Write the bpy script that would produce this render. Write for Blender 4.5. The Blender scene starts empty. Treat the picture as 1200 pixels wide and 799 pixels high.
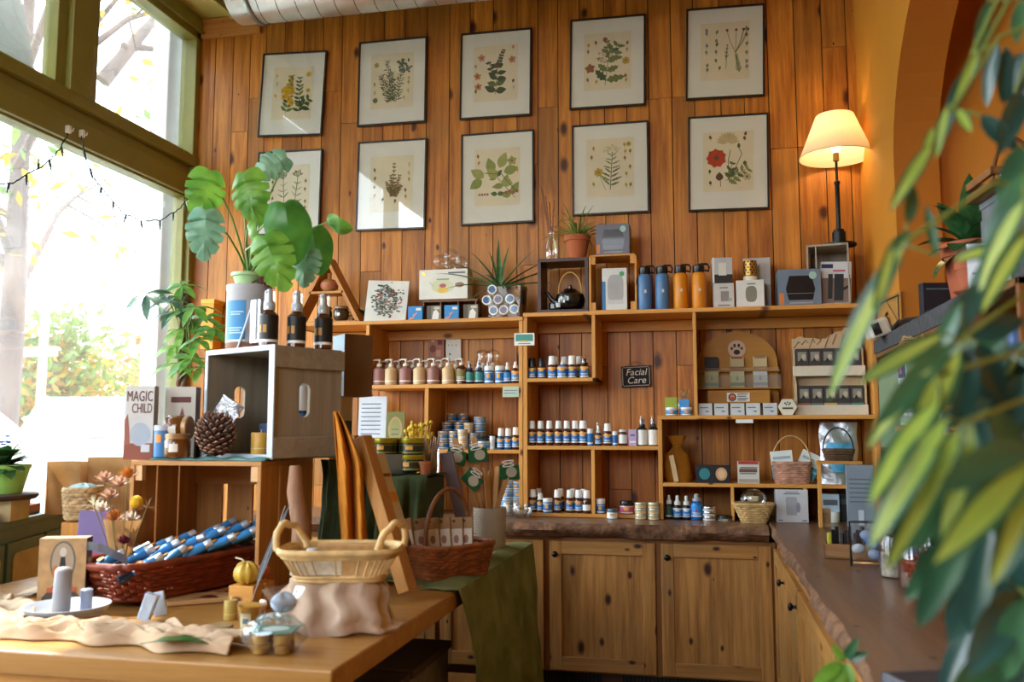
import bpy, math, random
from mathutils import Vector, Matrix
random.seed(7)
sc = bpy.context.scene
COL = sc.collection
PI = math.pi
R = math.radians
# ------------------------------------------------------------------ camera
EYE = Vector((0, 0, 1.48)); FPX = 1031.4; YAW, PITCH = R(12.4), R(5.8)
cam = bpy.data.objects.new('camera', bpy.data.cameras.new('camera')); COL.objects.link(cam)
cam.location = EYE; cam.rotation_euler = (PI / 2 + PITCH, 0, YAW)
cam.data.sensor_width = 36; cam.data.lens = 36 * FPX / 1200; cam.data.clip_start = .05; cam.data.clip_end = 300
cam.data.dof.use_dof = True; cam.data.dof.focus_distance = 5.3; cam.data.dof.aperture_fstop = 2.7
sc.camera = cam
vs = sc.view_settings
vs.view_transform = 'Standard'; vs.look = 'None'; vs.gamma = 1; vs.use_curve_mapping = False; vs.exposure = 1.08
# ------------------------------------------------------------------ world, sun, portals for the window and the rear opening
SKY = 6.0; SUN = 10.0
w = bpy.data.worlds.new('sky'); sc.world = w; w.use_nodes = True
nt = w.node_tree; nt.nodes.clear()
wo = nt.nodes.new('ShaderNodeOutputWorld'); bg = nt.nodes.new('ShaderNodeBackground')
tc = nt.nodes.new('ShaderNodeTexCoord'); sx = nt.nodes.new('ShaderNodeSeparateXYZ'); cr = nt.nodes.new('ShaderNodeValToRGB')
nt.links.new(tc.outputs['Generated'], sx.inputs[0]); nt.links.new(sx.outputs['Z'], cr.inputs[0])
cr.color_ramp.elements[0].position = 0; cr.color_ramp.elements[0].color = (.16, .14, .12, 1)
cr.color_ramp.elements[1].position = .02; cr.color_ramp.elements[1].color = (.95, .97, 1, 1)
e = cr.color_ramp.elements.new(.6); e.color = (.62, .8, 1, 1)
nt.links.new(cr.outputs[0], bg.inputs[0]); bg.inputs[1].default_value = SKY; nt.links.new(bg.outputs[0], wo.inputs[0])
sun = bpy.data.objects.new('sun', bpy.data.lights.new('sun', 'SUN')); COL.objects.link(sun)
sun.data.energy = SUN; sun.data.angle = R(.8); sun.data.color = (1, .93, .82)
sun.rotation_euler = Vector((1, -.5, -1.7)).to_track_quat('-Z', 'Y').to_euler()
def portal(name, loc, rot, sx_, sy_):
    l = bpy.data.lights.new(name, 'AREA'); l.shape = 'RECTANGLE'; l.size = sx_; l.size_y = sy_
    l.cycles.is_portal = True
    o = bpy.data.objects.new(name, l); COL.objects.link(o); o.location = loc; o.rotation_euler = rot
portal('window_portal', (-3.83, 2.4, 2.6), (0, -PI / 2, 0), 3.8, 7.0)
portal('rear_opening_portal', (-2.3, -3.0, 3.45), (PI / 2, 0, 0), 2.4, 2.3)  # sky fill through the unseen opening shaped into the rear wall
cy = sc.cycles
cy.max_bounces = 8; cy.diffuse_bounces = 4; cy.glossy_bounces = 4; cy.transmission_bounces = 8; cy.transparent_max_bounces = 16
cy.caustics_reflective = False; cy.caustics_refractive = False; cy.sample_clamp_indirect = 8; cy.use_denoising = True
cy.blur_glossy = 1.0

# ------------------------------------------------------------------ projection of a pixel onto a real plane
_f = Vector((-math.sin(YAW) * math.cos(PITCH), math.cos(YAW) * math.cos(PITCH), math.sin(PITCH)))
_r = Vector((math.cos(YAW), math.sin(YAW), 0)); _u = _r.cross(_f)
def at(px, py, x=None, y=None, z=None, d=None):
    ray = _f + _r * ((px - 600) / FPX) - _u * ((py - 399.5) / FPX)
    if y is not None: t = y / ray.y
    elif x is not None: t = x / ray.x
    elif z is not None: t = (z - EYE.z) / ray.z
    else: t = d
    return EYE + ray * t

# ------------------------------------------------------------------ materials
def lin(h):
    if not isinstance(h, str): return tuple(h) + (1,)
    h = h.lstrip('#'); c = [int(h[i:i + 2], 16) / 255 for i in (0, 2, 4)]
    return tuple(x / 12.92 if x <= .04045 else ((x + .055) / 1.055) ** 2.4 for x in c) + (1,)
_mats = {}
def newmat(name):
    m = bpy.data.materials.new(name); m.use_nodes = True; nt = m.node_tree; nt.nodes.clear()
    o = nt.nodes.new('ShaderNodeOutputMaterial'); b = nt.nodes.new('ShaderNodeBsdfPrincipled')
    nt.links.new(b.outputs[0], o.inputs[0]); return m, nt, b, o
def N(nt, t, **kw):
    n = nt.nodes.new('ShaderNode' + t)
    for k, v in kw.items():
        if k.startswith('i_'): n.inputs[k[2:].replace('_', ' ')].default_value = v
        else: setattr(n, k, v)
    return n
def ramp(nt, stops):
    n = nt.nodes.new('ShaderNodeValToRGB'); el = n.color_ramp.elements
    for i, (p, c) in enumerate(stops):
        e = el[i] if i < 2 else el.new(p)
        e.position = p; e.color = lin(c)
    return n
def P(col, rough=.5, metal=0, trans=0, coat=0, spec=.5, bump=0, bscale=60, var=.08, vscale=9, emit=0, ior=1.45, alpha=1, sub=0):
    """plain procedural material: base colour with a slight noise variation and optional bump"""
    key = ('P', col, rough, metal, trans, coat, spec, bump, bscale, var, vscale, emit, ior, alpha, sub)
    if key in _mats: return _mats[key]
    m, nt, b, o = newmat('paint_' + str(len(_mats)))
    c = lin(col)
    tcn = N(nt, 'TexCoord'); nz = N(nt, 'TexNoise', i_Scale=vscale, i_Detail=3.0)
    nt.links.new(tcn.outputs['Object'], nz.inputs['Vector'])
    lo = tuple(max(0, x * (1 - var)) for x in c[:3]); hi = tuple(min(1, x * (1 + var)) for x in c[:3])
    rp = ramp(nt, [(.3, lo), (.7, hi)]); nt.links.new(nz.outputs[0], rp.inputs[0]); nt.links.new(rp.outputs[0], b.inputs['Base Color'])
    b.inputs['Roughness'].default_value = rough; b.inputs['Metallic'].default_value = metal
    b.inputs['Transmission Weight'].default_value = trans; b.inputs['Coat Weight'].default_value = coat
    b.inputs['Specular IOR Level'].default_value = spec; b.inputs['IOR'].default_value = ior; b.inputs['Alpha'].default_value = alpha
    if sub: b.inputs['Subsurface Weight'].default_value = sub; b.inputs['Subsurface Radius'].default_value = (.02, .01, .005)
    if emit: b.inputs['Emission Color'].default_value = c; b.inputs['Emission Strength'].default_value = emit
    if bump:
        n2 = N(nt, 'TexNoise', i_Scale=bscale, i_Detail=4.0); bp = N(nt, 'Bump', i_Strength=bump, i_Distance=.01)
        nt.links.new(tcn.outputs['Object'], n2.inputs['Vector']); nt.links.new(n2.outputs[0], bp.inputs['Height']); nt.links.new(bp.outputs[0], b.inputs['Normal'])
    _mats[key] = m; return m
def wood(name, light, dark, axis='z', scale=1.0, knots=0.0, rough=.5, attr=False, grey=None, spec=.35, contrast=1.0, knotcol='#3a1c0c', kn=None, kr=1.0):
    """long-grained timber; axis = grain direction in the object's own space; attr: per-board 'tone' attribute shifts the grain"""
    key = ('W', name)
    if key in _mats: return _mats[key]
    m, nt, b, o = newmat(name); L = nt.links.new
    tcn = N(nt, 'TexCoord'); mp = N(nt, 'Mapping'); long_, cross = .9 * scale, 16 * scale
    s = {'x': (long_, cross, cross), 'y': (cross, long_, cross), 'z': (cross, cross, long_)}[axis]
    mp.inputs['Scale'].default_value = s
    src = tcn.outputs['Object']
    if attr:
        at_ = N(nt, 'Attribute', attribute_name='tone'); vm = N(nt, 'VectorMath', operation='MULTIPLY_ADD')
        L(at_.outputs['Fac'], vm.inputs[0]); vm.inputs[1].default_value = (13.7, 31.1, 23.3); L(src, vm.inputs[2]); src = vm.outputs[0]
    else:
        oi = N(nt, 'ObjectInfo'); vm = N(nt, 'VectorMath', operation='MULTIPLY_ADD')
        L(oi.outputs['Random'], vm.inputs[0]); vm.inputs[1].default_value = (3.7, 5.1, 4.3); L(src, vm.inputs[2]); src = vm.outputs[0]
    L(src, mp.inputs['Vector'])
    nz = N(nt, 'TexNoise', i_Scale=1.0, i_Detail=5.0, i_Roughness=.6, i_Distortion=.8); L(mp.outputs[0], nz.inputs['Vector'])
    wv = N(nt, 'TexNoise', i_Scale=2.6, i_Detail=8.0, i_Roughness=.75); L(mp.outputs[0], wv.inputs['Vector'])
    mx = N(nt, 'Mix', data_type='FLOAT'); mx.inputs[0].default_value = .45; L(nz.outputs[0], mx.inputs[2]); L(wv.outputs[0], mx.inputs[3])
    h = .17 / contrast
    rp = ramp(nt, [(.5 - h, dark), (.5 + h, light)]); L(mx.outputs[0], rp.inputs[0]); colr = rp.outputs[0]
    if grey:
        n3 = N(nt, 'TexNoise', i_Scale=1.4, i_Detail=3.0); L(src, n3.inputs['Vector'])
        r3 = ramp(nt, [(.48, (0, 0, 0)), (.68, (1, 1, 1))]); L(n3.outputs[0], r3.inputs[0])
        m3 = N(nt, 'Mix', data_type='RGBA'); m3.inputs[7].default_value = lin(grey)
        mm = N(nt, 'Math', operation='MULTIPLY'); mm.inputs[1].default_value = .55; L(r3.outputs[0], mm.inputs[0])
        L(mm.outputs[0], m3.inputs[0]); L(colr, m3.inputs[6]); colr = m3.outputs[2]
    if attr:
        rt = ramp(nt, [(0, (.70, .67, .64)), (1, (1.0, 1.0, 1.0))]); L(at_.outputs['Fac'], rt.inputs[0])
        m4 = N(nt, 'Mix', data_type='RGBA', blend_type='MULTIPLY'); m4.inputs[0].default_value = 1; L(colr, m4.inputs[6]); L(rt.outputs[0], m4.inputs[7]); colr = m4.outputs[2]
    if knots:
        f = 4.2 / knots; ax_ = 'XYZ'[kn if kn is not None else {'x': 1, 'y': 2, 'z': 1}[axis]]; keep = [c for c in 'XYZ' if c != ax_]
        sp = N(nt, 'SeparateXYZ'); cb_ = N(nt, 'CombineXYZ'); L(src, sp.inputs[0])
        for j_, c in enumerate(keep):
            mm_ = N(nt, 'Math', operation='MULTIPLY'); mm_.inputs[1].default_value = f * (.55 if c.lower() == axis else 1.0); L(sp.outputs[c], mm_.inputs[0]); L(mm_.outputs[0], cb_.inputs[j_])
        vo = N(nt, 'TexVoronoi', i_Scale=1.0, voronoi_dimensions='2D'); L(cb_.outputs[0], vo.inputs['Vector'])
        nd = N(nt, 'TexNoise', i_Scale=14.0, i_Detail=2.0); L(src, nd.inputs['Vector']); cd_ = N(nt, 'SeparateColor'); L(vo.outputs['Color'], cd_.inputs[0])
        q1 = N(nt, 'Math', operation='MULTIPLY_ADD'); L(nd.outputs[0], q1.inputs[0]); q1.inputs[1].default_value = .07; L(vo.outputs['Distance'], q1.inputs[2])
        q2 = N(nt, 'Math', operation='MULTIPLY_ADD'); L(cd_.outputs[0], q2.inputs[0]); q2.inputs[1].default_value = 1.5; q2.inputs[2].default_value = .12
        q3 = N(nt, 'Math', operation='SUBTRACT'); L(q1.outputs[0], q3.inputs[0]); q3.inputs[1].default_value = .035
        q4 = N(nt, 'Math', operation='DIVIDE'); L(q3.outputs[0], q4.inputs[0]); L(q2.outputs[0], q4.inputs[1])
        rk = ramp(nt, [(.03 * kr, (1, 1, 1)), (.075 * kr, (0, 0, 0))]); L(q4.outputs[0], rk.inputs[0])
        mk2 = N(nt, 'Mix', data_type='RGBA'); L(rk.outputs[0], mk2.inputs[0]); L(colr, mk2.inputs[6]); mk2.inputs[7].default_value = lin(knotcol); colr = mk2.outputs[2]
    L(colr, b.inputs['Base Color']); b.inputs['Roughness'].default_value = rough; b.inputs['Specular IOR Level'].default_value = spec
    bp = N(nt, 'Bump', i_Strength=.12, i_Distance=.004); L(wv.outputs[0], bp.inputs['Height']); L(bp.outputs[0], b.inputs['Normal'])
    _mats[key] = m; return m
def cloth(name, c1, c2, rough=.9, weave=350, transl=0.0):
    key = ('C', name)
    if key in _mats: return _mats[key]
    m, nt, b, o = newmat(name); L = nt.links.new
    tcn = N(nt, 'TexCoord'); nz = N(nt, 'TexNoise', i_Scale=7.0, i_Detail=5.0); L(tcn.outputs['Object'], nz.inputs['Vector'])
    rp = ramp(nt, [(.3, c2), (.7, c1)]); L(nz.outputs[0], rp.inputs[0]); L(rp.outputs[0], b.inputs['Base Color'])
    b.inputs['Roughness'].default_value = rough; b.inputs['Specular IOR Level'].default_value = .1
    ck = N(nt, 'TexNoise', i_Scale=float(weave), i_Detail=2.0); L(tcn.outputs['Object'], ck.inputs['Vector'])
    bp = N(nt, 'Bump', i_Strength=.5, i_Distance=.003); L(ck.outputs[0], bp.inputs['Height']); L(bp.outputs[0], b.inputs['Normal'])
    if transl:
        tr = N(nt, 'BsdfTranslucent'); ms = N(nt, 'MixShader'); ms.inputs[0].default_value = transl
        L(rp.outputs[0], tr.inputs[0]); L(b.outputs[0], ms.inputs[1]); L(tr.outputs[0], ms.inputs[2]); L(ms.outputs[0], o.inputs[0])
    _mats[key] = m; return m
def leafm(name, c1, c2, edge=None, edge_at=.55, rough=.4, transl=.35, vscale=25):
    """leaf blade: two greens by noise, a translucent share, optional second colour towards the margin ('t' attribute 0 midrib .. 1 margin)"""
    key = ('L', name)
    if key in _mats: return _mats[key]
    m, nt, b, o = newmat(name); L = nt.links.new
    tcn = N(nt, 'TexCoord'); nz = N(nt, 'TexNoise', i_Scale=float(vscale), i_Detail=3.0); L(tcn.outputs['Object'], nz.inputs['Vector'])
    rp = ramp(nt, [(.35, c2), (.65, c1)]); L(nz.outputs[0], rp.inputs[0]); col = rp.outputs[0]
    if edge:
        a = N(nt, 'Attribute', attribute_name='t'); ad = N(nt, 'Math', operation='MULTIPLY_ADD'); L(nz.outputs[0], ad.inputs[0]); ad.inputs[1].default_value = .9; L(a.outputs['Fac'], ad.inputs[2])
        re_ = ramp(nt, [(edge_at + .33, (0, 0, 0)), (edge_at + .5, (1, 1, 1))]); L(ad.outputs[0], re_.inputs[0])
        mx = N(nt, 'Mix', data_type='RGBA'); L(re_.outputs[0], mx.inputs[0]); L(col, mx.inputs[6]); mx.inputs[7].default_value = lin(edge); col = mx.outputs[2]
    L(col, b.inputs['Base Color']); b.inputs['Roughness'].default_value = rough
    tr = N(nt, 'BsdfTranslucent'); L(col, tr.inputs[0]); ms = N(nt, 'MixShader'); ms.inputs[0].default_value = transl
    L(b.outputs[0], ms.inputs[1]); L(tr.outputs[0], ms.inputs[2]); L(ms.outputs[0], o.inputs[0])
    _mats[key] = m; return m
def thin_glass(name='thin_glass', tint=(1, 1, 1), gloss=.08, haze=0.0):
    """sheet or hollow-ware glass: mostly clear, mirror-like by fresnel, optional dust film"""
    key = ('G', name)
    if key in _mats: return _mats[key]
    m, nt, b, o = newmat(name); L = nt.links.new; nt.nodes.remove(b)
    tr = N(nt, 'BsdfTransparent'); tr.inputs[0].default_value = tint + (1,)
    gl = N(nt, 'BsdfGlossy'); gl.inputs['Roughness'].default_value = .02
    lw = N(nt, 'LayerWeight', i_Blend=.35); mp = N(nt, 'Math', operation='MULTIPLY_ADD'); mp.inputs[1].default_value = .35; mp.inputs[2].default_value = gloss
    L(lw.outputs['Fresnel'], mp.inputs[0]); ms = N(nt, 'MixShader'); L(mp.outputs[0], ms.inputs[0]); L(tr.outputs[0], ms.inputs[1]); L(gl.outputs[0], ms.inputs[2]); out = ms.outputs[0]
    if haze:
        tcn = N(nt, 'TexCoord'); nz = N(nt, 'TexNoise', i_Scale=2.5, i_Detail=4.0); L(tcn.outputs['Object'], nz.inputs['Vector'])
        rp = ramp(nt, [(.35, (haze * .5,) * 3), (.75, (haze,) * 3)]); L(nz.outputs[0], rp.inputs[0])
        df = N(nt, 'BsdfTranslucent'); df.inputs[0].default_value = (.9, .93, .95, 1); m2 = N(nt, 'MixShader'); L(rp.outputs[0], m2.inputs[0]); L(out, m2.inputs[1]); L(df.outputs[0], m2.inputs[2]); out = m2.outputs[0]
    L(out, o.inputs[0]); _mats[key] = m; return m

# ------------------------------------------------------------------ mesh building
class MB:
    def __init__(s): s.v = []; s.f = []; s.m = []; s.t = {}; s.tone = []; s.M = Matrix()
    def add(s, vs_, fs, mi=0, tone=None):
        n = len(s.v)
        for p in vs_: s.v.append(s.M @ Vector(p))
        for i, f in enumerate(fs):
            s.f.append(tuple(n + k for k in f)); s.m.append(mi[i] if isinstance(mi, (list, tuple)) else mi)
            s.tone.append(tone if tone is not None else .5)
        return n
    def box(s, x0, x1, y0, y1, z0, z1, mi=0, tone=None):
        s.add([(x0, y0, z0), (x1, y0, z0), (x1, y1, z0), (x0, y1, z0), (x0, y0, z1), (x1, y0, z1), (x1, y1, z1), (x0, y1, z1)],
              [(3, 2, 1, 0), (4, 5, 6, 7), (0, 1, 5, 4), (1, 2, 6, 5), (2, 3, 7, 6), (3, 0, 4, 7)], mi, tone); return s
    def lathe(s, prof, seg=20, c=(0, 0, 0), cap=True, sx=1, sy=1):
        """prof: (r, z[, material]) from bottom to top; the material of a band is that of its lower ring"""
        n = len(prof); V = []; F = []; Mi = []
        for p in prof:
            for k in range(seg):
                a = 2 * PI * k / seg; V.append((c[0] + sx * p[0] * math.cos(a), c[1] + sy * p[0] * math.sin(a), c[2] + p[1]))
        for i in range(n - 1):
            for k in range(seg):
                k2 = (k + 1) % seg; F.append((i * seg + k, i * seg + k2, (i + 1) * seg + k2, (i + 1) * seg + k)); Mi.append(prof[i][2] if len(prof[i]) > 2 else 0)
        if cap:
            F.append(tuple(range(seg))[::-1]); Mi.append(prof[0][2] if len(prof[0]) > 2 else 0)
            F.append(tuple((n - 1) * seg + k for k in range(seg))); Mi.append(prof[-1][2] if len(prof[-1]) > 2 else 0)
        s.add(V, F, Mi); return s
    def tube(s, pts, r, seg=8, mi=0, closed=False, cap=True):
        pts = [Vector(p) for p in pts]; n = len(pts); rs = r if isinstance(r, (list, tuple)) else [r] * n
        V = []; F = []; up = None
        for i, p in enumerate(pts):
            if closed: t = pts[(i + 1) % n] - pts[i - 1]
            else: t = pts[min(i + 1, n - 1)] - pts[max(i - 1, 0)]
            if t.length < 1e-9: t = Vector((0, 0, 1))
            t.normalize()
            if up is None: up = Vector((0, 0, 1)) if abs(t.z) < .9 else Vector((1, 0, 0))
            a = (up - t * up.dot(t));
            if a.length < 1e-6: a = t.orthogonal()
            a.normalize(); up = a; b = t.cross(a)
            for k in range(seg):
                an = 2 * PI * k / seg; V.append(p + (a * math.cos(an) + b * math.sin(an)) * rs[i])
        m = n if closed else n - 1
        for i in range(m):
            j = (i + 1) % n
            for k in range(seg): k2 = (k + 1) % seg; F.append((i * seg + k, i * seg + k2, j * seg + k2, j * seg + k))
        if cap and not closed: F.append(tuple(range(seg))[::-1]); F.append(tuple((n - 1) * seg + k for k in range(seg)))
        s.add(V, F, mi); return s
    def prism(s, poly, y0, y1, mi=0, plane='xz'):
        """closed outline poly [(a,b)] in the plane, thick from y0 to y1 on the third axis"""
        n = len(poly)
        def q(a, b, c): return (a, c, b) if plane == 'xz' else ((a, b, c) if plane == 'xy' else (c, a, b))
        V = [q(a, b, y0) for a, b in poly] + [q(a, b, y1) for a, b in poly]
        F = [tuple(range(n)), tuple(range(2 * n - 1, n - 1, -1))] + [(i, n + i, n + (i + 1) % n, (i + 1) % n) for i in range(n)]
        s.add(V, F, mi); return s
    def patch(s, r, a0, a1, z0, z1, mi=0, seg=6):
        """piece of a label printed round a cylinder; angle 0 faces -y"""
        V = []
        for k in range(seg + 1):
            a = a0 + (a1 - a0) * k / seg; V += [(r * math.sin(a), -r * math.cos(a), z0), (r * math.sin(a), -r * math.cos(a), z1)]
        s.add(V, [(2 * k, 2 * k + 2, 2 * k + 3, 2 * k + 1) for k in range(seg)], mi); return s
    def grid(s, nx, ny, fn, mi=0, wrap=False):
        V = [fn(i / (nx), j / (ny)) for j in range(ny + 1) for i in range(nx + 1)]
        F = [(j * (nx + 1) + i, j * (nx + 1) + i + 1, (j + 1) * (nx + 1) + i + 1, (j + 1) * (nx + 1) + i) for j in range(ny) for i in range(nx)]
        s.add(V, F, mi); return s
    def ball(s, c, rx, ry=None, rz=None, seg=12, rings=8, mi=0, fn=None):
        ry = ry or rx; rz = rz or rx; V = []; F = []
        for j in range(rings + 1):
            ph = -PI / 2 + PI * j / rings
            for k in range(seg):
                a = 2 * PI * k / seg; q = 1 if fn is None else fn(a, ph)
                V.append((c[0] + rx * q * math.cos(ph) * math.cos(a), c[1] + ry * q * math.cos(ph) * math.sin(a), c[2] + rz * q * math.sin(ph)))
        for j in range(rings):
            for k in range(seg): k2 = (k + 1) % seg; F.append((j * seg + k, j * seg + k2, (j + 1) * seg + k2, (j + 1) * seg + k))
        s.add(V, F, mi); return s
    def blade(s, L, W, M, bend=0.3, fold=.25, n=6, mi=0, shape=None, twist=0):
        """one leaf along +y of M, width W, curling down by bend (rad); records t attribute"""
        shape = shape or (lambda u: math.sin(PI * min(1, u) ** .8) ** .75)
        V = []; y = z = 0; a = 0; base = len(s.v); T = []
        for i in range(n + 1):
            u = i / n; w_ = W * .5 * max(.02, shape(u))
            tw = twist * u
            for q in (-1, -.5, 0, .5, 1):
                xx = q * w_; zz = abs(q) * w_ * fold
                V.append(M @ Vector((xx * math.cos(tw) - zz * math.sin(tw), y, z + zz * math.cos(tw) + xx * math.sin(tw)))); T.append(abs(q))
            a = -bend * (i + .5) / n; y += L / n * math.cos(a); z += L / n * math.sin(a)
        F = [(5 * i + q, 5 * i + q + 1, 5 * i + q + 6, 5 * i + q + 5) for i in range(n) for q in range(4)]
        s.add(V, F, mi)
        for k, t in enumerate(T): s.t[base + k] = t
        return s
def mesh_of(name, mb, mats, smooth=None):
    me = bpy.data.meshes.new(name); me.from_pydata(mb.v, [], mb.f); me.update()
    for m in (mats if isinstance(mats, (list, tuple)) else [mats]): me.materials.append(m)
    for p, i in zip(me.polygons, mb.m): p.material_index = i
    if any(t != .5 for t in mb.tone):
        a = me.attributes.new('tone', 'FLOAT', 'FACE')
        for i, t in enumerate(mb.tone): a.data[i].value = t
    if mb.t:
        a = me.attributes.new('t', 'FLOAT', 'POINT')
        for i, t in mb.t.items(): a.data[i].value = t
    if smooth is not None:
        me.shade_smooth(); me.set_sharp_from_angle(angle=R(smooth))
    return me
def obj(name, mb, mats, parent=None, smooth=None, bevel=0, loc=None, rot=None):
    me = mb if isinstance(mb, bpy.types.Mesh) else mesh_of(name, mb, mats, smooth)
    o = bpy.data.objects.new(name, me); COL.objects.link(o); o.parent = parent
    if loc is not None: o.location = loc
    if rot is not None: o.rotation_euler = rot
    if bevel:
        b = o.modifiers.new('bevel', 'BEVEL'); b.width = bevel; b.segments = 2; b.limit_method = 'ANGLE'; b.angle_limit = R(35)
    return o
def tag(o, label, cat, group=None, kind=None):
    o['label'] = label; o['category'] = cat
    if group: o['group'] = group
    if kind: o['kind'] = kind
    return o
def thing(name, label, cat, loc=(0, 0, 0), rot=(0, 0, 0), group=None, scale=1):
    o = bpy.data.objects.new(name, None); COL.objects.link(o); o.empty_display_size = .05
    o.location = loc; o.rotation_euler = (0, 0, rot) if isinstance(rot, (int, float)) else rot
    o.scale = (scale,) * 3 if isinstance(scale, (int, float)) else scale
    return tag(o, label, cat, group)
def struct(name, mb, mats, smooth=None, bevel=0, parent=None):
    o = obj(name, mb, mats, parent, smooth, bevel); o['kind'] = 'structure'; return o
def text(name, s, size, mat, parent, loc, rot=(PI / 2, 0, 0), ext=.0004, align='CENTER', spacing=1, shear=0, xs=1):
    cu = bpy.data.curves.new(name, 'FONT'); cu.body = s; cu.size = size; cu.extrude = ext; cu.align_x = align; cu.align_y = 'CENTER'; cu.space_line = spacing; cu.shear = shear
    cu.materials.append(mat); cu.resolution_u = 3
    tmp = bpy.data.objects.new('tmp', cu); COL.objects.link(tmp); bpy.context.view_layer.update()
    me = bpy.data.meshes.new_from_object(tmp.evaluated_get(bpy.context.evaluated_depsgraph_get())); bpy.data.objects.remove(tmp)
    o = bpy.data.objects.new(name, me); COL.objects.link(o); o.parent = parent; o.location = loc; o.rotation_euler = rot; o.scale = (xs, 1, 1); return o
ORD = 'first second third fourth fifth sixth seventh eighth ninth tenth eleventh twelfth thirteenth fourteenth fifteenth sixteenth seventeenth eighteenth nineteenth twentieth'.split()
def copy_tree(o, parent=None):
    c = o.copy(); COL.objects.link(c); c.parent = parent
    for ch in o.children: copy_tree(ch, c)
    return c
_proto = {}
def place(key, maker, name, label, cat, loc, rot=0, group=None, scale=1):
    """first use builds the thing, later uses copy it and its parts"""
    if key not in _proto:
        r = thing(name, label, cat, loc, rot, group, scale); maker(r); _proto[key] = r; return r
    r = copy_tree(_proto[key]); r.location = loc; r.rotation_euler = (0, 0, rot) if isinstance(rot, (int, float)) else rot
    r.scale = (scale,) * 3 if isinstance(scale, (int, float)) else scale
    r['label'] = label; r['category'] = cat
    if group: r['group'] = group
    elif 'group' in r: del r['group']
    return r
def rrect(w_, h, r, n=4, cx=0, cz=0):
    out = []
    for (sx_, sz_, a0) in ((1, 1, 0), (-1, 1, 90), (-1, -1, 180), (1, -1, 270)):
        for i in range(n + 1):
            a = R(a0 + 90 * i / n); out.append((cx + sx_ * (w_ / 2 - r) + r * math.cos(a), cz + sz_ * (h / 2 - r) + r * math.sin(a)))
    return out
WHITE = P('#e9e6df', .5); BLACK = P('#121212', .35); CREAM = P('#e6dcc4', .6)
PINE = wood('shelf_pine', '#e2a352', '#b87a32', 'x', knots=.8, knotcol='#5b3015')
PINEZ = wood('upright_pine', '#e2a352', '#b87a32', 'z', knots=.8, knotcol='#5b3015')
PINEY = wood('deep_pine', '#dca65e', '#b57c3a', 'y', knots=.8, knotcol='#5b3015')
GLASS = thin_glass(); AMBER = P('#5a2408', .12, trans=.35, coat=.5, var=.02); BLUE = P('#1c5fa8', .45, var=.1); ORANGE = P('#e08a1c', .45)
# ------------------------------------------------------------------ the room
XW, XR, YB = -3.7, .99, 5.80
PW = wood('wall_planks', '#ea9a3c', '#a25a18', 'z', scale=.9, knots=1.5, attr=True, contrast=1.5, kr=.95, rough=.42, grey='#96682f', knotcol='#4a1f0a', kn=1)
mb = MB(); x = -3.72; i = 0
rw = random.Random(3)
while x < 1.0:
    wd = rw.choice([.13, .14, .15, .155, .17]); x1 = min(x + wd, 1.0); z = 0
    splits = sorted(rw.choice([1.1, 1.9, 2.6, 2.9, 3.3, 3.7, 3.95]) for _ in range(rw.choice([1, 1, 2]))) + [4.85]
    for zt in splits:
        if zt - z < .3: continue
        mb.box(x + .003, x1 - .003, YB + rw.uniform(-.001, .001), YB + .02, z + .0015, zt - .0015, 0, rw.random()); z = zt
    x = x1
struct('wall_back', mb, PW)
mb = MB().box(-3.75, 1.1, YB + .012, YB + .12, 0, 4.85); obj('backing', mb, P('#2a1508', .8), bpy.data.objects['wall_back'])
OR = P('#c98324', .75, bump=.12, bscale=40, var=.05, vscale=2)
# right wall with an arched niche (opening y 3.0..4.8, sill 1.95, springing 3.2)
def arch_wall():
    mb = MB(); ya, yb, zs, zp = 2.05, 4.83, 1.88, 2.85; rr = (yb - ya) / 2; c = (ya + yb) / 2
    arc = [(c + rr * math.cos(a), zp + rr * math.sin(a) * .62) for a in [PI * k / 24 for k in range(25)]]
    T = .22
    def quad(y0, y1, z0, z1): mb.box(XR, XR + T, y0, y1, z0, z1)
    quad(-3.2, ya, 0, 4.85); quad(yb, 5.8, 0, 4.85); quad(ya, yb, 0, zs)
    V = []; F = []
    for (y, z) in arc: V += [(XR, y, z), (XR, y, 4.85), (XR + T, y, z), (XR + T, y, 4.85)]
    for k in range(24):
        a, b = 4 * k, 4 * k + 4; F += [(a, b, b + 1, a + 1), (a, a + 2, b + 2, b)]
    mb.add(V, F, [0, 1] * 24); mb.box(XR + .001, XR + T, ya, ya + .003, zs, zp, 1); mb.box(XR + .001, XR + T, yb - .003, yb, zs, zp, 1)
    return mb
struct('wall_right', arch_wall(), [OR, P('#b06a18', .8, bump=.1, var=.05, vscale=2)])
c_ = 3.44
mb = MB().grid(32, 2, lambda u, v: (XR + .2 + .36 * max(0, math.sin(PI * u)) ** .6, c_ + 1.45 * math.cos(PI * u), 1.6 + 2.8 * v))
mb.box(XR + .2, XR + .62, 1.9, 5.0, 4.3, 4.4)
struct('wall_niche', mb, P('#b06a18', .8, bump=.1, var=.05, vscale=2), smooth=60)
mb = MB().box(-3.75, XR + .2, -3.2, 5.9, -.1, 0); struct('floor', mb, wood('floor_boards', '#5a4a3e', '#3c3028', 'y', rough=.4))
CE = P('#b9ad62', .8, var=.04)
mb = MB().box(-3.75, XR + .6, -3.2, 5.9, 4.85, 4.95); struct('ceiling', mb, P('#cfc6a4', .85))
mb = MB().box(-3.74, -3.42, -3.2, 5.79, 4.60, 4.84); mb.box(-3.44, -3.40, -3.2, 5.86, 4.57, 4.85); struct('ceiling_soffit', mb, P('#c3b566', .7, var=.04), bevel=.004)
mb = MB().box(-3.69, -3.2, 5.765, 5.80, 4.445, 4.597); struct('trim_1', mb, wood('header_timber', '#cf8f4e', '#a5672f', 'x', knots=.7), bevel=.004)
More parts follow.
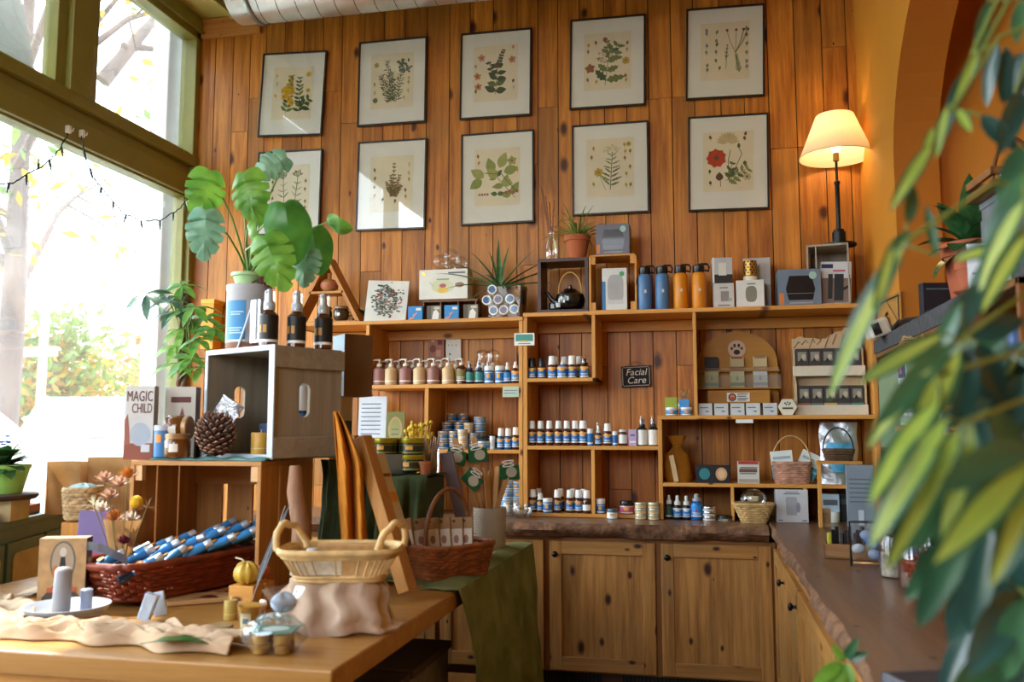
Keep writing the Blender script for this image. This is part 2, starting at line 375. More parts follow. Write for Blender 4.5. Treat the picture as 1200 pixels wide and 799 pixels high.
# green panelling below the niche ledge, right wall
mb = MB().box(XR - .025, XR, 2.2, 5.36, .95, 1.86); struct('wall_panel_green', mb, P('#7d9070', .7, var=.05))
# rear wall behind the viewer; unseen high opening sized and placed for its light
mb = MB().box(-3.75, -3.5, -3.2, -3.0, 0, 4.85); mb.box(-1.1, 1.2, -3.2, -3.0, 0, 4.85); mb.box(-3.75, 1.2, -3.2, -3.0, 4.6, 4.85); mb.box(-3.75, 1.2, -3.2, -3.0, 0, 2.3)
struct('wall_front', mb, P('#c7a566', .8))
# window wall
OL = P('#88823f', .45, var=.05, bump=.03, coat=.1)
def bars(lst):
    mb = MB()
    for b in lst: mb.box(*b)
    return mb
struct('wall_left', bars([(-3.85, XW + .02, -3.2, -.9, 0, 4.85), (-3.85, XW + .02, -.9, 5.9, 0, .62), (-3.85, XW + .02, -.9, 5.9, 4.56, 4.85)]), OL)
struct('window_1', bars([(-3.83, XW, -.9, 5.80, 3.215, 3.365), (-3.83, XW - .03, -.9, 5.8, 3.365, 3.44), (-3.83, XW + .015, -.9, 5.80, 3.44, 3.52),
     (-3.83, XW - .03, -.9, 5.8, 3.2, 3.225), (-3.83, XW, 5.735, 5.80, .62, 4.6), (-3.83, XW - .035, 5.70, 5.74, .62, 3.22),
     (-3.83, XW + .015, 1.0, 1.22, .62, 3.3), (-3.83, XW + .03, -.9, 5.8, .60, .68), (-3.83, XW + .01, -.9, -.8, .6, 4.6)]), OL, bevel=.006)
struct('window_2', bars([(-3.83, XW + .012, 4.42, 4.62, 3.52, 4.46), (-3.83, XW - .03, 4.34, 4.70, 3.52, 4.46), (-3.83, XW, -.9, 5.8, 4.43, 4.60), (-3.83, XW + .03, -.9, 5.8, 4.48, 4.56),
     (-3.83, XW - .03, -.9, 5.8, 3.5, 3.55), (-3.83, XW, 1.3, 1.5, 3.52, 4.46)]), OL, bevel=.006)
WG = thin_glass('window_glass', (.96, .98, .97), .03, haze=.03)
for nm, y0, y1, z0, z1 in (('pane', 1.2, 5.71, .66, 3.21),):
    obj(nm, MB().box(-3.79, -3.784, y0, y1, z0, z1), WG, bpy.data.objects['window_1'])
for y0, y1 in ((1.5, 4.35), (4.69, 5.74)):
    obj('pane', MB().box(-3.79, -3.784, y0, y1, 3.54, 4.44), WG, bpy.data.objects['window_2'])
# spiral duct along the top of the planked wall
DM = P('#d2cfc8', .36, metal=.85, var=.12, vscale=5)
ra = at(445, 14, y=1) - EYE; m_ = ra.z; yc, rd = 5.28, .24; zc = EYE.z + m_ * yc + rd * math.sqrt(1 + m_ * m_)
xl = at(284, 10, y=5.1).x
t = thing('spiral_duct', 'silver spiral ventilation duct running along the top of the planked wall', 'duct', (xl, yc, zc))
mb = MB(); mb.M = Matrix.Rotation(PI / 2, 4, 'Y'); L_ = .97 - xl
mb.lathe([(rd - .008, 0), (rd + .004, .0), (rd + .004, .02)] + [(rd, .02 + (L_ - .02) * k / 4) for k in range(5)], 40, cap=False); obj('duct_pipe', mb, DM, t, 30)
mb = MB(); n = int(L_ / .135) * 24
mb.tube([(L_ * k / n, (rd) * math.sin(k / 24 * 2 * PI), (rd) * math.cos(k / 24 * 2 * PI)) for k in range(n)], .0035, 5); obj('seam', mb, P('#77756e', .4, metal=.7), t, 60)
mb = MB(); mb.M = Matrix.Rotation(PI / 2, 4, 'Y'); mb.lathe([(rd + .004, -.01), (rd + .012, 0), (rd + .012, .018), (rd + .004, .03)], 40, cap=False)
obj('end_collar', mb, P('#8b8d88', .35, metal=1), t, 40)
mb = MB(); mb.M = Matrix.Rotation(PI / 2, 4, 'Y'); mb.lathe([(rd - .006, .03), (rd - .006, -.14), (rd - .006, -.145)], 40, cap=True); obj('duct_elbow', mb, DM, t, 40)
# ------------------------------------------------------------------ exterior seen through the window
GR = P('#7d7a74', .9, var=.1, vscale=1)
struct('ground_street', MB().box(-45, -3.9, -20, 60, -.15, .25), GR)
struct('ground_lawn', MB().box(-60, -15, -20, 70, .2, .27), P('#8a9a52', .95, var=.25, vscale=.6))
BARK = P('#6b5a52', .9, bump=.6, bscale=14, var=.25, vscale=3)
def leaf_cloud(mb, c, rr, n, rnd, size=.16, mi=0):
    for _ in range(n):
        while True:
            p = Vector((rnd.uniform(-1, 1), rnd.uniform(-1, 1), rnd.uniform(-1, 1)))
            if .3 < p.length < 1: break
        M = Matrix.Translation(Vector(c) + Vector((p.x * rr[0], p.y * rr[1], p.z * rr[2]))) @ Matrix.Rotation(rnd.uniform(0, 6.3), 4, Vector((rnd.uniform(-1, 1), rnd.uniform(-1, 1), rnd.uniform(-1, 1))).normalized())
        s_ = size * rnd.uniform(.6, 1.3)
        mb.add([M @ Vector(q) for q in ((0, -s_, 0), (s_ * .4, 0, s_ * .08), (0, s_, 0), (-s_ * .4, 0, s_ * .08))], [(0, 1, 2, 3)], mi)
def tree(name, x, y, h, spread, n, cols, label, seed, trunk=.18, size=.16, z0=1.2, dense=7, group='street trees beyond the window'):
    rnd = random.Random(seed); t = thing(name, label, 'tree', (x, y, .24), group=group)
    mb = MB(); mb.tube([(0, 0, -.02), (.05, .03, h * .3), (-.05, .1, h * .6), (.1, 0, h * .9)], [trunk, trunk * .8, trunk * .5, trunk * .15], 10)
    tips = []
    for k in range(dense):
        a = rnd.uniform(0, 6.28); z1 = h * rnd.uniform(.28, .6); e_ = Vector((math.cos(a) * spread * rnd.uniform(.5, .9), math.sin(a) * spread * rnd.uniform(.5, .9), z1 + h * rnd.uniform(.05, .35)))
        mid = Vector((0, 0, z1)).lerp(e_, .5) + Vector((0, 0, .3)); mb.tube([(0, 0, z1), mid, e_], [trunk * .35, trunk * .22, trunk * .06], 6); tips.append(e_)
        for q in range(3):
            f_ = mid.lerp(e_, rnd.random()); g = f_ + Vector((rnd.uniform(-1, 1), rnd.uniform(-1, 1), rnd.uniform(-.8, .6))) * spread * .4; mb.tube([f_, g], [trunk * .1, trunk * .03], 5); tips.append(g)
    obj('trunk', mb, BARK, t, 50)
    mb = MB()
    for k, e_ in enumerate(tips): leaf_cloud(mb, e_, (spread * .38, spread * .38, spread * .3), n // len(tips), rnd, size, k % len(cols))
    mb.v = [Vector((p.x, p.y, max(p.z, z0))) for p in mb.v]
    obj('foliage', mb, cols, t)
LG = leafm('leaf_street_green', '#6c8a3e', '#486428', transl=.45, vscale=2); LY = leafm('leaf_street_yellow', '#b8902c', '#8f6c20', transl=.5, vscale=2); LO = leafm('leaf_street_amber', '#a86c30', '#8a4f26', transl=.5, vscale=2)
tv = at(6, 400, x=-7.0)
tree('street_tree', -7.0, tv.y, 8.5, 2.9, 900, [LY, LG, LY], 'nearest street tree with thick grey trunk and yellow leaves right outside the shop window', 1, trunk=.15, size=.095, z0=2.9, dense=8)
nt0 = [o for o in bpy.data.objects if o.name == 'street_tree'][0]; lb = MB(); q_ = Vector(nt0.location)
lb.tube([at(120, 95, x=-6.8) - q_, at(152, 56, x=-6.6) - q_, at(186, 16, x=-6.6) - q_], [.10, .085, .06], 7); lb.tube([at(145, 54, x=-6.6) - q_, at(180, 57, x=-6.6) - q_, at(222, 50, x=-6.6) - q_], [.05, .04, .02], 6); obj('limb', lb, BARK, nt0, 60)
tree('street_tree', -17, 19, 4.0, 2.6, 3000, [LG, LG, LY], 'round green street tree behind the parked cars, standing by itself', 2, size=.17, dense=9)
tree('street_tree', -24, 22.5, 4.6, 3.4, 3000, [LG, LY], 'pale green street tree at the far edge of the lawn, behind the white car', 3, size=.19, dense=9)
tree('street_tree', -15, 26, 4.9, 3.6, 3000, [LG, LO, LY], 'amber and green street tree furthest down the street', 4, size=.2, dense=9)
tree('street_tree', -24, 35, 5.4, 4.2, 3000, [LY, LG], 'small yellow street tree between two taller green ones', 5, size=.2, dense=8)
mb = MB(); rnd = random.Random(8)
for k in range(60): leaf_cloud(mb, (-30 + rnd.uniform(-3, 3), 5 + k * .9, rnd.uniform(.5, 2.6)), (1.6, 1.2, 1.0), 60, rnd, .26, k % 2)
tag(obj('hedge', mb, [LG, LY]), 'long pale green hedge along the far side of the lawn', 'hedge', kind='stuff')
mb = MB().box(-.06, .06, -.06, .06, -.02, 3.6)
t = thing('street_post', 'pale wooden street post with a small sign across the road', 'post', (-13, 15.2, .25)); obj('post', mb, P('#c7a77e', .8), t)
obj('sign_board', MB().box(-.4, .4, -.09, -.06, 2.7, 2.9), P('#9a8f78', .6), t)
# exterior pier and hanging awning beside the transom
tag(obj('outside_pier', MB().box(-4.02, -3.88, 5.66, 5.9, 0, 5.2), P('#cfd2d2', .8), bevel=.01), 'pale rendered pier outside the window beside the planked wall', 'pier')
t = thing('shop_awning', 'dark grey canvas awning with a brown and white edge outside the upper window', 'awning', (-4.35, at(62, 50, x=-4.35).y - .93, 0))
mb = MB().grid(10, 6, lambda u, v: (-.5 + .5 * v, -3 + 3.88 * u, 5.2 - 1.62 * v ** 1.3)); obj('canopy', mb, P('#6d6e64', .85, var=.15), t)
obj('brown_edge', MB().box(-.03, .02, .88, .98, 3.58, 5.2), P('#8a5233', .7), t); obj('white_edge', MB().box(-.03, .02, .98, 1.05, 3.58, 5.2), P('#e2e2da', .6), t)
# parked cars
def car(name, label, loc, rot, col, L=4.6, H=1.65, grp='cars parked outside the window'):
    t = thing(name, label, 'car', loc, rot, grp); hw = .92
    prof = [(-2.3, .35), (-2.32, .75), (-2.2, .98), (-1.2, 1.08), (-.55, H - .04), (.2, H), (1.35, H - .06), (2.0, 1.1), (2.3, 1.0), (2.32, .4)]
    prof = [(a * L / 4.6, b) for a, b in prof]
    mb = MB().prism(prof, -hw, hw); obj('body', mb, P(col, .3, coat=.6, var=.02), t, 35, bevel=.08)
    gl = P('#3b4850', .08, coat=1)
    for s_ in (-1, 1):
        mb = MB().prism([(-1.0, 1.1), (-.5, H - .12), (.2, H - .09), (1.2, H - .14), (1.7, 1.12)], s_ * (hw - .02), s_ * (hw + .012)); obj('side_window', mb, gl, t)
    mb = MB(); mb.add([(-1.25 * L / 4.6, -.8, 1.09), (-1.25 * L / 4.6, .8, 1.09), (-.62 * L / 4.6, .74, H - .05), (-.62 * L / 4.6, -.74, H - .05)], [(0, 1, 2, 3)]); mb.v = [p + Vector((-.03, 0, .03)) for p in mb.v]; obj('windscreen', mb, gl, t)
    for xx in (-1.45, 1.4):
        for s_ in (-1, 1):
            mb = MB(); mb.M = Matrix.Translation((xx, s_ * (hw - .11), .33)) @ Matrix.Rotation(PI / 2, 4, 'X'); mb.lathe([(.2, -.12, 1), (.33, -.11, 0), (.33, .11, 0), (.2, .12, 1)], 24); obj('wheel', mb, [P('#1b1b1c', .8), P('#b9bcc0', .3, metal=1)], t, 40)
    for s_ in (-.65, .65): obj('headlight', MB().ball((-2.22 * L / 4.6, s_, .82), .1, .2, .1), P('#e8eef2', .1, coat=1), t, 60)
    return t
car('parked_car', 'silver white car parked nearest to the shop window', (-6.9, 5.75, .251), R(192), '#dfe2e4')
car('parked_car', 'white sport utility vehicle parked behind the nearest silver car', (-10.0, 13.3, .251), R(100), '#eef0f0', 4.8, 1.8)
car('parked_car', 'grey blue car parked far across the road by the lawn', (-20.5, 15.5, .271), R(80), '#9fb0bd', 4.5, 1.6)

# ------------------------------------------------------------------ shelf units on the counter
YF = 5.41; YI = 5.785
def board(name, par, x0, x1, y0, y1, z0, z1, m=PINE): return obj(name, MB().box(x0, x1, y0, y1, z0, z1), m, par, bevel=.0025)
SL = thing('shelf_unit', 'pine shelf unit of open cubbies holding the pump bottles, nearer the window', 'shelf unit', (0, 0, 0))
board('top_board', SL, -2.72, -1.118, YF - .01, YI, 2.171, 2.195)
board('rail', SL, -2.70, -1.16, YI - .02, YI, 2.10, 2.165)
board('side_panel', SL, -2.171, -2.148, YF, YI, 1.775, 2.171, PINEZ)
board('shelf', SL, -2.20, -1.145, YF, YI, 1.750, 1.775)
board('side_panel', SL, -1.763, -1.737, YF, YI, .951, 1.750, PINEZ)
board('shelf', SL, -1.737, -1.145, YF, YI, 1.336, 1.360)
board('side_panel', SL, -1.145, -1.120, YF, YI, .951, 2.171, PINEZ)
SR = thing('shelf_unit', 'pine shelf unit of open cubbies around the Facial Care sign, under the table lamp', 'shelf unit', (0, 0, 0))
board('top_board', SR, -1.117, .972, YF - .005, YI, 2.194, 2.219)
board('rail', SR, -1.09, .94, YI - .02, YI, 2.125, 2.192)
board('side_panel', SR, -1.117, -1.091, YF, YI, .951, 2.194, PINEZ)
board('side_panel', SR, -.683, -.661, YF, YI, 1.782, 2.194, PINEZ)
board('shelf', SR, -1.091, -.661, YF, YI, 1.782, 1.805)
board('shelf', SR, -1.091, -.287, YF, YI, 1.362, 1.386)
board('side_panel', SR, -.692, -.671, YF, YI, .975, 1.362, PINEZ)
board('shelf', SR, -1.091, -.287, YF, YI, .952, .975)
board('side_panel', SR, -.287, -.262, YF, YI, .951, 1.546, PINEZ)
board('shelf', SR, -.287, .95, YF, YI, 1.546, 1.570)
board('side_panel', SR, -.068, -.048, YF, YI, 1.570, 2.194, PINEZ)
board('shelf', SR, -.262, .95, YF, YI, 1.146, 1.168)
board('side_panel', SR, .133, .151, YF, YI, .951, 1.146, PINEZ)
board('side_panel', SR, .542, .561, YF, YI, .951, 1.146, PINEZ)
board('side_panel', SR, .946, .972, YF, YI, .951, 2.194, PINEZ)
# base cabinets
CAB = wood('cabinet_pine', '#c48c4a', '#8a5a28', 'z', knots=.8, rough=.45, knotcol='#351508', grey='#8c7048', kn=1, kr=1.3, contrast=1.5); CABX = wood('cabinet_pine_rail', '#c48c4a', '#8a5a28', 'x', knots=.7, rough=.45, grey='#8c7048', kn=1, kr=1.3)
CF = P('#8a5626', .5, var=.08)
BC = thing('base_cabinet', 'knotty pine base cabinet with framed doors under the back counter', 'cabinet', (0, 0, 0))
obj('carcass', MB().box(-2.9, .36, 5.175, 5.78, .10, .862), P('#8a5828', .6), BC); obj('toe_kick', MB().box(-2.9, .36, 5.24, 5.3, 0, .10), P('#59391f', .7), BC)
def door(par, w_, z0, z1, knob_side, xc, yc_, rot=0, knobmat=BLACK):
    d = obj('door', door_mb(w_, z0, z1), [CAB, CABX], par, bevel=.003); d.location = (xc, yc_, 0); d.rotation_euler = (0, 0, rot)
    p = obj('panel', MB().box(-w_ / 2 + .07, w_ / 2 - .07, -.008, .004, z0 + .075, z1 - .075), CAB, d)
    k = MB(); k.M = Matrix.Translation((knob_side * (w_ / 2 - .035), -.018, z1 - .075)) @ Matrix.Rotation(PI / 2, 4, 'X'); k.lathe([(.012, 0), (.006, .006), (.006, .016), (.016, .022), (.018, .028), (.012, .035), (.002, .037)], 16)
    obj('knob', k, P('#1d1a19', .35, metal=.6), d, 50); return d
def door_mb(w_, z0, z1):
    s_ = .07; mb = MB()
    mb.box(-w_ / 2, -w_ / 2 + s_, -.02, .004, z0, z1, 0); mb.box(w_ / 2 - s_, w_ / 2, -.02, .004, z0, z1, 0)
    mb.box(-w_ / 2 + s_, w_ / 2 - s_, -.02, .004, z0, z0 + s_ + .005, 1); mb.box(-w_ / 2 + s_, w_ / 2 - s_, -.02, .004, z1 - s_ - .005, z1, 1); return mb
for x0, x1 in ((-2.2, -1.6), (-1.57, -.945), (-.908, -.30), (-.268, .335)): door(BC, x1 - x0, .112, .842, -1, (x0 + x1) / 2, 5.171)
for x0, x1 in ((-1.35, -.62), (-.5, .25)):
    v_ = MB(); v_.box(x0, x1, 5.23, 5.24, .02, .095, 0)
    for k in range(int((x1 - x0) / .022)): v_.box(x0 + .01 + k * .022, x0 + .016 + k * .022, 5.222, 5.23, .03, .088, 1)
    tag(obj('floor_vent', v_, [P('#15110e', .6), P('#3a322b', .4, metal=.5)]), 'dark slotted heating vent in the toe kick, ' + ('nearer the draped table' if x0 < -1 else 'nearer the corner cabinets'), 'vent', 'toe kick vents')
SC_ = thing('base_cabinet', 'pale pine cabinet run with black knobs under the side counter', 'cabinet', (0, 0, 0))
obj('carcass', MB().box(.365, .985, .6, 5.17, .10, .862), P('#b07a40', .6), SC_); obj('toe_kick', MB().box(.42, .985, .6, 5.17, 0, .1), P('#59391f', .7), SC_)
ys = [at(909, 700, x=.345).y, at(921.5, 700, x=.345).y, at(935.5, 700, x=.345).y, at(980, 760, x=.345).y, 1.9, 1.2]
for k in range(5):
    y1, y0 = ys[k], ys[k + 1]; dd = door(SC_, y1 - y0 - .02, .112, .842, 1, .361, (y0 + y1) / 2, -PI / 2)
# live-edge worktops
TOPW = wood('live_edge_top', '#9a7454', '#6b4a34', 'x', rough=.33, grey='#786355', knots=.6, knotcol='#38200f', spec=.5); TOPY = wood('live_edge_top_side', '#8d6443', '#5c3d28', 'y', rough=.33, grey='#786355', knots=.6, knotcol='#38200f', spec=.5)
BK = P('#79563e', .9, bump=1.0, bscale=45, var=.5, vscale=22)
def edge_noise(u, s_): return .02 * math.sin(u * 5 + s_) + .012 * math.sin(u * 13.7 + 2 * s_) + .006 * math.sin(u * 41 + s_)
def slab(name, label, a0, a1, front, back, axis, mat):
    t = thing(name, label, 'countertop'); n = 90; top = MB(); ea = 1 if axis == 'x' else .55; brk = MB(); T = []; B = []
    for k in range(n + 1):
        u = a0 + (a1 - a0) * k / n; e0 = front + edge_noise(u, 1.3) * .7 * ea; e1 = front - .025 * ea + edge_noise(u, 2.9) * .9 * ea; e2 = front + .03 + edge_noise(u * 1.7, .6) * ea
        T.append((u, e0)); B.append((e1, e2))
    def q(u, v, z): return (u, v, z) if axis == 'x' else (v, u, z)
    V = []; 
    for (u, e0), (e1, e2) in zip(T, B): V += [q(u, e0, .95), q(u, back, .95), q(u, e2, .868), q(u, back, .868)]
    F = []
    for k in range(n): a, b = 4 * k, 4 * k + 4; F += [(a, b, b + 1, a + 1), (a + 2, a + 3, b + 3, b + 2), (a + 1, b + 1, b + 3, a + 3)]
    F += [(0, 1, 3, 2), (4 * n, 4 * n + 2, 4 * n + 3, 4 * n + 1)]
    top.add(V, F); obj('top', top, mat, t)
    V = []; F = []
    for (u, e0), (e1, e2) in zip(T, B): V += [q(u, e0, .9505), q(u, e0 * .5 + e1 * .5 - .004, .938), q(u, e1 + .004 * math.sin(u * 60), .912), q(u, e1 * .4 + e2 * .6, .885 + .004 * math.sin(u * 47)), q(u, e2, .868)]
    for k in range(n):
        for j in range(4): a = 5 * k + j; F.append((a, a + 1, a + 6, a + 5))
    brk.add(V, F); obj('live_edge', brk, BK, t, 80)
slab('countertop', 'live edge wooden countertop carrying the shelf units along the planked wall', -2.95, .322, 5.10, 5.79, 'x', TOPW)
slab('countertop', 'live edge wooden side countertop running towards the big foreground plant', .35, 5.79, .345, .985, 'y', TOPY)
# ------------------------------------------------------------------ framed botanical prints
PAPER = P('#efe3c6', .7, var=.04); MAT = P('#f2f0e6', .8, var=.02); FRM = P('#15120f', .35, coat=.2)
PG = thin_glass('picture_glass', gloss=.03)
def botanic(kind, rnd):
    """flat inked plant on a sheet of unit width 1 x 1.25, centred; materials: 0 green 1 dark green 2 flower 3 brown 4 pale"""
    mb = MB(); yy = [-.0006]
    def blob(x, z, a, L, W_, mi, n=8, sh=None, jag=0):
        yy[0] -= .000004; P_ = []; L *= 1.2; W_ *= 1.3
        for k in range(n + 1): u = k / n; w_ = W_ / 2 * math.sin(PI * u ** .8) * (1 + jag * (-1) ** k * .35); P_.append((w_, u * L))
        for k in range(n - 1, 0, -1): u = k / n; w_ = W_ / 2 * math.sin(PI * u ** .8) * (1 + jag * (-1) ** k * .35); P_.append((-w_, u * L))
        c_, s_ = math.cos(a), math.sin(a); mb.add([(x + p * c_ - q * s_ * 1, yy[0], z + p * s_ + q * c_) for p, q in P_], [tuple(range(len(P_)))], mi)
    def line(pts, w_, mi):
        yy[0] -= .000004
        for (x0, z0), (x1, z1) in zip(pts, pts[1:]):
            d = Vector((x1 - x0, z1 - z0)); n_ = Vector((-d.y, d.x)).normalized() * w_
            mb.add([(x0 - n_.x, yy[0], z0 - n_.y), (x1 - n_.x, yy[0], z1 - n_.y), (x1 + n_.x, yy[0], z1 + n_.y), (x0 + n_.x, yy[0], z0 + n_.y)], [(0, 1, 2, 3)], mi)
    def stem(x0, z0, x1, z1, nl, L, W_, mis, jag=0, side=1.0, w_=.006, taper=.5):
        line([(x0, z0), (x1, z1)], w_, 1); base = math.atan2(-(x1 - x0), z1 - z0)
        for k in range(nl):
            u = (k + .5) / nl; f_ = 1 - taper * u
            for s_ in (-1, 1): blob(x0 + (x1 - x0) * u, z0 + (z1 - z0) * u, base + s_ * side * rnd.uniform(.75, 1.2), L * f_ * rnd.uniform(.8, 1.2), W_ * f_, rnd.choice(mis), jag=jag)
    def flower(x, z, r, mi, n=7, mid=3):
        for k in range(n): blob(x, z, 2 * PI * k / n + rnd.random() * .3, r, r * .75, mi, 6)
        for k in range(5): blob(x, z, 2 * PI * k / 5, r * .3, r * .25, mid, 5)
    def specimens(cols, mi=(3, 0, 2, 4)):
        for x, zs in cols:
            for z in zs: blob(x, z, rnd.uniform(-.3, .3), .08, .045, rnd.choice(mi), 6); line([(x, z), (x, z - .03)], .004, 1)
    if kind == 'yellow':
        for x0, top, lean in ((-.15, .45, .1), (.2, .4, -.03)):
            stem(x0, -.5, x0 + lean, top, 9, .16, .06, (0, 1, 1), .6)
        for k in range(12): flower(-.12 + rnd.uniform(-.1, .12), rnd.uniform(-.25, .15), .07, 2)
        for k in range(14): flower(-.05 + rnd.uniform(-.04, .04), .15 + .02 * k, .035, 2 if k % 2 else 0)
        flower(.4, .45, .07, 2); flower(.4, .05, .05, 2); specimens([(-.42, (.4, .2, -.1)), (.42, (-.15, -.35))])
        stem(.2, -.4, .45, -.15, 3, .2, .09, (1,))
    elif kind == 'fern':
        for x0, x1, zt in ((0, -.12, .5), (.1, .28, .5), (0, .0, .2), (-.05, -.28, .15)): 
            stem(x0, -.5, x1, zt, 14, .13, .022, (0, 1), 0, 1.0)
            for k in range(14): u = k / 14; blob(x0 + (x1 - x0) * u + rnd.uniform(-.06, .06), -.5 + (zt + .5) * u, rnd.uniform(-2, 2), .09, .02, 1)
        for k in range(26): blob(.28 + rnd.uniform(-.15, .15), .38 + rnd.uniform(-.15, .15), rnd.uniform(0, 6), .08, .04, 1)
        specimens([(-.42, (-.1, -.3)), (.4, (-.1, 0, -.3)), (.3, (-.45,))], (2, 4)); flower(-.38, .4, .06, 2); flower(-.4, -.45, .06, 0)
    elif kind == 'oval':
        stem(0, -.5, .05, .2, 5, .26, .13, (1, 0, 1), 0, 1.15); stem(.03, .1, .18, .55, 7, .09, .06, (1, 3), 0, .9); stem(0, -.1, -.18, .3, 3, .12, .07, (1,))
        for x, z in ((-.33, .38), (.38, .3), (-.42, -.05), (-.4, -.3)): flower(x, z, .08, 2, 5)
        specimens([(.4, (.55, -.25)), (-.45, (.15, -.45)), (.42, (-.4,))])
    elif kind == 'toothed':
        stem(-.05, -.55, .05, .3, 4, .34, .13, (0, 1, 0), .8, 1.1); stem(.0, 0, .25, .4, 3, .26, .1, (0,), .8); stem(.02, .1, -.02, .5, 3, .12, .06, (0,), .6)
        for k in range(5): flower(-.1 + rnd.uniform(-.08, .1), .08 + rnd.uniform(-.08, .12), .05, 4)
        flower(-.05, .5, .05, 3); specimens([(-.42, (.35, .2, -.45)), (.42, (.35, .2)), (.4, (-.4, -.5)), (-.25, (-.5, .4))], (3, 3, 2)); flower(-.38, -.15, .1, 3, 5); flower(.4, -.02, .08, 2)
    elif kind == 'slim':
        for k in range(6): a = rnd.uniform(-.14, .2); line([(.22, -.05), (.22 + a, .2), (.22 + a * 1.6, .45)], .005, 1); flower(.22 + a * 1.6, .47, .03, 3, 5)
        line([(.3, -.5), (.22, -.05)], .008, 1); stem(.3, -.5, .24, -.1, 8, .1, .02, (1, 0), 0, .6)
        line([(.02, -.4), (.05, .1)], .006, 0); stem(.02, -.2, .05, .15, 4, .08, .02, (0,), 0, .5)
        specimens([(-.38, (.45, .38, .1, -.05, -.35, -.45)), (-.18, (.4, .2, .12, -.05, -.25)), (-.12, (-.42,)), (.45, (.45, .3, .1, -.1, -.3, -.42))], (0, 2, 3, 0))
    elif kind == 'umbel':
        for x0, zt in ((-.15, .3), (.22, .35)):
            line([(x0 * .6, -.55), (x0, zt)], .008, 1)
            for k in range(26): a = rnd.uniform(-1.2, 1.2); L_ = rnd.uniform(.1, .16); px_, pz = x0 + math.sin(a) * L_, zt + math.cos(a) * L_; line([(x0, zt), (px_, pz)], .0025, 1); blob(px_, pz, a, .035, .03, rnd.choice((3, 2)))
            stem(x0 * .6, -.5, x0, zt - .1, 5, .2, .03, (0, 1, 4), .5)
        specimens([(-.42, (.2, 0, -.2)), (.42, (.2, 0, -.3, -.45))], (3,))
    elif kind == 'brown':
        for x1, zt in ((.06, .5), (-.02, .2), (.2, .2), (-.12, .05), (.24, -.05)): stem(.05, -.3, x1, zt, 9, .09, .04, (3, 1, 3), 0, .9)
        specimens([(-.4, (.3, .1, -.1, -.3)), (.42, (.4, .2, .05)), (-.2, (-.4,)), (.35, (-.2, -.35)), (.1, (-.45,))], (3, 3, 2, 4))
    elif kind == 'broad':
        stem(.4, -.5, -.1, .1, 3, .26, .14, (1, 0), 0, 1.2)
        for x, z, a, L_ in ((-.1, .1, .3, .3), (-.3, 0, 1.0, .3), (-.35, -.05, 2.2, .28), (.05, .2, -.4, .32), (.15, .1, -1.3, .28), (0, 0, .9, .25), (.1, -.1, -1.9, .22)): blob(x, z, a, L_, .17, 4 if rnd.random() < .7 else 0)
        line([(-.3, .1), (.1, .05), (.42, -.35)], .008, 1)
        for k in range(4): blob(-.4 + k * .06, -.42, 0, .05, .04, 3)
        for k in range(4): flower(.2 + k * .08, -.38 + .03 * (k % 2), .04, 3, 5)
        flower(.33, .35, .1, 4, 5); specimens([(-.43, (.45, .3)), (.45, (.1,))], (2, 3)); blob(0, -.4, 1.4, .13, .08, 1); blob(0, -.4, -1.4, .13, .08, 1)
    elif kind == 'yarrow':
        line([(0, -.5), (.05, .35)], .008, 1)
        for k in range(40): a = rnd.uniform(-1.3, 1.3); L_ = rnd.uniform(.1, .2); flower(.05 + math.sin(a) * L_, .3 + math.cos(a) * L_, .02, 4, 5, 2)
        stem(0, -.45, .05, .3, 8, .22, .035, (0, 1), .9, 1.1); flower(-.25, -.1, .09, 2); line([(-.25, -.1), (-.1, -.5)], .005, 0)
        specimens([(.32, (.3, .15, .45)), (.43, (.3, -.05, -.45)), (-.4, (.2,)), (-.35, (.4, -.4)), (.35, (-.45, -.2))], (2, 3, 3)); flower(.4, .5, .05, 2)
    elif kind == 'poppy':
        for k in range(16): blob(-.24, .08, 2 * PI * k / 9 + rnd.random() * .2, .18 * (1 if k < 9 else .6), .17, 2, jag=.4)
        for k in range(7): blob(-.24, .08, 2 * PI * k / 7, .05, .05, 3)
        for k in range(11): blob(.0, .42, -1.5 + k * .3, .2, .07, 4)
        line([(.02, -.45), (0, 0), (.05, .25)], .007, 1); line([(.1, -.25), (.28, .15), (.22, .3)], .007, 1); blob(.22, .28, 0, .1, .05, 1); blob(.34, .0, PI, .1, .06, 1)
        stem(-.05, -.42, .42, -.15, 5, .2, .08, (0, 1, 0), .9); stem(0, -.4, .1, 0, 3, .14, .06, (1,), .8)
        blob(-.18, -.42, 0, .16, .12, 3); line([(-.16, -.42), (-.16, -.55)], .006, 3); specimens([(-.38, (-.25,)), (-.35, (.5, )), (-.36, (-.5,)), (.35, (.55, .45))], (3, 1)); flower(.38, -.35, .08, 4)
    return mb
PALS = {'yellow': ('#6f7d3c', '#3f5a34', '#d9a91e', '#8a7a3c', '#cfc08c'), 'fern': ('#6b7350', '#4b553c', '#b9a24a', '#7a6a44', '#c5b98a'), 'oval': ('#5d6b3e', '#3a4a31', '#cf8a62', '#6e4a38', '#d5c69a'),
        'toothed': ('#6c7a44', '#3d5a3a', '#c2a24a', '#9a5a45', '#e3cdb4'), 'slim': ('#7f8a5a', '#58613f', '#8090a0', '#6b5238', '#cdbf90'), 'umbel': ('#8f9260', '#6d7248', '#b08d5a', '#8a7046', '#b9b48a'),
        'brown': ('#7f7a4a', '#5f6238', '#c59a6a', '#8b6842', '#cfb890'), 'broad': ('#8f9a50', '#4c6638', '#c99a4a', '#9c5a42', '#a8a860'), 'yarrow': ('#7f8a58', '#566645', '#c9a63c', '#a07a42', '#d8cfa8'), 'poppy': ('#7f8a4c', '#4c5a34', '#c43a1c', '#6e4a34', '#cdb88a')}
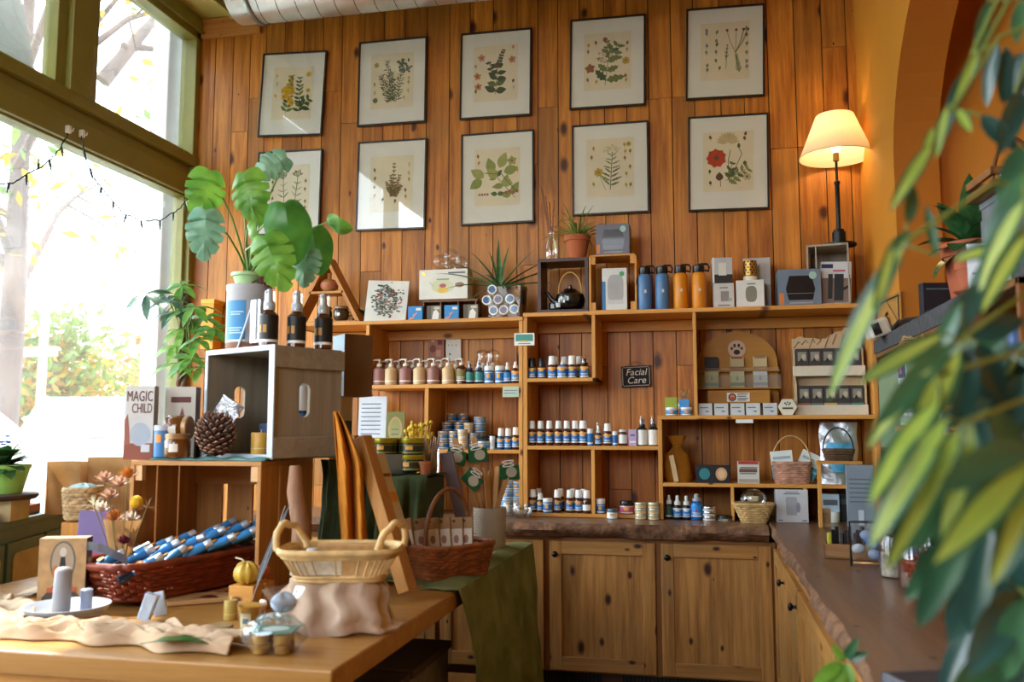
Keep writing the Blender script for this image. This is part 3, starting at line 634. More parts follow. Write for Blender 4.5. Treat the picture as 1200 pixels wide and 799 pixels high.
prints = [((308, 63), (383, 60), (378, 158), (303, 161), 'yellow', 'black-framed botanical print of a tall yellow-flowered plant, upper row beside the window'),
    ((421, 50), (501, 43), (499, 143), (419, 149), 'fern', 'black-framed botanical print of feathery grey-green wormwood-like foliage, upper row'),
    ((540, 40), (623, 33), (623, 135), (539, 141), 'oval', 'black-framed botanical print of an oval-leaved plant with pink flowers in the corners'),
    ((667, 24), (755, 17), (758, 123), (669, 129), 'toothed', 'black-framed botanical print of a plant with large toothed dark green leaves'),
    ((802, 11), (894, 5), (898, 112), (806, 118), 'slim', 'black-framed botanical print of thin blue-flowered stems between columns of small specimens'),
    ((304, 178), (380, 175), (373, 273), (298, 277), 'umbel', 'black-framed botanical print of two umbel plants, partly behind the monstera leaves'),
    ((419, 166), (500, 163), (499, 267), (418, 272), 'brown', 'black-framed botanical print of a fine brownish twiggy plant with window glare, lower row'),
    ((540, 158), (625, 152), (627, 260), (541, 265), 'broad', 'black-framed botanical print of a branch with broad yellow-green leaves and reddish berries'),
    ((669, 148), (759, 141), (762, 249), (672, 253), 'yarrow', 'black-framed botanical print of a yarrow stem with a yellow flower, above the terracotta pot'),
    ((806, 137), (899, 133), (903, 244), (807, 249), 'poppy', 'black-framed botanical print of a large red poppy')]
for k, (tl, tr, br, bl, kind, lab) in enumerate(prints):
    yp = 5.775; a, b, c, d = [at(*p, y=yp) for p in (tl, tr, br, bl)]
    cen = (a + b + c + d) / 4; wd = ((b - a).length + (c - d).length) / 2; ht = ((a - d).length + (b - c).length) / 2
    ang = math.atan2((b - a + c - d).z, (b - a + c - d).x)
    t = thing('botanical_print', lab, 'picture', cen, (0, -ang, 0), 'framed botanical prints on the planked wall'); f = .012
    mb = MB(); mb.box(-wd / 2, -wd / 2 + f, -.012, .012, -ht / 2, ht / 2); mb.box(wd / 2 - f, wd / 2, -.012, .012, -ht / 2, ht / 2); mb.box(-wd / 2 + f, wd / 2 - f, -.012, .012, ht / 2 - f, ht / 2); mb.box(-wd / 2 + f, wd / 2 - f, -.012, .012, -ht / 2, -ht / 2 + f)
    obj('frame', mb, FRM, t, bevel=.002); obj('mat_board', MB().box(-wd / 2 + f, wd / 2 - f, -.002, .01, -ht / 2 + f, ht / 2 - f), MAT, t)
    pw = wd * .62; ph = pw * 1.26; pz = .012 * ht
    sh = obj('print_sheet', MB().box(-pw / 2, pw / 2, -.0028, -.002, -ph / 2, ph / 2), PAPER, t, loc=(0, 0, pz))
    bm_ = botanic(kind, random.Random(20 + k)); S_ = pw * .98
    bm_.v = [Vector((p.x * S_, p.y - .0026, p.z * S_ * .98)) for p in bm_.v]
    obj('illustration', bm_, [P(cc, .8, var=.12, vscale=40) for cc in PALS[kind]], sh)
    obj('glass', MB().box(-wd / 2 + f, wd / 2 - f, -.0065, -.006, -ht / 2 + f, ht / 2 - f), PG, t)
# ------------------------------------------------------------------ small goods: builders
SILV = P('#b9bcc0', .3, metal=1); KRAFT = P('#a67a4d', .85, bump=.1); WCAP = P('#e8e8e4', .35, var=.02); LBL = P('#2b74b8', .5, var=.12, vscale=40); LBL2 = P('#e2a24a', .5); LBLW = P('#e8e6e0', .6)
TEAL = P('#3f8f86', .55); DARK = P('#16171a', .3); MAUVE = P('#9a6c64', .5); BEIGE = P('#d3b184', .5); NAVY = P('#1f3550', .4); PALEB = P('#bcd0e2', .6)
PRNT = P('#5d6670', .7); GOLD = P('#c9a53a', .3, metal=.8)
def bottle_maker(r, hb, cap, body=AMBER, label=LBL, band=LBL2, capm=WCAP, lz=(.18, .82), emblem=True, capw=.62, caph=.4):
    def mk(t):
        sh = hb * .86; nr = r * .42
        mb = MB().lathe([(r * .9, 0), (r, .004), (r, sh * .97), (r * .93, sh + .004), (nr * 1.05, hb), (nr, hb + .006)], 18); obj('bottle_body', mb, body, t, 40)
        z0, z1 = hb * lz[0], hb * lz[1] * .97; q = r * 1.02
        mb = MB().lathe([(q, z0, 2), (q, z0 + (z1 - z0) * .1, 0), (q, z0 + (z1 - z0) * .8, 1 if band else 0), (q, z1, 0)], 18, cap=False)
        if emblem: mb.patch(q * 1.012, -.5, .5, z0 + (z1 - z0) * .62, z0 + (z1 - z0) * .93, 1, 4); mb.patch(q * 1.012, -.8, .8, z0 + (z1 - z0) * .3, z0 + (z1 - z0) * .36, 2, 4); mb.patch(q * 1.012, -.6, .6, z0 + (z1 - z0) * .2, z0 + (z1 - z0) * .24, 2, 4)
        obj('label', mb, [label, band or label, LBLW], t, 40)
        cr_ = r * capw; ch = hb * caph
        if cap == 'screw': mb = MB().lathe([(cr_, hb), (cr_ * 1.02, hb + ch * .1), (cr_ * .86, hb + ch), (cr_ * .8, hb + ch * 1.04)], 16); obj('cap', mb, capm, t, 40)
        elif cap == 'spray':
            mb = MB().lathe([(cr_, hb), (cr_, hb + ch * .35), (cr_ * .55, hb + ch * .5), (cr_ * .5, hb + ch), (cr_ * .4, hb + ch * 1.05)], 16); mb.box(-.002, .002, -cr_ * 1.0, 0, hb + ch * .82, hb + ch * .92); obj('spray_nozzle', mb, capm, t, 40)
        elif cap == 'dome':
            mb = MB().lathe([(cr_, hb), (cr_, hb + ch * .2), (cr_ * .5, hb + ch * .3), (cr_ * .5, hb + ch * .7), (cr_ * .3, hb + ch * .75)], 14); obj('spray_nozzle', mb, capm, t, 40)
            obj('overcap', MB().lathe([(cr_ * 1.0, hb + ch * .2), (cr_ * .95, hb + ch * 1.1), (cr_ * .9, hb + ch * 1.13)], 16), thin_glass(), t, 40)
        elif cap == 'pump':
            mb = MB().lathe([(cr_, hb), (cr_, hb + ch * .4), (cr_ * .8, hb + ch * .45), (cr_ * .28, hb + ch * .5), (cr_ * .28, hb + ch * .8), (cr_ * .62, hb + ch * .83), (cr_ * .6, hb + ch), (cr_ * .3, hb + ch * 1.04)], 14)
            mb.tube([(0, 0, hb + ch * .93), (-r * .7, 0, hb + ch * .95), (-r * 1.05, 0, hb + ch * .86)], r * .12, 6); obj('pump', mb, capm, t, 40)
        elif cap == 'dropper':
            mb = MB().lathe([(cr_, hb), (cr_, hb + ch * .4), (cr_ * .55, hb + ch * .45), (cr_ * .6, hb + ch * .8), (cr_ * .3, hb + ch)], 14); obj('dropper_cap', mb, capm, t, 40)
    return mk
def jar_maker(r, h, body=LBL, lid=SILV, labelm=None, lidh=.28, band=LBLW):
    def mk(t):
        hb = h * (1 - lidh)
        obj('jar_body', MB().lathe([(r * .94, 0), (r, .003), (r, hb - .003), (r * .95, hb)], 20), body, t, 40)
        obj('lid', MB().lathe([(r * 1.01, hb - .001), (r * 1.04, hb + .002), (r * 1.04, h - .003), (r * .98, h)], 20), lid, t, 40)
        q = r * 1.012; mb = MB().lathe([(q, hb * .12, 1), (q, hb * .24, 0), (q, hb * .8, 1), (q, hb * .86, 1)], 20, cap=False)
        mb.patch(q * 1.01, -.35, .35, hb * .42, hb * .76, 2, 4); obj('label', mb, [labelm or body, band, LBL2], t, 40)
    return mk
def tube_maker(r, h, m=LBL, cap=WCAP, band=LBLW):
    def mk(t):
        obj('tube_body', MB().lathe([(r, 0), (r, h * .72)], 16), m, t, 40); obj('cap', MB().lathe([(r * 1.02, h * .72), (r * 1.02, h * .98), (r * .95, h)], 16), cap, t, 40)
        obj('label', MB().lathe([(r * 1.01, h * .1, 0), (r * 1.01, h * .2, 0)], 16, cap=False), band, t, 40)
    return mk
def carton_maker(w_, d_, h, m, bits=(), side=None):
    """printed cardboard box; bits = [(x0, x1, z0, z1, material)] printed on the front in 0..1 of the face"""
    def mk(t):
        mb = MB().box(-w_ / 2, w_ / 2, -d_ / 2, d_ / 2, 0, h)
        if side: mb.m = [0, 0, 0, 1, 0, 1]
        obj('carton', mb, [m, side or m], t, bevel=.0015)
        if bits:
            mb = MB(); ms = []
            for i, b in enumerate(bits):
                x0, x1, z0, z1, mm = b[:5]; y_ = -d_ / 2 - .0004 - .0002 * i
                if mm not in ms: ms.append(mm)
                if len(b) > 5:
                    cx_, cz_ = (-.5 + (x0 + x1) / 2) * w_, (z0 + z1) / 2 * h; rx, rz = (x1 - x0) / 2 * w_, (z1 - z0) / 2 * h
                    if b[5] == 'o': pts = [(cx_ + rx * math.cos(k * PI / 10), y_, cz_ + rz * math.sin(k * PI / 10)) for k in range(20)]
                    else: pts = [(cx_ + rx * a, y_, cz_ + rz * c_) for a, c_ in b[5]]
                    mb.add(pts, [tuple(range(len(pts)))], ms.index(mm))
                else: mb.add([((-.5 + x0) * w_, y_, z0 * h), ((-.5 + x1) * w_, y_, z0 * h), ((-.5 + x1) * w_, y_, z1 * h), ((-.5 + x0) * w_, y_, z1 * h)], [(0, 1, 2, 3)], ms.index(mm))
            obj('printed_front', mb, ms, t)
    return mk
def row(key, maker, name, pxs, z, y, desc, where, cat='bottle', group=None, rot=0, jitter=.1):
    for i, px in enumerate(pxs):
        p = at(px, 500, y=y); lab = (ORD[i] + ' ' if len(pxs) > 1 else '') + desc + (' from the left ' if len(pxs) > 1 else ' ') + where
        place(key, maker, name, lab, cat, (p.x, y, z), rot + random.uniform(-jitter, jitter), group or (name.replace('_', ' ') + 's ' + where))
MP = .00528
# ---- right unit: middle row
z = 1.386
row('b_white', bottle_maker(.0245, .105, 'screw', caph=.45, capw=.8), 'amber_bottle', [623.7, 633.5, 643.8, 654.4, 664.2, 674], z, 5.46, 'white-capped amber bottle', 'in the middle shelf row')
row('b_white2', bottle_maker(.027, .105, 'screw', caph=.45, capw=.95), 'amber_bottle', [683.6], z, 5.455, 'broader amber bottle with wide white cap', 'above the small cubby divider', group='amber bottles in the middle shelf row')
row('t_tall', tube_maker(.019, .105, LBL, WCAP), 'blue_tube', [691.5], z, 5.45, 'slim blue tube with pale cap', 'beside the wide-capped amber bottle', 'tube')
row('b_dome', bottle_maker(.023, .08, 'dome', NAVY, capm=WCAP, caph=.7), 'spray_bottle', [701], z, 5.46, 'blue-labelled spray bottle under a clear overcap', 'on the middle shelf')
row('b_rib', bottle_maker(.027, .09, 'screw', caph=.5, capw=.85), 'amber_bottle', [712], z, 5.46, 'short amber bottle with ribbed white cap', 'before the slim blue lip tube')
row('t_lip', tube_maker(.0155, .09, LBL, WCAP), 'lip_tube', [720.5], z, 5.45, 'slim blue lip tube with white band', 'left of the amber pill jar', 'tube')
row('j_pill', bottle_maker(.027, .085, 'screw', label=LBLW, band=None, capm=P('#c9cdd2', .4), caph=.16, capw=.95, emblem=False), 'pill_jar', [730], z, 5.46, 'amber pill jar with a white label', 'beside the lavender box')
row('c_lav', carton_maker(.048, .04, .1, P('#b8a0c8', .6), [(.1, .9, .2, .3, LBLW), (.2, .8, .6, .7, PRNT)]), 'lavender_carton', [741.5], z, 5.45, 'small lavender carton standing', 'before two white-labelled sprays', 'box')
row('b_wlab', bottle_maker(.031, .118, 'dome', DARK, LBLW, None, P('#2b2d31', .3), caph=.5, emblem=False, lz=(.06, .85)), 'spray_bottle', [752.5, 765.5], z, 5.46, 'dark spray bottle with white label', 'at the middle shelf end')
# ---- right unit: small upper cubby
z = 1.805
row('b_roll', bottle_maker(.026, .073, 'screw', NAVY, capm=DARK, caph=.75, capw=.9, lz=(.12, .95)), 'roller_bottle', [624, 635], z, 5.46, 'blue-labelled bottle with tall black cap', 'in the small upper cubby')
row('b_bigcap', bottle_maker(.028, .085, 'screw', caph=.62, capw=.9, lz=(.05, .85)), 'amber_bottle', [647.5, 671], z, 5.45, 'amber bottle with large white cap', 'in the small upper cubby')
row('b_wide', bottle_maker(.033, .08, 'spray', P('#2b74b8', .4), caph=.6, capw=.35, lz=(.05, .9)), 'nozzle_bottle', [659.5], z, 5.44, 'wide blue bottle with a thin white nozzle', 'in the small upper cubby')
row('b_back', bottle_maker(.026, .095, 'screw', caph=.5, capw=.85), 'amber_bottle', [651, 662, 679], z, 5.56, 'white-capped amber bottle in the back row', 'of the small upper cubby')
row('b_dk', bottle_maker(.028, .085, 'dome', capm=DARK, caph=.6, capw=.8, lz=(.05, .85)), 'spray_bottle', [685.5], z, 5.45, 'amber bottle with a black spray head', 'beside the cubby side panel')
# ---- right unit: bottom cubbies
z = .975
row('b_low', bottle_maker(.026, .092, 'screw', caph=.5, capw=.85), 'amber_bottle', [624, 653, 667.5, 677.5], z, 5.46, 'white-capped amber bottle', 'in the bottom left cubby')
row('b_low_s', bottle_maker(.021, .078, 'screw', caph=.5, capw=.85), 'amber_bottle', [633], z, 5.45, 'smaller white-capped amber bottle', 'in the bottom left cubby')
row('b_low_b', bottle_maker(.024, .092, 'screw', caph=.5, capw=.85), 'amber_bottle', [631, 656.5, 671, 683], z, 5.56, 'white-capped amber bottle in the back row', 'of the bottom left cubby')
row('j_flat', jar_maker(.029, .088, LBL, WCAP, lidh=.25), 'blue_canister', [641.5], z, 5.44, 'blue canister with a flat white lid', 'between amber bottles low down', 'jar')
row('b_low_w', bottle_maker(.026, .092, 'screw', label=LBLW, band=None, emblem=False, caph=.5, capw=.85, lz=(.2, .6)), 'amber_bottle', [687], z, 5.44, 'amber bottle with a plain white label', 'in the bottom left cubby')
row('j_flat2', jar_maker(.027, .09, LBL, WCAP, lidh=.35), 'blue_canister', [703], z, 5.45, 'narrow blue canister with a tall white cap', 'beside the bottom cubby divider', 'jar')
row('j_low', jar_maker(.033, .06, P('#9fb6cc', .2, coat=.5), P('#5a6672', .3, metal=.4), LBLW), 'balm_jar', [716.5], .951, 5.385, 'pale blue low jar on the counter edge', 'before the bottom cubby', 'jar')
row('j_pink', jar_maker(.041, .08, P('#a83a58', .25, coat=.4), DARK, P('#c2557a', .5), lidh=.32), 'pink_jar', [733.5], z, 5.46, 'crimson jar with a black lid', 'in the bottom centre cubby', 'jar')
CRJ = jar_maker(.034, .033, P('#26231e', .3), P('#c9c8a8', .35, metal=.5), P('#d8c39a', .6), lidh=.4)
for i, px in enumerate((749.5, 764.5)):
    for k in range(3):
        p = at(px, 500, y=5.40 if k < 2 or 1 else 5.4)
        place('j_cream', CRJ, 'salve_tin', ('bottom', 'middle', 'top')[k] + ' salve tin of the ' + ('pinkish stack beside the crimson jar' if i == 0 else 'greenish stack beside the upright panel'), 'tin', (p.x, 5.395, .951 + .0335 * k), 0, 'stacked salve tins')
# ---- bottom right cubbies
z = .951
row('s_blk', bottle_maker(.021, .09, 'spray', DARK, P('#2a4a3a', .5), None, P('#d8d4cc', .4), caph=.55, capw=.8, emblem=False), 'spray_bottle', [782.5], z, 5.45, 'thin black bottle with white spray top', 'beside the upright panel')
row('s_blu', bottle_maker(.025, .085, 'spray', DARK, P('#2f86d0', .5), LBLW, WCAP, caph=.62, capw=.75), 'spray_bottle', [792, 802.5], z, 5.44, 'white-nozzled bottle', 'in the low right cubby')
row('s_drp', bottle_maker(.034, .11, 'dropper', P('#1a66b8', .25, coat=.4), P('#2f90dc', .5), None, P('#a8b0b8', .4), caph=.4, capw=.7), 'dropper_bottle', [814.5], z, 5.44, 'large bright blue bottle with a pink mark', 'beside the silver tins')
obj('emblem', MB().patch(.0352, -.2, .2, .045, .06, 0, 3), P('#d0306a', .5), bpy.data.objects['dropper_bottle'])
TIN = jar_maker(.038, .027, SILV, SILV, P('#d0d0cc', .4), lidh=.5)
for k in range(3): p = at(829, 500, y=5.42); place('tin3', TIN, 'silver_tin', ('bottom', 'middle', 'top')[k] + ' silver tin in the stack beside the blue bottle', 'tin', (p.x, 5.42, z + .0275 * k), 0, 'stacked silver tins')
row('tin_b', jar_maker(.042, .03, DARK, DARK, P('#2c4a3c', .5), lidh=.5), 'black_tin', [847], z, 5.42, 'low black tin by itself', 'beside the cubby divider', 'tin')
p = at(847, 500, y=5.42)
# organza bag
def organza(t):
    rnd = random.Random(4); OG = cloth('organza', '#c98528', '#a8651a', .5, 500, transl=.35)
    prof = [(.07, 0), (.085, .03), (.08, .1), (.06, .17), (.022, .215), (.04, .25), (.055, .28)]
    mb = MB(); n = 28
    V = []; F = []
    for i, (r, zz) in enumerate(prof):
        for k in range(n): a = 2 * PI * k / n; q = 1 + .14 * math.sin(a * 5 + i) * (i > 2) + .05 * math.sin(a * 3 + i * 2); V.append((r * q * math.cos(a) + .02 * (zz > .2) * zz - .03 * zz, .6 * r * q * math.sin(a), zz))
    for i in range(len(prof) - 1):
        for k in range(n): k2 = (k + 1) % n; F.append((i * n + k, i * n + k2, (i + 1) * n + k2, (i + 1) * n + k))
    mb.add(V, F); obj('pouch', mb, OG, t, 60)
    obj('drawstring', MB().tube([(.024 * math.cos(a) - .006, .016 * math.sin(a), .215) for a in [2 * PI * k / 16 for k in range(16)]], .003, 6, closed=True), GOLD, t, 60)
    mb = MB(); mb.M = Matrix.Translation((-.01, -.058, .005)) @ Matrix.Rotation(-.18, 4, 'Y'); mb.box(-.014, .014, -.004, .004, 0, .16); obj('wrapped_stick', mb, P('#d8b98a', .6), t)
p = at(795, 560, y=5.5); place('organza', organza, 'organza_bag', 'gold organza gift bag tied at the top in the dim right cubby', 'bag', (p.x, 5.5, 1.168), 0)
row('c_two', carton_maker(.2, .05, .105, P('#121820', .4), [(.1, .42, .18, .84, P('#2d7f86', .5), 'o'), (.58, .92, .14, .88, P('#c79a6c', .5), 'o'), (.64, .86, .26, .76, P('#d8b48c', .5), 'o')]), 'soap_carton', [834], 1.168, 5.47, 'flat black box with a teal and a tan disc', 'beside the organza bag', 'box', jitter=.02)
row('c_card', carton_maker(.125, .06, .13, P('#c9c6bf', .5), [(.04, .96, .86, 1, P('#b0342c', .5)), (.08, .9, .5, .66, P('#6b4a34', .6)), (.1, .85, .42, .47, PRNT), (.12, .9, .68, .74, PRNT), (.05, .95, .04, .2, P('#a39a8c', .6))], side=P('#8c6242', .6)), 'card_box', [875.5], 1.168, 5.47, 'white printed box with a red top edge', 'between black box and pink basket', 'box', jitter=.03)
def wick_basket(w0, w1, d0, d1, h, m, handle=0, hm=None, rows=9, rim=.006, name='woven_body', vert=28, hr=.004):
    """woven basket: rectangular-ish with rounded corners; strands are modelled over/under"""
    def mk(t):
        mb = MB(); n = vert * 4
        def ring(u, off=0, ph=0):
            out = []; a_, b_ = (w0 + (w1 - w0) * u) / 2, (d0 + (d1 - d0) * u) / 2
            for k in range(n):
                an = 2 * PI * k / n; c_, s_ = math.cos(an), math.sin(an); e_ = .55
                wv = 1 + off * math.cos(vert / 2 * an * 2 / 2 + ph)
                out.append((a_ * math.copysign(abs(c_) ** e_, c_) * wv, b_ * math.copysign(abs(s_) ** e_, s_) * wv, h * u))
            return out
        for i in range(rows): u = (i + .5) / rows; mb.tube(ring(u, .028, PI * (i % 2)), h / rows * .56, 5, closed=True)
        mb.tube(ring(1, .01), rim, 6, closed=True); mb.tube(ring(.0), rim * .8, 6, closed=True)
        inner = ring(0); mb.add([(a * .97, b * .97, .004) for a, b, c in inner], [tuple(range(n))])
        obj(name, mb, m, t, 60)
        mb = MB(); r0, r1 = ring(0), ring(1)
        for k in range(0, n, 4): mb.tube([r0[k], r1[k]], rim * .35, 4)
        obj('stakes', mb, m, t, 60)
        if handle: obj('handle', MB().tube([(w1 / 2 * math.cos(a), 0, h + handle * math.sin(a)) for a in [PI * k / 20 for k in range(21)]], hr, 7), hm or m, t, 60)
    return mk
PINKW = P('#b98a74', .7, var=.35, vscale=25); STRAW = P('#c8a46c', .7, var=.25, vscale=25); WICK = P('#8a4a22', .55, var=.35, vscale=25); DWICK = P('#7a3016', .5, var=.35, vscale=25)
p = at(928, 560, y=5.5); place('pbask', wick_basket(.185, .215, .11, .14, .125, PINKW, .155, STRAW, 10), 'basket', 'pink chip basket with a thin arched handle holding blue cards', 'basket', (p.x, 5.5, 1.168), 0)
for i, (dx, a, lab) in enumerate(((-.045, .12, 'white and turquoise boxed card standing in the pink basket, front one'), (.06, -.45, 'pale card tilted to the side in the pink basket, rear one'))):
    t = thing('boxed_card', lab, 'card', (p.x + dx, 5.49 + .03 * i, 1.20), (0, -a * .8 if i == 0 else .45, 0), 'cards in the pink basket')
    carton_maker(.125, .02, .16, P('#dfe3df', .5), [(.0, 1, .0, .52, P('#3fa0c0', .5)), (.1, .9, .7, .8, P('#9fb0b4', .6)), (0, 1, .3, .4, P('#8fd0dc', .5))])(t)
def pouch(t):
    FO = P('#b9bdc4', .38, metal=.9, bump=.8, bscale=24)
    def fn(s_):
        def q(u, v):
            w_ = .105 * (1 - .12 * (1 - v) * 0) ; x = (u - .5) * 2 * w_; th = .032 * math.sin(PI * u) ** .6 * (1 - v) ** .5
            return (x + .004 * math.sin(v * 14), s_ * th + .006 * math.sin(u * 9 + v * 11), v * .36)
        return q
    mb = MB().grid(14, 16, fn(-1)); mb.grid(14, 16, fn(1)); obj('pouch_body', mb, FO, t, 70)
    mb = MB().grid(8, 8, lambda u, v: (-.07 + .14 * u, -.036 * math.sin(PI * (.2 + .6 * u)) ** .6 * (1 - .3 - v * .3) ** .5 - .004 + .006 * math.sin((.2 + .6 * u) * 9 + v), .07 + .17 * v)); obj('label', mb, P('#4fa3d0', .5, var=.3, vscale=30), t, 60)
p = at(985, 560, y=5.54); place('pouch', pouch, 'foil_pouch', 'large crinkled silver foil pouch with a light blue label', 'pouch', (p.x - .01, 5.5, 1.168), 0)
# counter level right
p = at(883.5, 600, y=5.34); place('sbask', wick_basket(.13, .225, .11, .16, .105, STRAW, 0, None, 8, .008), 'basket', 'small flared straw basket on the corner of the countertop', 'basket', (p.x, 5.37, .951), 0)
def cello(t):
    mb = MB().ball((0, 0, .03), .075, .055, .06, 14, 8, fn=lambda a, ph: 1 + .12 * math.sin(a * 5) * math.cos(ph * 3)); obj('wrapping', mb, thin_glass('cellophane', gloss=.16), t, 60)
    obj('soap_bar', MB().box(-.03, .03, -.02, .02, .02, .05), P('#d8c6a4', .6), t, bevel=.006)
place('cello', cello, 'wrapped_soap', 'cream soap wrapped in clear cellophane in the straw basket', 'soap', (p.x, 5.37, 1.05), 0)
row('c_mug', carton_maker(.178, .14, .187, P('#c9c8cc', .5), [(.3, .66, .22, .78, P('#a3a3ac', .5), [(-1, .8), (-.8, 1), (.8, 1), (1, .8), (.9, -1), (-.9, -1)]), (.62, .76, .3, .62, P('#8d8d96', .5), 'o'), (.25, .75, .86, .89, PRNT), (.3, .7, .92, .94, PRNT), (.05, .2, .05, .08, PRNT), (.8, .95, .05, .08, PRNT)]), 'mug_carton', [924], .951, 5.46, 'white box printed with a grey cylinder', 'beside the straw basket', 'box', jitter=.02)
for i, (px, yy, w_, lab) in enumerate(((972, 5.5, .1, 'pale blue box in the dark corner cubby behind the acrylic stand'), (986, 5.58, .09, 'dark grey box at the back of the corner cubby'))):
    pp = at(px, 590, y=yy); place('c_cn%d' % i, carton_maker(w_, .08, .16, (PALEB if i == 0 else P('#30343c', .5)), [(.1, .9, .6, .8, PRNT)]), 'carton', lab, 'box', (pp.x, yy, .951))
# ---- shelf above: display stand, soaps, rack
z = 1.570
def arch_stand(t):
    HW = wood('honey_ply', '#c08a3c', '#a87028', 'x', scale=.6, rough=.5, spec=.3)
    w_ = .49; pts = [(-w_ / 2, 0), (w_ / 2, 0), (w_ / 2, .33)] + [(w_ / 2 * math.cos(a), .33 + .2 * math.sin(a)) for a in [PI * k / 20 for k in range(1, 20)]] + [(-w_ / 2, .33)]
    obj('back_panel', MB().prism(pts, .10, .112), HW, t)
    obj('tray', MB().box(-.185, .185, -.03, .05, .075, .155), HW, t, bevel=.002)
    lg = obj('sticker', MB().box(-.07, .065, -.0315, -.0305, .085, .14), P('#e6e2da', .5), t)
    mb = MB().prism([(-.038 + .024 * math.cos(k * PI / 10), .1125 + .024 * math.sin(k * PI / 10)) for k in range(20)], -.0325, -.0316, 0); mb.prism([(-.038 + .016 * math.cos(k * PI / 10), .1125 + .016 * math.sin(k * PI / 10)) for k in range(20)], -.0332, -.0326, 1); mb.prism([(-.038 + .012 * math.cos(PI + k * PI / 10), .1125 + .012 * math.sin(PI + k * PI / 10)) for k in range(11)], -.0336, -.0333, 2)
    obj('emblem', mb, [P('#2b2f5c', .5), P('#e08a2c', .5), P('#b03a2c', .5)], lg)
    mb = MB()
    for k, zz in enumerate((.128, .115, .102, .092)): mb.box(.0 - .008, .055 - .01 * (k % 2), -.0322, -.0316, zz, zz + .006)
    obj('print_lines', mb, PRNT, lg)
    for zz in (.165, .275): obj('ledge', MB().box(-.25, .255, .015 if zz < .2 else .06, .10, zz, zz + .008), HW, t, bevel=.001)
    obj('clear_strip', MB().box(-.25, .255, .012, .015, .173, .25), P('#c8bca8', .5, alpha=.14, spec=.1), t); obj('clear_strip', MB().box(-.245, .25, .056, .06, .283, .30), P('#c8bca8', .5, alpha=.14, spec=.1), t)
    bd = MB(); cz = .42
    bd.prism([(.055 * math.cos(k * PI / 12), cz + .055 * math.sin(k * PI / 12)) for k in range(24)], .097, .0995, 0); d = obj('round_badge', bd, P('#c8a890', .6), t)
    mb = MB()
    for (x, zz, a, b) in ((-.013, cz + .022, .008, .012), (.013, cz + .022, .008, .012), (-.03, cz + .004, .007, .010), (.03, cz + .004, .007, .010), (0, cz - .02, .02, .016)): mb.prism([(x + a * math.cos(k * PI / 8), zz + b * math.sin(k * PI / 8)) for k in range(16)], .0955, .0968)
    obj('paw_mark', mb, P('#2c2018', .6), d)
pa = at(866, 480, y=5.58); AST = place('astand', arch_stand, 'display_stand', 'honey plywood display stand with an arched back and paw badge', 'display stand', (pa.x, 5.6, z), 0)
sc_ = [(834, 0, '#2a2c30', .07, 'charcoal soap card on the upper ledge of the arched stand'), (864, 0, '#b9a97c', .07, 'cream and rust soap card on the upper ledge of the arched stand'), (891, 0, '#c9b48a', .07, 'pale tan soap card on the upper ledge of the arched stand'),
       (834, 1, '#a8ac84', .07, 'green and teal soap card on the lower ledge of the arched stand'), (864, 1, '#b3b38c', .07, 'sage soap card with a small tree on the lower ledge'), (891, 1, '#b4b8bc', .07, 'silver grey soap card on the lower ledge of the arched stand')]
for px, lv, c_, w_, lab in sc_:
    yy = 5.6 + (.075 if lv == 0 else .04); pp = at(px, 440, y=yy); t = thing('soap_card', lab, 'soap', (pp.x, yy, z + (.284 if lv == 0 else .174)), (R(-6), 0, 0), 'soaps on the arched display stand')
    acc = {'#2a2c30': '#15161a', '#b9a97c': '#8a4a3a', '#c9b48a': '#9a7a52', '#a8ac84': '#5a8f8c', '#b3b38c': '#4e6a4a', '#b4b8bc': '#8d9298'}[c_]
    carton_maker(.085, .022, .10 if lv else .085, P(c_, .6), [(0, 1, .1, .3, P(acc, .6)), (.4, .6, .45, .8, P(acc, .6), [(-1, -1), (1, -1), (0, 1)])] if lv else [(0, 1, 0, .25, P(acc, .6)), (.1, .9, .85, 1, P(acc, .6))])(t)
row('c_soap5', carton_maker(.082, .05, .072, P('#c6c9cc', .5), [(.1, .7, .6, .68, PRNT), (.45, .8, .25, .4, P('#3d7f9c', .5), [(-1, 0), (0, 1), (1, .2), (.3, -1)])], side=P('#3a4a5c', .5)), 'soap_carton', [827, 845.5, 864.5, 883, 902.5], z, 5.47, 'small white soap carton', 'in the row before the arched stand', 'box', jitter=.04)
def hexbox(t):
    mb = MB(); mb.M = Matrix.Translation((0, 0, .047)) @ Matrix.Rotation(PI / 2, 4, 'X'); mb.lathe([(.054, -.03), (.054, .03)], 6); obj('carton', mb, P('#d8d2c0', .5), t, 20, bevel=.001)
    mb = MB()
    for k, (x, zz) in enumerate(((-.015, .07), (0, .075), (.015, .07), (-.008, .062), (.008, .062))): mb.prism([(x + .005 * math.cos(q * PI / 4), zz + .005 * math.sin(q * PI / 4)) for q in range(8)], -.0315, -.0305)
    mb.box(-.03, .03, -.0315, -.0305, .035, .045); obj('printed_front', mb, P('#4a4436', .6), t)
pp = at(922.5, 476, y=5.46); place('hexb', hexbox, 'hexagonal_carton', 'white hexagonal carton between the arched stand and the wooden rack', 'box', (pp.x, 5.46, z), 0)
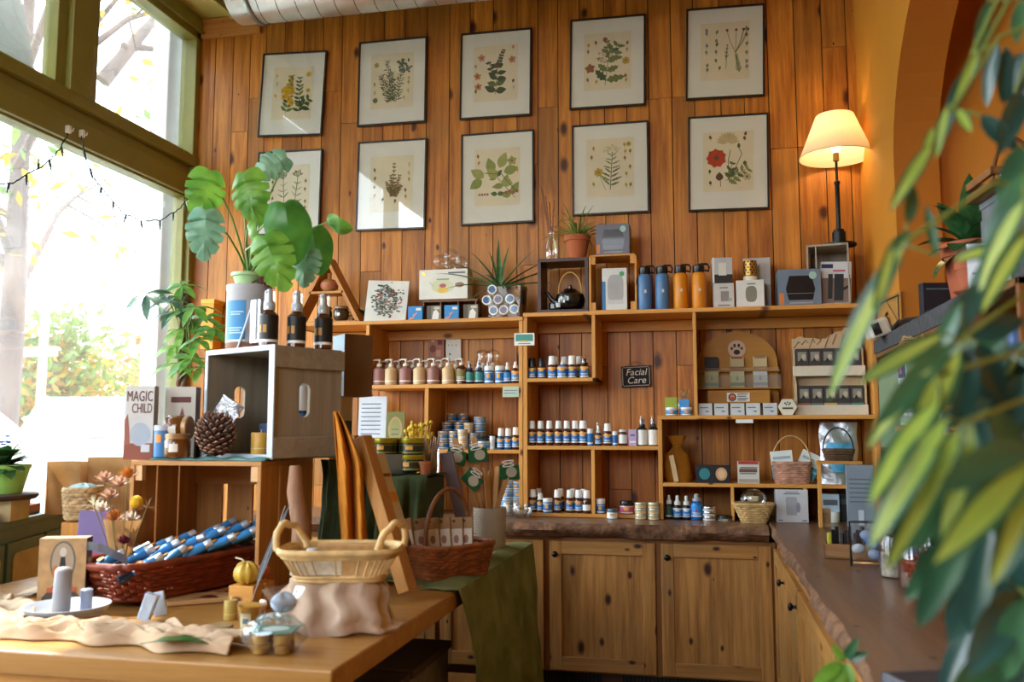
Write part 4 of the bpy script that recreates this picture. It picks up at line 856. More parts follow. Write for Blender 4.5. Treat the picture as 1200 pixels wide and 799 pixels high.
def rack(t):
    RW = wood('pale_rack_wood', '#d3b795', '#b4946e', 'x', scale=1.2, rough=.7); w_ = .40
    rn = random.Random(5); top = [(w_ / 2 - w_ * k / 22, .495 + .03 * math.sin(k * .33 + .4) + rn.uniform(-.008, .008) + (-.06 if k > 16 else 0) * (k - 16) / 6) for k in range(23)]
    obj('back_panel', MB().prism([(-w_ / 2, 0), (w_ / 2, 0)] + top, .12, .134), RW, t)
    mb = MB()
    for k in range(9): mb.tube([(-.19 + k * .045, .117, .41 + .02 * (k % 2)), (-.16 + k * .042, .117, .45 + .01 * (k % 3)), (-.15 + k * .042, .117, .49 - .05 * (k < 3))], .0022, 4)
    obj('carved_lines', mb, P('#8d6e4a', .8), t)
    for s_ in (-1, 1): obj('side_panel', MB().prism([(0, 0), (.14, 0), (.14, .40), (.07, .40), (.05, .2), (0, .2)], s_ * (w_ / 2 - .0) - (.01 if s_ > 0 else 0), s_ * w_ / 2 + (.0 if s_ > 0 else .01), plane='yz'), RW, t)
    for y0, z0 in ((-.005, 0.0), (.045, .235)): obj('front_rail', MB().box(-w_ / 2 - .006, w_ / 2 + .006, y0, y0 + .012, z0, z0 + .06), P('#d6cab8', .7, bump=.2), t, bevel=.002); obj('shelf', MB().box(-w_ / 2 + .01, w_ / 2 - .01, y0 + .012, .12, z0, z0 + .012), RW, t)
pr = at(974, 480, y=5.50); place('rack', rack, 'display_rack', 'pale wooden two-tier display rack with a mountain-shaped carved back', 'display stand', (pr.x, 5.49, z), 0)
for lv in range(2):
    for k in range(5):
        cc = ['#b0463a', '#b87a4a', '#5f7f7c', '#c9c2b4', '#6a4a6a'][k] if lv else ['#a8584a', '#4f7068', '#c2a04a', '#5c5f66', '#3f7f70'][k]
        place('rackbox%d%d' % (lv, k), carton_maker(.072, .05, .135, P('#3a3434', .5), [(.0, 1, .05, .24, P(cc, .55)), (.15, .85, .45, .85, P('#8a8478', .6)), (.25, .6, .4, .65, P('#2a2624', .6), [(-1, -1), (1, -1), (.4, .8), (-.2, .3)]), (.45, .8, .5, .75, P('#b9b09a', .6), 'o')]),
              'tea_carton', ORD[k] + ' dark illustrated carton from the left on the ' + ('upper' if lv else 'lower') + ' tier of the carved rack', 'box', (pr.x + (k - 2) * .0745, 5.49 + (.085 if lv else .035), z + (.266 if lv else .04)), 0, 'cartons on the carved rack')
row('c_grn', carton_maker(.075, .03, .115, P('#9aa83a', .6)), 'green_card', [787], z, 5.56, 'lime green card standing', 'behind the small blue jars', 'card', jitter=.02)
row('j_sm', jar_maker(.035, .05, P('#3f8fd0', .4), WCAP, P('#2f80c8', .5), lidh=.25), 'blue_jar', [787.5, 804.5], z, 5.47, 'small bright blue jar', 'at the left end of the display shelf', 'jar')
def bluebag(t):
    mb = MB().ball((0, 0, .06), .042, .028, .06, 14, 10, fn=lambda a, ph: 1 + .08 * math.sin(a * 4)); mb.lathe([(.012, .115), (.03, .15), (.036, .165)], 14, cap=False); obj('bag', mb, thin_glass('bag_film', gloss=.2, haze=.35), t, 60)
    obj('sticker', MB().box(-.03, .03, -.035, -.028, .03, .1), P('#3f8fd0', .5, var=.2), t, bevel=.002); obj('bath_salts', MB().ball((0, 0, .045), .034, .022, .04), P('#cfe2ea', .8), t, 60)
pp = at(802, 480, y=5.53); place('bbag', bluebag, 'treat_bag', 'clear tied bag with a blue sticker behind the two small blue jars', 'bag', (pp.x, 5.545, z), 0)
# ---- left unit upper shelf
z = 1.775
for nm, m, pxs, lab in (('mv', MAUVE, [443.5, 474.5, 507.5], 'mauve pump bottle'), ('be', BEIGE, [457.5, 491, 525], 'beige pump bottle')):
    row('pump_' + nm, bottle_maker(.041, .118, 'pump', m, m, None, P('#e6dfd2', .4), caph=.45, capw=.42, emblem=False), 'pump_bottle', pxs, z, 5.47, lab, 'in the front row of the upper left shelf', group='pump bottles on the upper left shelf')
    row('pumpb_' + nm, bottle_maker(.039, .118, 'pump', m, m, None, P('#dad6cc', .4), caph=.45, capw=.42, emblem=False), 'pump_bottle', [p_ + 9 for p_ in pxs], z, 5.6, lab, 'in the back row of the upper left shelf', group='pump bottles on the upper left shelf')
for o in [o for o in bpy.data.objects if o.name.startswith('pump_bottle') and not o.parent]:
    pass
row('pump_am', bottle_maker(.036, .12, 'pump', AMBER, P('#8a7a4a', .6), None, WCAP, caph=.4, capw=.4), 'pump_bottle', [540.5], z, 5.48, 'amber pump bottle with an olive label', 'beside the blue sprays')
row('spr_tl', bottle_maker(.028, .095, 'dome', P('#15254a', .2, coat=.4), TEAL, None, P('#25304a', .3), caph=.55, emblem=False), 'spray_bottle', [550.5, 561.5], z, 5.48, 'cobalt spray bottle with a teal label', 'on the upper left shelf')
row('can_w', jar_maker(.029, .115, P('#2b74b8', .4), WCAP, P('#3a86cc', .5), lidh=.24), 'blue_canister', [573, 585.5], z, 5.47, 'blue canister with white lid', 'on the upper left shelf', 'jar')
row('drp', bottle_maker(.025, .09, 'dropper', NAVY, P('#3a86cc', .5), None, WCAP, caph=.55, capw=.6), 'dropper_bottle', [594.5], z, 5.47, 'small blue dropper bottle', 'beside the tall amber dropper')
row('drp2', bottle_maker(.026, .1, 'dropper', AMBER, P('#5a94cc', .5), LBL2, WCAP, caph=.42, capw=.6), 'dropper_bottle', [604], z, 5.47, 'amber dropper bottle', 'touching the middle upright panel')
def cottonjar(t):
    obj('jar_glass', MB().lathe([(.038, 0), (.042, .01), (.042, .1), (.03, .125), (.034, .14), (.03, .155), (.012, .165)], 18), thin_glass(), t, 50)
    mb = MB(); rn = random.Random(2)
    for k in range(14): mb.ball((rn.uniform(-.022, .022), rn.uniform(-.022, .022), .015 + k * .006), .013, seg=8, rings=5)
    obj('cotton_balls', mb, WHITE, t, 60)
for i, (px, s_) in enumerate(((566, 1.2), (577.5, 1.2))): pp = at(px, 420, y=5.66); place('cotj', cottonjar, 'apothecary_jar', ('left' if i == 0 else 'right') + ' glass apothecary jar of white cotton behind the blue bottles', 'jar', (pp.x, 5.66, z), 0, 'glass cotton jars', s_ * 1.22)
row('bk_pk', carton_maker(.115, .012, .178, P('#9a6a58', .7), [(.1, .5, .3, .6, P('#7a3f34', .7), 'o'), (.6, .9, .6, .85, P('#6b2f2c', .7)), (.5, .8, .15, .4, P('#c08a72', .7)), (.2, .4, .7, .85, P('#c79a84', .7), 'o')]), 'booklet', [510.5], 1.958, 5.776, 'dusty pink patterned booklet pinned to the planks', 'above the pump bottles', 'book', jitter=.01)
row('bk_wh', carton_maker(.108, .012, .178, P('#d6d2c6', .7), [(.15 + .25 * (k % 3), .21 + .25 * (k % 3), .55 + .25 * (k // 3), .6 + .25 * (k // 3), PRNT) for k in range(6)] + [(.2, .35, .18, .28, DARK, [(-1, 0), (0, 1), (1, 0), (0, -1)])]), 'booklet', [531], 1.958, 5.776, 'white letter-spaced booklet pinned to the planks', 'beside the dusty pink booklet', 'book', jitter=.01)
# ---- left unit middle shelf: stacked blue tins
z = 1.360
def stack(key, mk, px, y, n, h, name, desc, z=z, grp='stacked jars on the middle left shelf', cat='jar'):
    pp = at(px, 510, y=y)
    for k in range(n): place(key, mk, name, (['bottom', 'second', 'third', 'fourth'][k] if n > 1 else 'single') + ' ' + desc, cat, (pp.x + random.uniform(-.002, .002), y, z + k * h), random.uniform(-.3, .3), grp)
J1 = jar_maker(.036, .058, P('#1f4f80', .3, coat=.3), P('#b8a890', .35, metal=.5), P('#2f74b4', .5), lidh=.25)
J2 = jar_maker(.031, .042, P('#b89a6a', .5), P('#d8cdb8', .4), P('#cbb58c', .6), lidh=.35)
J3 = jar_maker(.04, .052, P('#3076b8', .4), P('#aab4bc', .35, metal=.4), P('#4a90cc', .5), lidh=.25)
stack('J1', J1, 519.5, 5.50, 2, .0585, 'balm_jar', 'navy balm jar in the stack nearest the middle left divider')
stack('J1', J1, 532.5, 5.51, 2, .0585, 'balm_jar', 'navy balm jar in the second stack from the divider')
stack('J1', J1, 524, 5.60, 3, .0585, 'balm_jar', 'navy balm jar in the back stack nearest the divider')
stack('J1', J1, 538.5, 5.60, 3, .0585, 'balm_jar', 'navy balm jar in the back stack behind the cream jars')
stack('J1', J1, 530, 5.70, 4, .0585, 'balm_jar', 'navy balm jar in the rearmost stack')
stack('J1', J1, 543, 5.71, 4, .0585, 'balm_jar', 'navy balm jar in the rearmost stack beside it')
stack('J2', J2, 542.5, 5.45, 3, .0425, 'cream_jar', 'cream jar in the small front stack')
stack('J2', J2, 549, 5.57, 4, .0425, 'cream_jar', 'cream jar in the small stack behind')
stack('J3', J3, 555.5, 5.50, 2, .0525, 'salve_jar', 'bright blue salve jar in the centre stack')
stack('J3', J3, 562, 5.62, 4, .0525, 'salve_jar', 'bright blue salve jar in the tall back stack')
stack('J3', J3, 567, 5.45, 1, .0525, 'salve_jar', 'bright blue salve jar in front of the black jars')
stack('JB', jar_maker(.042, .045, DARK, DARK, P('#2c3440', .4), lidh=.4), 577.5, 5.58, 2, .0455, 'black_jar', 'black jar stacked behind the spray bottles')
row('t_stk', tube_maker(.0165, .085, P('#d8d8d2', .5), WCAP), 'white_tube', [577], z, 5.45, 'slim white tube', 'between blue jar and spray bottles', 'tube')
row('b_spr3', bottle_maker(.024, .085, 'screw', P('#1f4f80', .3), P('#3a86cc', .5), LBL2, caph=.55, capw=.8), 'spray_bottle', [587, 595.5], z, 5.45, 'blue bottle with tall white cap', 'at the middle left shelf end')
row('b_spr4', bottle_maker(.025, .092, 'screw', caph=.5, capw=.8), 'amber_bottle', [604.5], z, 5.45, 'amber bottle with tall white cap', 'touching the upright on the middle left shelf')
# left: counter level by the upright
stack('J3', J3, 595, 5.48, 4, .0525, 'salve_jar', 'bright blue salve jar on the counter, in the stack beside the brush pot', .951)
stack('J3', J3, 606, 5.50, 4, .0525, 'salve_jar', 'bright blue salve jar on the counter, in the stack touching the upright', .951)
stack('J1', J1, 598, 5.60, 4, .0585, 'balm_jar', 'navy balm jar on the counter behind the blue stacks', .951)
def dish(t):
    obj('bowl', MB().lathe([(.03, 0), (.06, .02), (.07, .06), (.066, .06), (.055, .022), (.02, .006)], 20, cap=False), thin_glass(gloss=.15, name='pressed_glass'), t, 60)
    mb = MB(); rn = random.Random(9)
    for k in range(16): a = rn.uniform(0, 6.28); mb.ball((.035 * math.cos(a), .035 * math.sin(a), .03 + rn.uniform(0, .05)), .014, .012, .01, 8, 5)
    obj('soap_pieces', mb, WHITE, t, 60)
for i, px in enumerate((598, 611)): pp = at(px, 605, y=5.35 - .06 * i); place('dish', dish, 'glass_dish', ('nearer' if i else 'rear') + ' clear glass dish of white pieces at the counter edge by the upright', 'dish', (pp.x, 5.37 - .08 * i, .951), 0, 'glass dishes on the countertop')
# leaflets on the left, behind the big table goods
for i, (px, w_, h_, c_, bits, lab) in enumerate(((436, .20, .30, '#c8cdd6', [(.1, .8, .2 + .09 * k, .22 + .09 * k, PRNT) for k in range(8)], 'white printed leaflet standing against the planks behind the green jars'),
        (465, .13, .2, '#6f7038', [(.12, .88, .08, .85, P('#a88a5a', .6), 'o'), (.2, .8, .12, .78, P('#8c8a4a', .6), 'o'), (.3, .7, .3, .34, PRNT), (.3, .7, .44, .48, PRNT)], 'olive green booklet with an oval drawing beside the white leaflet'))):
    pp = at(px, 480, y=5.62); t = thing('leaflet', lab, 'leaflet', (pp.x, 5.62 - .03 * i, 1.39 if i == 0 else 1.385), (R(-4), 0, 0)); t['category'] = 'leaflet' if i == 0 else 'book'
    carton_maker(w_, .008, h_ + .02, P(c_, .7), bits)(t)
LS = thing('card_ledge', 'narrow pine ledge under the leaflets left of the cubbies', 'shelf'); board('ledge_board', LS, -2.3, -1.765, 5.5, 5.785, 1.365, 1.385)
# signs
p = at(745.5, 441, y=5.775); t = thing('chalk_sign', 'small black chalkboard sign reading Facial Care in white script', 'sign', p, (0, R(-2), 0))
obj('board', MB().box(-.095, .095, -.006, .006, -.068, .068), P('#14120f', .7), t, bevel=.002)
fr = MB()
for s_ in (-1, 1):
    fr.tube([(-.085 + .17 * k / 16, -.008, s_ * (.058 + .004 * (k % 2))) for k in range(17)], .002, 4); fr.tube([(s_ * (.085 + .004 * (k % 2)), -.008, -.055 + .11 * k / 12) for k in range(13)], .002, 4)
obj('chalk_border', fr, P('#d8d4cc', .9), t); text('chalk_lettering', 'Facial\nCare', .062, P('#e8e4dc', .9), t, (0, -.0075, .0), spacing=.85, shear=.25, ext=.0006)
obj('hanger', MB().tube([(-.06, 0, .068), (0, .003, .1), (.06, 0, .068)], .002, 5), P('#7a5a34', .8), t)
def shelf_tag(px, py, w_, h_, m, bits, lab, y=5.4, rz=0):
    pp = at(px, py, y=y); t = thing('shelf_tag', lab, 'card', (pp.x, y, pp.z - h_ / 2), (0, rz, 0)); carton_maker(w_, .002, h_, m, bits)(t)
shelf_tag(614.5, 397.5, .13, .078, LBLW, [(.07, .93, .35, .9, TEAL), (.3, .7, .3, .42, P('#c9a84a', .6)), (.2, .8, .12, .18, PRNT)], 'white card with a teal panel clipped across the double uprights')
shelf_tag(598.5, 459, .105, .066, P('#b8c8b4', .6), [(.1, .9, .6, .66, PRNT), (.1, .8, .35, .4, PRNT)], 'pale green price card hanging below the upper left shelf')
shelf_tag(872.5, 493.5, .1, .022, LBLW, [], 'narrow white tag under the display shelf')
# ------------------------------------------------------------------ on top of the shelf units
zL, zR = 2.196, 2.220
def easelcard(t):
    obj('card', MB().box(-.14, .14, -.004, .004, 0, .30), P('#dcdad2', .6), t, bevel=.001)
    rn = random.Random(11); mb = MB()
    for k in range(330):
        a = rn.uniform(0, 6.28); q = abs(rn.gauss(.75, .28)); x, zz = .085 * q * math.cos(a), .155 + .1 * q * math.sin(a)
        if abs(x) > .115: continue
        s_ = rn.uniform(.006, .013); mb.add([(x + s_ * math.cos(a + q_), -.0046 - .00001 * k, zz + s_ * .7 * math.sin(a + q_)) for q_ in (0, 1.5, 3.1, 4.7)], [(0, 1, 2, 3)], rn.choice((0, 0, 1, 2, 3, 3, 4)))
    obj('floral_print', mb, [P('#5a6a5a', .7), P('#b08478', .7), P('#6d9aa0', .7), P('#3a4a42', .7), P('#7a3a3a', .7)], t)
p = at(452, 373, y=5.52); t = thing('art_card', 'white art card with a loose oval wreath of flowers, leaning on the shelf top', 'card', (p.x, 5.50, zL), (R(-14), R(2), R(8))); easelcard(t)
glb = P('#cfc6b0', .4)
TP = [(.25, .72, .2, .66, P('#c9cba0', .4), 'o'), (.38, .6, .2, .4, P('#d8b03a', .4), 'o'), (.42, .56, .38, .52, P('#b04a5a', .4), 'o'), (.2, .3, .4, .6, P('#b8bca0', .4), [(-1, 1), (1, -.2), (1, -1), (-.6, .4)]), (.36, .62, .64, .69, P('#8f9a90', .4)), (.74, .93, .38, .55, P('#8a6a4a', .5), 'o'), (.06, .13, .8, .9, GOLD), (.6, .95, .85, .9, PRNT)]
p = at(521.5, 370, y=5.60); t = thing('teapot_carton', 'white box picturing a glass teapot of blooming tea above the small photo boxes', 'box', (p.x, 5.62, zL + .152)); carton_maker(.335, .13, .20, P('#d9d5cc', .45), TP)(t)
p = at(527, 373, y=5.56); t = thing('card_shelf_box', 'low brown open box of four slots under the teapot carton', 'box', (p.x, 5.62, zL))
BW_ = wood('walnut_box', '#8a5a38', '#6b4026', 'x', rough=.5); mb = MB().box(-.19, .19, -.055, .07, .135, .15); mb.box(-.19, .19, .06, .07, 0, .135)
obj('box_top', mb, BW_, t, bevel=.001)
for k in range(4): obj('divider', MB().box(-.19 + k * .12 - (.0 if k else -.0), -.182 + k * .12, -.05, .06, 0, .135), BW_, t)
for k, px in enumerate((487, 509, 529.5, 552)):
    pp = at(px, 372, y=5.53); c_ = '#2f86c8' if k % 2 == 0 else '#7c7466'
    tt = thing('soap_card_box', ORD[k] + (' small blue photo box with a pointing hand' if k % 2 == 0 else ' small grey photo box with a white figure') + ' in the row under the teapot carton', 'box', (pp.x, 5.535, zL), (0, 0, random.uniform(-.05, .05)), 'small photo boxes under the teapot carton')
    carton_maker(.098, .03, .105, P(c_, .5), [(0, .45, .1, .35, P('#d89a84', .5), [(-1, -1), (1, .2), (.9, .8), (-.4, .2)]), (.35, .65, .3, .6, P('#d89a84', .5), [(-1, -1), (1, .6), (.8, 1), (-1, 0)]), (.55, .9, .72, .88, LBLW)] if k % 2 == 0 else [(.35, .85, .1, .75, LBLW, [(-1, -1), (.8, -1), (1, .2), (.2, 1), (-.6, .6)]), (0, .3, 0, 1, P('#5c5248', .6)), (.5, .9, .76, .92, P('#c8c0b0', .5))])(tt)
# glass terrarium orbs behind
t = thing('glass_orb_terrarium', 'cluster of clear glass globes standing behind the teapot carton', 'ornament', (at(525, 300, y=5.7).x, 5.7, zL)); GL2 = thin_glass('orb_glass', gloss=.04)
obj('stand', MB().lathe([(.06, 0), (.06, .004), (.006, .008), (.006, .36)], 14), P('#8a8a86', .3, metal=.6), t, 40)
for x, zz, r in ((-.055, .43, .055), (.02, .46, .06), (.095, .42, .045), (.02, .39, .04)): obj('globe', MB().ball((x, 0, zz), r, seg=18, rings=12), GL2, t, 60)
# aloe in kraft bag, bag of round soaps
def blade_leaf(mb, root, az, el, L, W_, bend, mi=0, fold=.35, n=8, shape=None, twist=0):
    M = Matrix.Translation(root) @ Matrix.Rotation(az, 4, 'Z') @ Matrix.Rotation(el, 4, 'X'); mb.blade(L, W_, M, bend, fold, n, mi, shape, twist)
p = at(594, 370, y=5.52)
t = thing('round_tin_bag', 'clear-fronted kraft bag filled with round blue and white tins', 'bag', (p.x, 5.53, zL), (0, 0, R(-8)))
obj('bag', MB().grid(8, 8, lambda u, v: ((u - .5) * (.21 + .02 * v), .055 - .02 * v, v * .215 + .01 * math.sin(u * 6) * v)), KRAFT, t, 60)
obj('bag_side', MB().grid(4, 8, lambda u, v: (.105 + .01 * v + .006 * math.sin(u * 7), -.06 + .115 * u, v * .215)), P('#8a7458', .85, bump=.2), t, 60)
obj('bag_front', MB().grid(8, 8, lambda u, v: ((u - .5) * (.21 + .02 * v), -.062 + .004 * math.sin(u * 11 + v * 5), v * .21)), thin_glass('cello_bag', gloss=.02), t, 60)
obj('hang_tag', MB().box(.115, .119, -.05, .0, .09, .18), P('#39424a', .7), t, bevel=.002)
for i, (px, py) in enumerate(((576.5, 339), (570, 351.5), (583.5, 350.5), (597.5, 350), (578, 363.5), (590, 363), (602.5, 362))):
    y_ = 5.49; pp = at(px, py, y=y_); tt = thing('round_tin', ORD[i] + ' blue and white round tin in the kraft bag, counted from its top', 'tin', pp, (PI / 2, 0, 0), 'round tins in the kraft bag')
    obj('tin_body', MB().lathe([(.030, -.05), (.031, .0)], 20), WHITE, tt, 40); obj('tin_label', MB().lathe([(.023, .0002, 0), (.023, .001, 0)], 20), P(('#4a6f9c', '#35588a', '#8a7f9a')[i % 3], .5, var=.4, vscale=60), tt)
def aloe(t):
    rn = random.Random(3); mb = MB(); obj('pot', MB().lathe([(.045, 0), (.055, .09), (.06, .1), (.052, .1)], 18), P('#7a6a58', .8), t, 40)
    sh = lambda u: (1 - u) ** .7 * (1 if u > .05 else .8)
    for az, el, L, W_, b in ((PI * .04, 1.35, .30, .03, .15), (-.1 + .25, 1.15, .30, .03, .25), (1.3, .75, .34, .04, .5), (1.6, .5, .34, .036, .5), (2.0, .25, .3, .034, .6), (-1.3, .7, .34, .036, .3), (-1.6, .45, .34, .034, .2), (-1.85, .25, .3, .036, .4), (-1.1, .95, .3, .034, .2), (1.0, 1.0, .3, .034, .3), (2.2, .05, .2, .03, .9), (.6, 1.25, .25, .03, .3), (2.8, .6, .22, .03, .8), (3.3, .3, .2, .03, .9), (-.5, 1.3, .26, .03, .2), (-2.4, .3, .24, .03, .9)):
        blade_leaf(mb, (0, 0, .09), az, el, L, W_, b, fold=.5, shape=sh)
    obj('leaves', mb, leafm('aloe', '#5f8a52', '#3f6b42', transl=.1, rough=.45), t, 60)
p = at(587, 345, y=5.6); place('aloe', aloe, 'aloe_plant', 'spiky green aloe plant behind the bag of round tins', 'plant', (p.x, 5.565, zL + .085), R(10), scale=1.3)
# dark cube shelf with teapot
def open_box(w_, h_, d_, th, m, back=None, name='box_frame'):
    def mk(t):
        mb = MB().box(-w_ / 2, w_ / 2, -d_ / 2, d_ / 2, 0, th); mb.box(-w_ / 2, w_ / 2, -d_ / 2, d_ / 2, h_ - th, h_); mb.box(-w_ / 2, -w_ / 2 + th, -d_ / 2, d_ / 2, th, h_ - th); mb.box(w_ / 2 - th, w_ / 2, -d_ / 2, d_ / 2, th, h_ - th); obj(name, mb, m, t, bevel=.001)
        if back: obj('back_panel', MB().box(-w_ / 2 + th, w_ / 2 - th, d_ / 2 - .006, d_ / 2, th, h_ - th), back, t)
    return mk
MAH = wood('mahogany', '#4a2a22', '#33190f', 'x', rough=.4)
xa, xb = at(630, 350, y=5.46).x, at(689.5, 350, y=5.46).x; place('mah', open_box(xb - xa, .352, .24, .022, MAH), 'cube_shelf', 'dark mahogany cube shelf holding the black teapot', 'shelf', ((xa + xb) / 2, 5.58, zR))
xm1 = (xa + xb) / 2
xa, xb = at(690.5, 350, y=5.46).x, at(746.5, 350, y=5.46).x
def pcrate(t):
    w_ = xb - xa; h_ = .362; mb = MB()
    mb.box(-w_ / 2, -w_ / 2 + .012, -.12, .12, 0, h_); mb.box(w_ / 2 - .012, w_ / 2, -.12, .12, 0, h_); mb.box(-w_ / 2, w_ / 2, -.12, .12, h_ - .01, h_); mb.box(-w_ / 2, w_ / 2, -.12, .12, 0, .01); obj('crate_frame', mb, PINEZ, t, bevel=.001)
    for sx_ in (-1, 1):
        for zz in (.01, h_ - .06): obj('corner_block', MB().box(sx_ * (w_ / 2 - .026) - .014, sx_ * (w_ / 2 - .026) + .014, -.115, -.09, zz, zz + .05), PINEZ, t)
place('pcr', pcrate, 'wooden_crate', 'small light pine crate with corner blocks under the grey diffuser box', 'crate', ((xa + xb) / 2, 5.58, zR))
xm2 = (xa + xb) / 2
def teapot(t):
    K = P('#0e0f12', .22, coat=.6)
    obj('pot_body', MB().lathe([(.05, 0), (.075, .02), (.088, .055), (.08, .09), (.05, .112), (.02, .118)], 26), K, t, 40)
    obj('lid', MB().lathe([(.042, .115), (.036, .124), (.012, .13), (.012, .142), (.006, .148)], 20), K, t, 40)
    obj('spout', MB().tube([(-.075, 0, .045), (-.11, 0, .07), (-.135, 0, .105), (-.15, 0, .115)], [.02, .014, .010, .009], 10), K, t, 60)
    obj('bamboo_handle', MB().tube([(.068 * math.cos(a), 0, .10 + .125 * math.sin(a)) for a in [PI * k / 18 for k in range(19)]], .005, 7), P('#c99a52', .5), t, 60)
    mb = MB()
    for k, (a0, zz) in enumerate(((-.75, .05), (-.55, .062), (-.35, .048), (-.1, .06))): mb.patch(.0895 - abs(zz - .055) * .5, a0, a0 + .14, zz - .012, zz + .012, 0, 3)
    obj('flower_motif', mb, P('#c9cdd4', .5), t)
p = at(668, 355, y=5.52); place('tpot', teapot, 'teapot', 'black teapot with a bamboo handle and pale flowers inside the dark cube shelf', 'teapot', (p.x, 5.53, zR + .023), 0, scale=1.1)
def cup(t): obj('cup', MB().lathe([(.022, 0), (.034, .02), (.036, .055), (.032, .055), (.03, .02), (.002, .006)], 20, cap=False), P('#1a1c22', .25, coat=.5), t, 50); obj('flower_motif', MB().patch(.0375, -.4, .4, .015, .045, 0, 5), P('#c9cdd4', .5), t)
for i, px in enumerate((655, 648.5)): pp = at(px, 355, y=5.49 + .05 * i); place('cup', cup, 'tea_cup', ('front' if i == 0 else 'rear') + ' small black tea cup beside the teapot spout', 'cup', (pp.x, 5.49 + .05 * i, zR + .023), 0, 'black tea cups', .9)
p = at(720.5, 350, y=5.52); t = thing('bottle_carton', 'white and blue box picturing a grey flask, inside the pine crate', 'box', (p.x, 5.53, zR + .012), (0, 0, R(3))); carton_maker(.155, .1, .265, P('#d4d6d4', .45), [(0, .14, .0, .68, P('#3a7ab0', .5)), (.22, .86, .17, .84, P('#a9a9aa', .4), rrect(2, 2, .6)), (.22, .86, .14, .24, P('#c6c6c8', .4)), (.7, .9, .8, .92, P('#4f9a6a', .5), 'o')])(t)
diff = lambda orange=True: [(.17, .86, .16, .82, P('#17161a', .3, coat=.3), [(-.75, 1), (.75, 1), (1, -.1), (.82, -1), (-.82, -1), (-1, -.1)]), (.2, .83, .33, .345, P('#7d7d80', .4)), (.72, .9, .72, .93, P('#9fc8c0', .5), 'o'), (.02, .12, .05, .35, P('#d07a3a', .5)), (.25, .8, .06, .1, P('#9a9aa0', .5))]
p = at(724, 300, y=5.50); t = thing('diffuser_carton', 'grey box picturing a dark diffuser, standing on top of the pine crate', 'box', (xm2 + .0, 5.56, zR + .363)); carton_maker(.212, .17, .197, P('#6a6a78', .45), diff())(t)
# spider plant + glass bottle on the mahogany cube
def spider(t):
    rn = random.Random(6); TC = P('#b4623a', .8, var=.12)
    obj('pot', MB().lathe([(.055, 0), (.078, .12), (.086, .122), (.088, .155), (.08, .155), (.074, .13)], 24, cap=False), TC, t, 40); obj('soil', MB().lathe([(.07, .12), (.074, .135)], 20), P('#2b1d14', .95), t)
    mb = MB(); sh = lambda u: (1 - u ** 3) * .9 + .1
    for k in range(62): az = rn.uniform(0, 6.28); blade_leaf(mb, (.02 * math.cos(az + 1.57), .02 * math.sin(az + 1.57), .13), az, rn.uniform(.5, 1.45), rn.uniform(.13, .3), .012, rn.uniform(.7, 2.0), rn.randrange(2), .4, 7, sh)
    obj('leaves', mb, [leafm('spider_a', '#8fa84a', '#5f8438'), leafm('spider_b', '#b9b878', '#7f9a48')], t, 60)
p = at(676, 290, y=5.55); place('spider', spider, 'spider_plant', 'grassy spider plant in a terracotta pot on the dark cube shelf', 'plant', (p.x, 5.56, zR + .353), scale=1.0)
def gbottle(t):
    obj('bottle_glass', MB().lathe([(.036, 0), (.04, .01), (.04, .1), (.018, .15), (.016, .2), (.02, .205)], 18), thin_glass('clear_bottle', gloss=.12), t, 50)
    mb = MB(); rn = random.Random(8)
    for k in range(4):
        x1, z1 = rn.uniform(-.09, .02), rn.uniform(.38, .5); pts = [(0, 0, .02), (x1 * .3, 0, .2), (x1, rn.uniform(-.03, .03), z1)]; mb.tube(pts, .002, 5)
        for q in range(14): u = .4 + .6 * q / 14; mb.ball((x1 * (.3 + .7 * (u - .4) / .6), 0, .2 + (z1 - .2) * (u - .4) / .6), .006, .006, .009, 6, 4, 1)
    obj('dried_stems', mb, [P('#8a6a4a', .8), P('#a06a58', .8)], t, 60)
p = at(645.5, 290, y=5.52); place('gbottle', gbottle, 'glass_bottle', 'clear glass bottle of dried pinkish stems beside the spider plant', 'bottle', (p.x, 5.54, zR + .353), 0)
# insulated water bottles
def flask(m):
    def mk(t):
        obj('flask_body', MB().lathe([(.038, 0), (.041, .006), (.041, .19), (.036, .205), (.03, .212)], 28), m, t, 40)
        mb = MB().lathe([(.032, .211), (.034, .216), (.034, .25), (.028, .256)], 20); obj('cap', mb, DARK, t, 40)
        obj('carry_loop', MB().tube([(.0, 0, .25), (.012, 0, .262), (.05, 0, .262), (.06, 0, .245), (.055, 0, .22), (.035, 0, .228)], .006, 7), DARK, t, 60)
        mb = MB().patch(.0418, -.14, .14, .10, .118, 0, 4); obj('logo_mark', mb, P('#d8d4cc', .5) if m != ORANGE else P('#8a4a10', .5), t)
    return mk
FB = P('#4f78a8', .4, var=.03); FO_ = P('#d8861a', .4, var=.03)
for k, px in enumerate((755.5, 776)): p = at(px, 340, y=5.48); place('flb', flask(FB), 'water_bottle', ('leftmost' if k == 0 else 'second from left,') + ' blue steel water bottle with a black loop cap on the shelf top', 'bottle', (p.x, 5.49, zR), .15, 'water bottles on the shelf top', 1.08)
for k, px in enumerate((797.5, 819)): p = at(px, 340, y=5.48); place('flo', flask(FO_), 'water_bottle', ('orange steel water bottle next to the blue ones' if k == 0 else 'orange steel water bottle nearer the small white cartons'), 'bottle', (p.x, 5.49, zR), .15, 'water bottles on the shelf top', 1.08)
p = at(847.5, 345, y=5.49); t = thing('lantern_carton', 'small white box picturing a grey lantern, lower one of the pair', 'box', (p.x, 5.52, zR), (0, 0, R(4))); carton_maker(.122, .1, .155, P('#c9c7c4', .45), [(.35, .75, .28, .68, P('#8d8a88', .4)), (.7, .9, .28, .42, P('#a7a4a2', .4), 'o'), (.3, .7, .8, .84, PRNT), (.2, .8, .1, .14, PRNT)])(t)
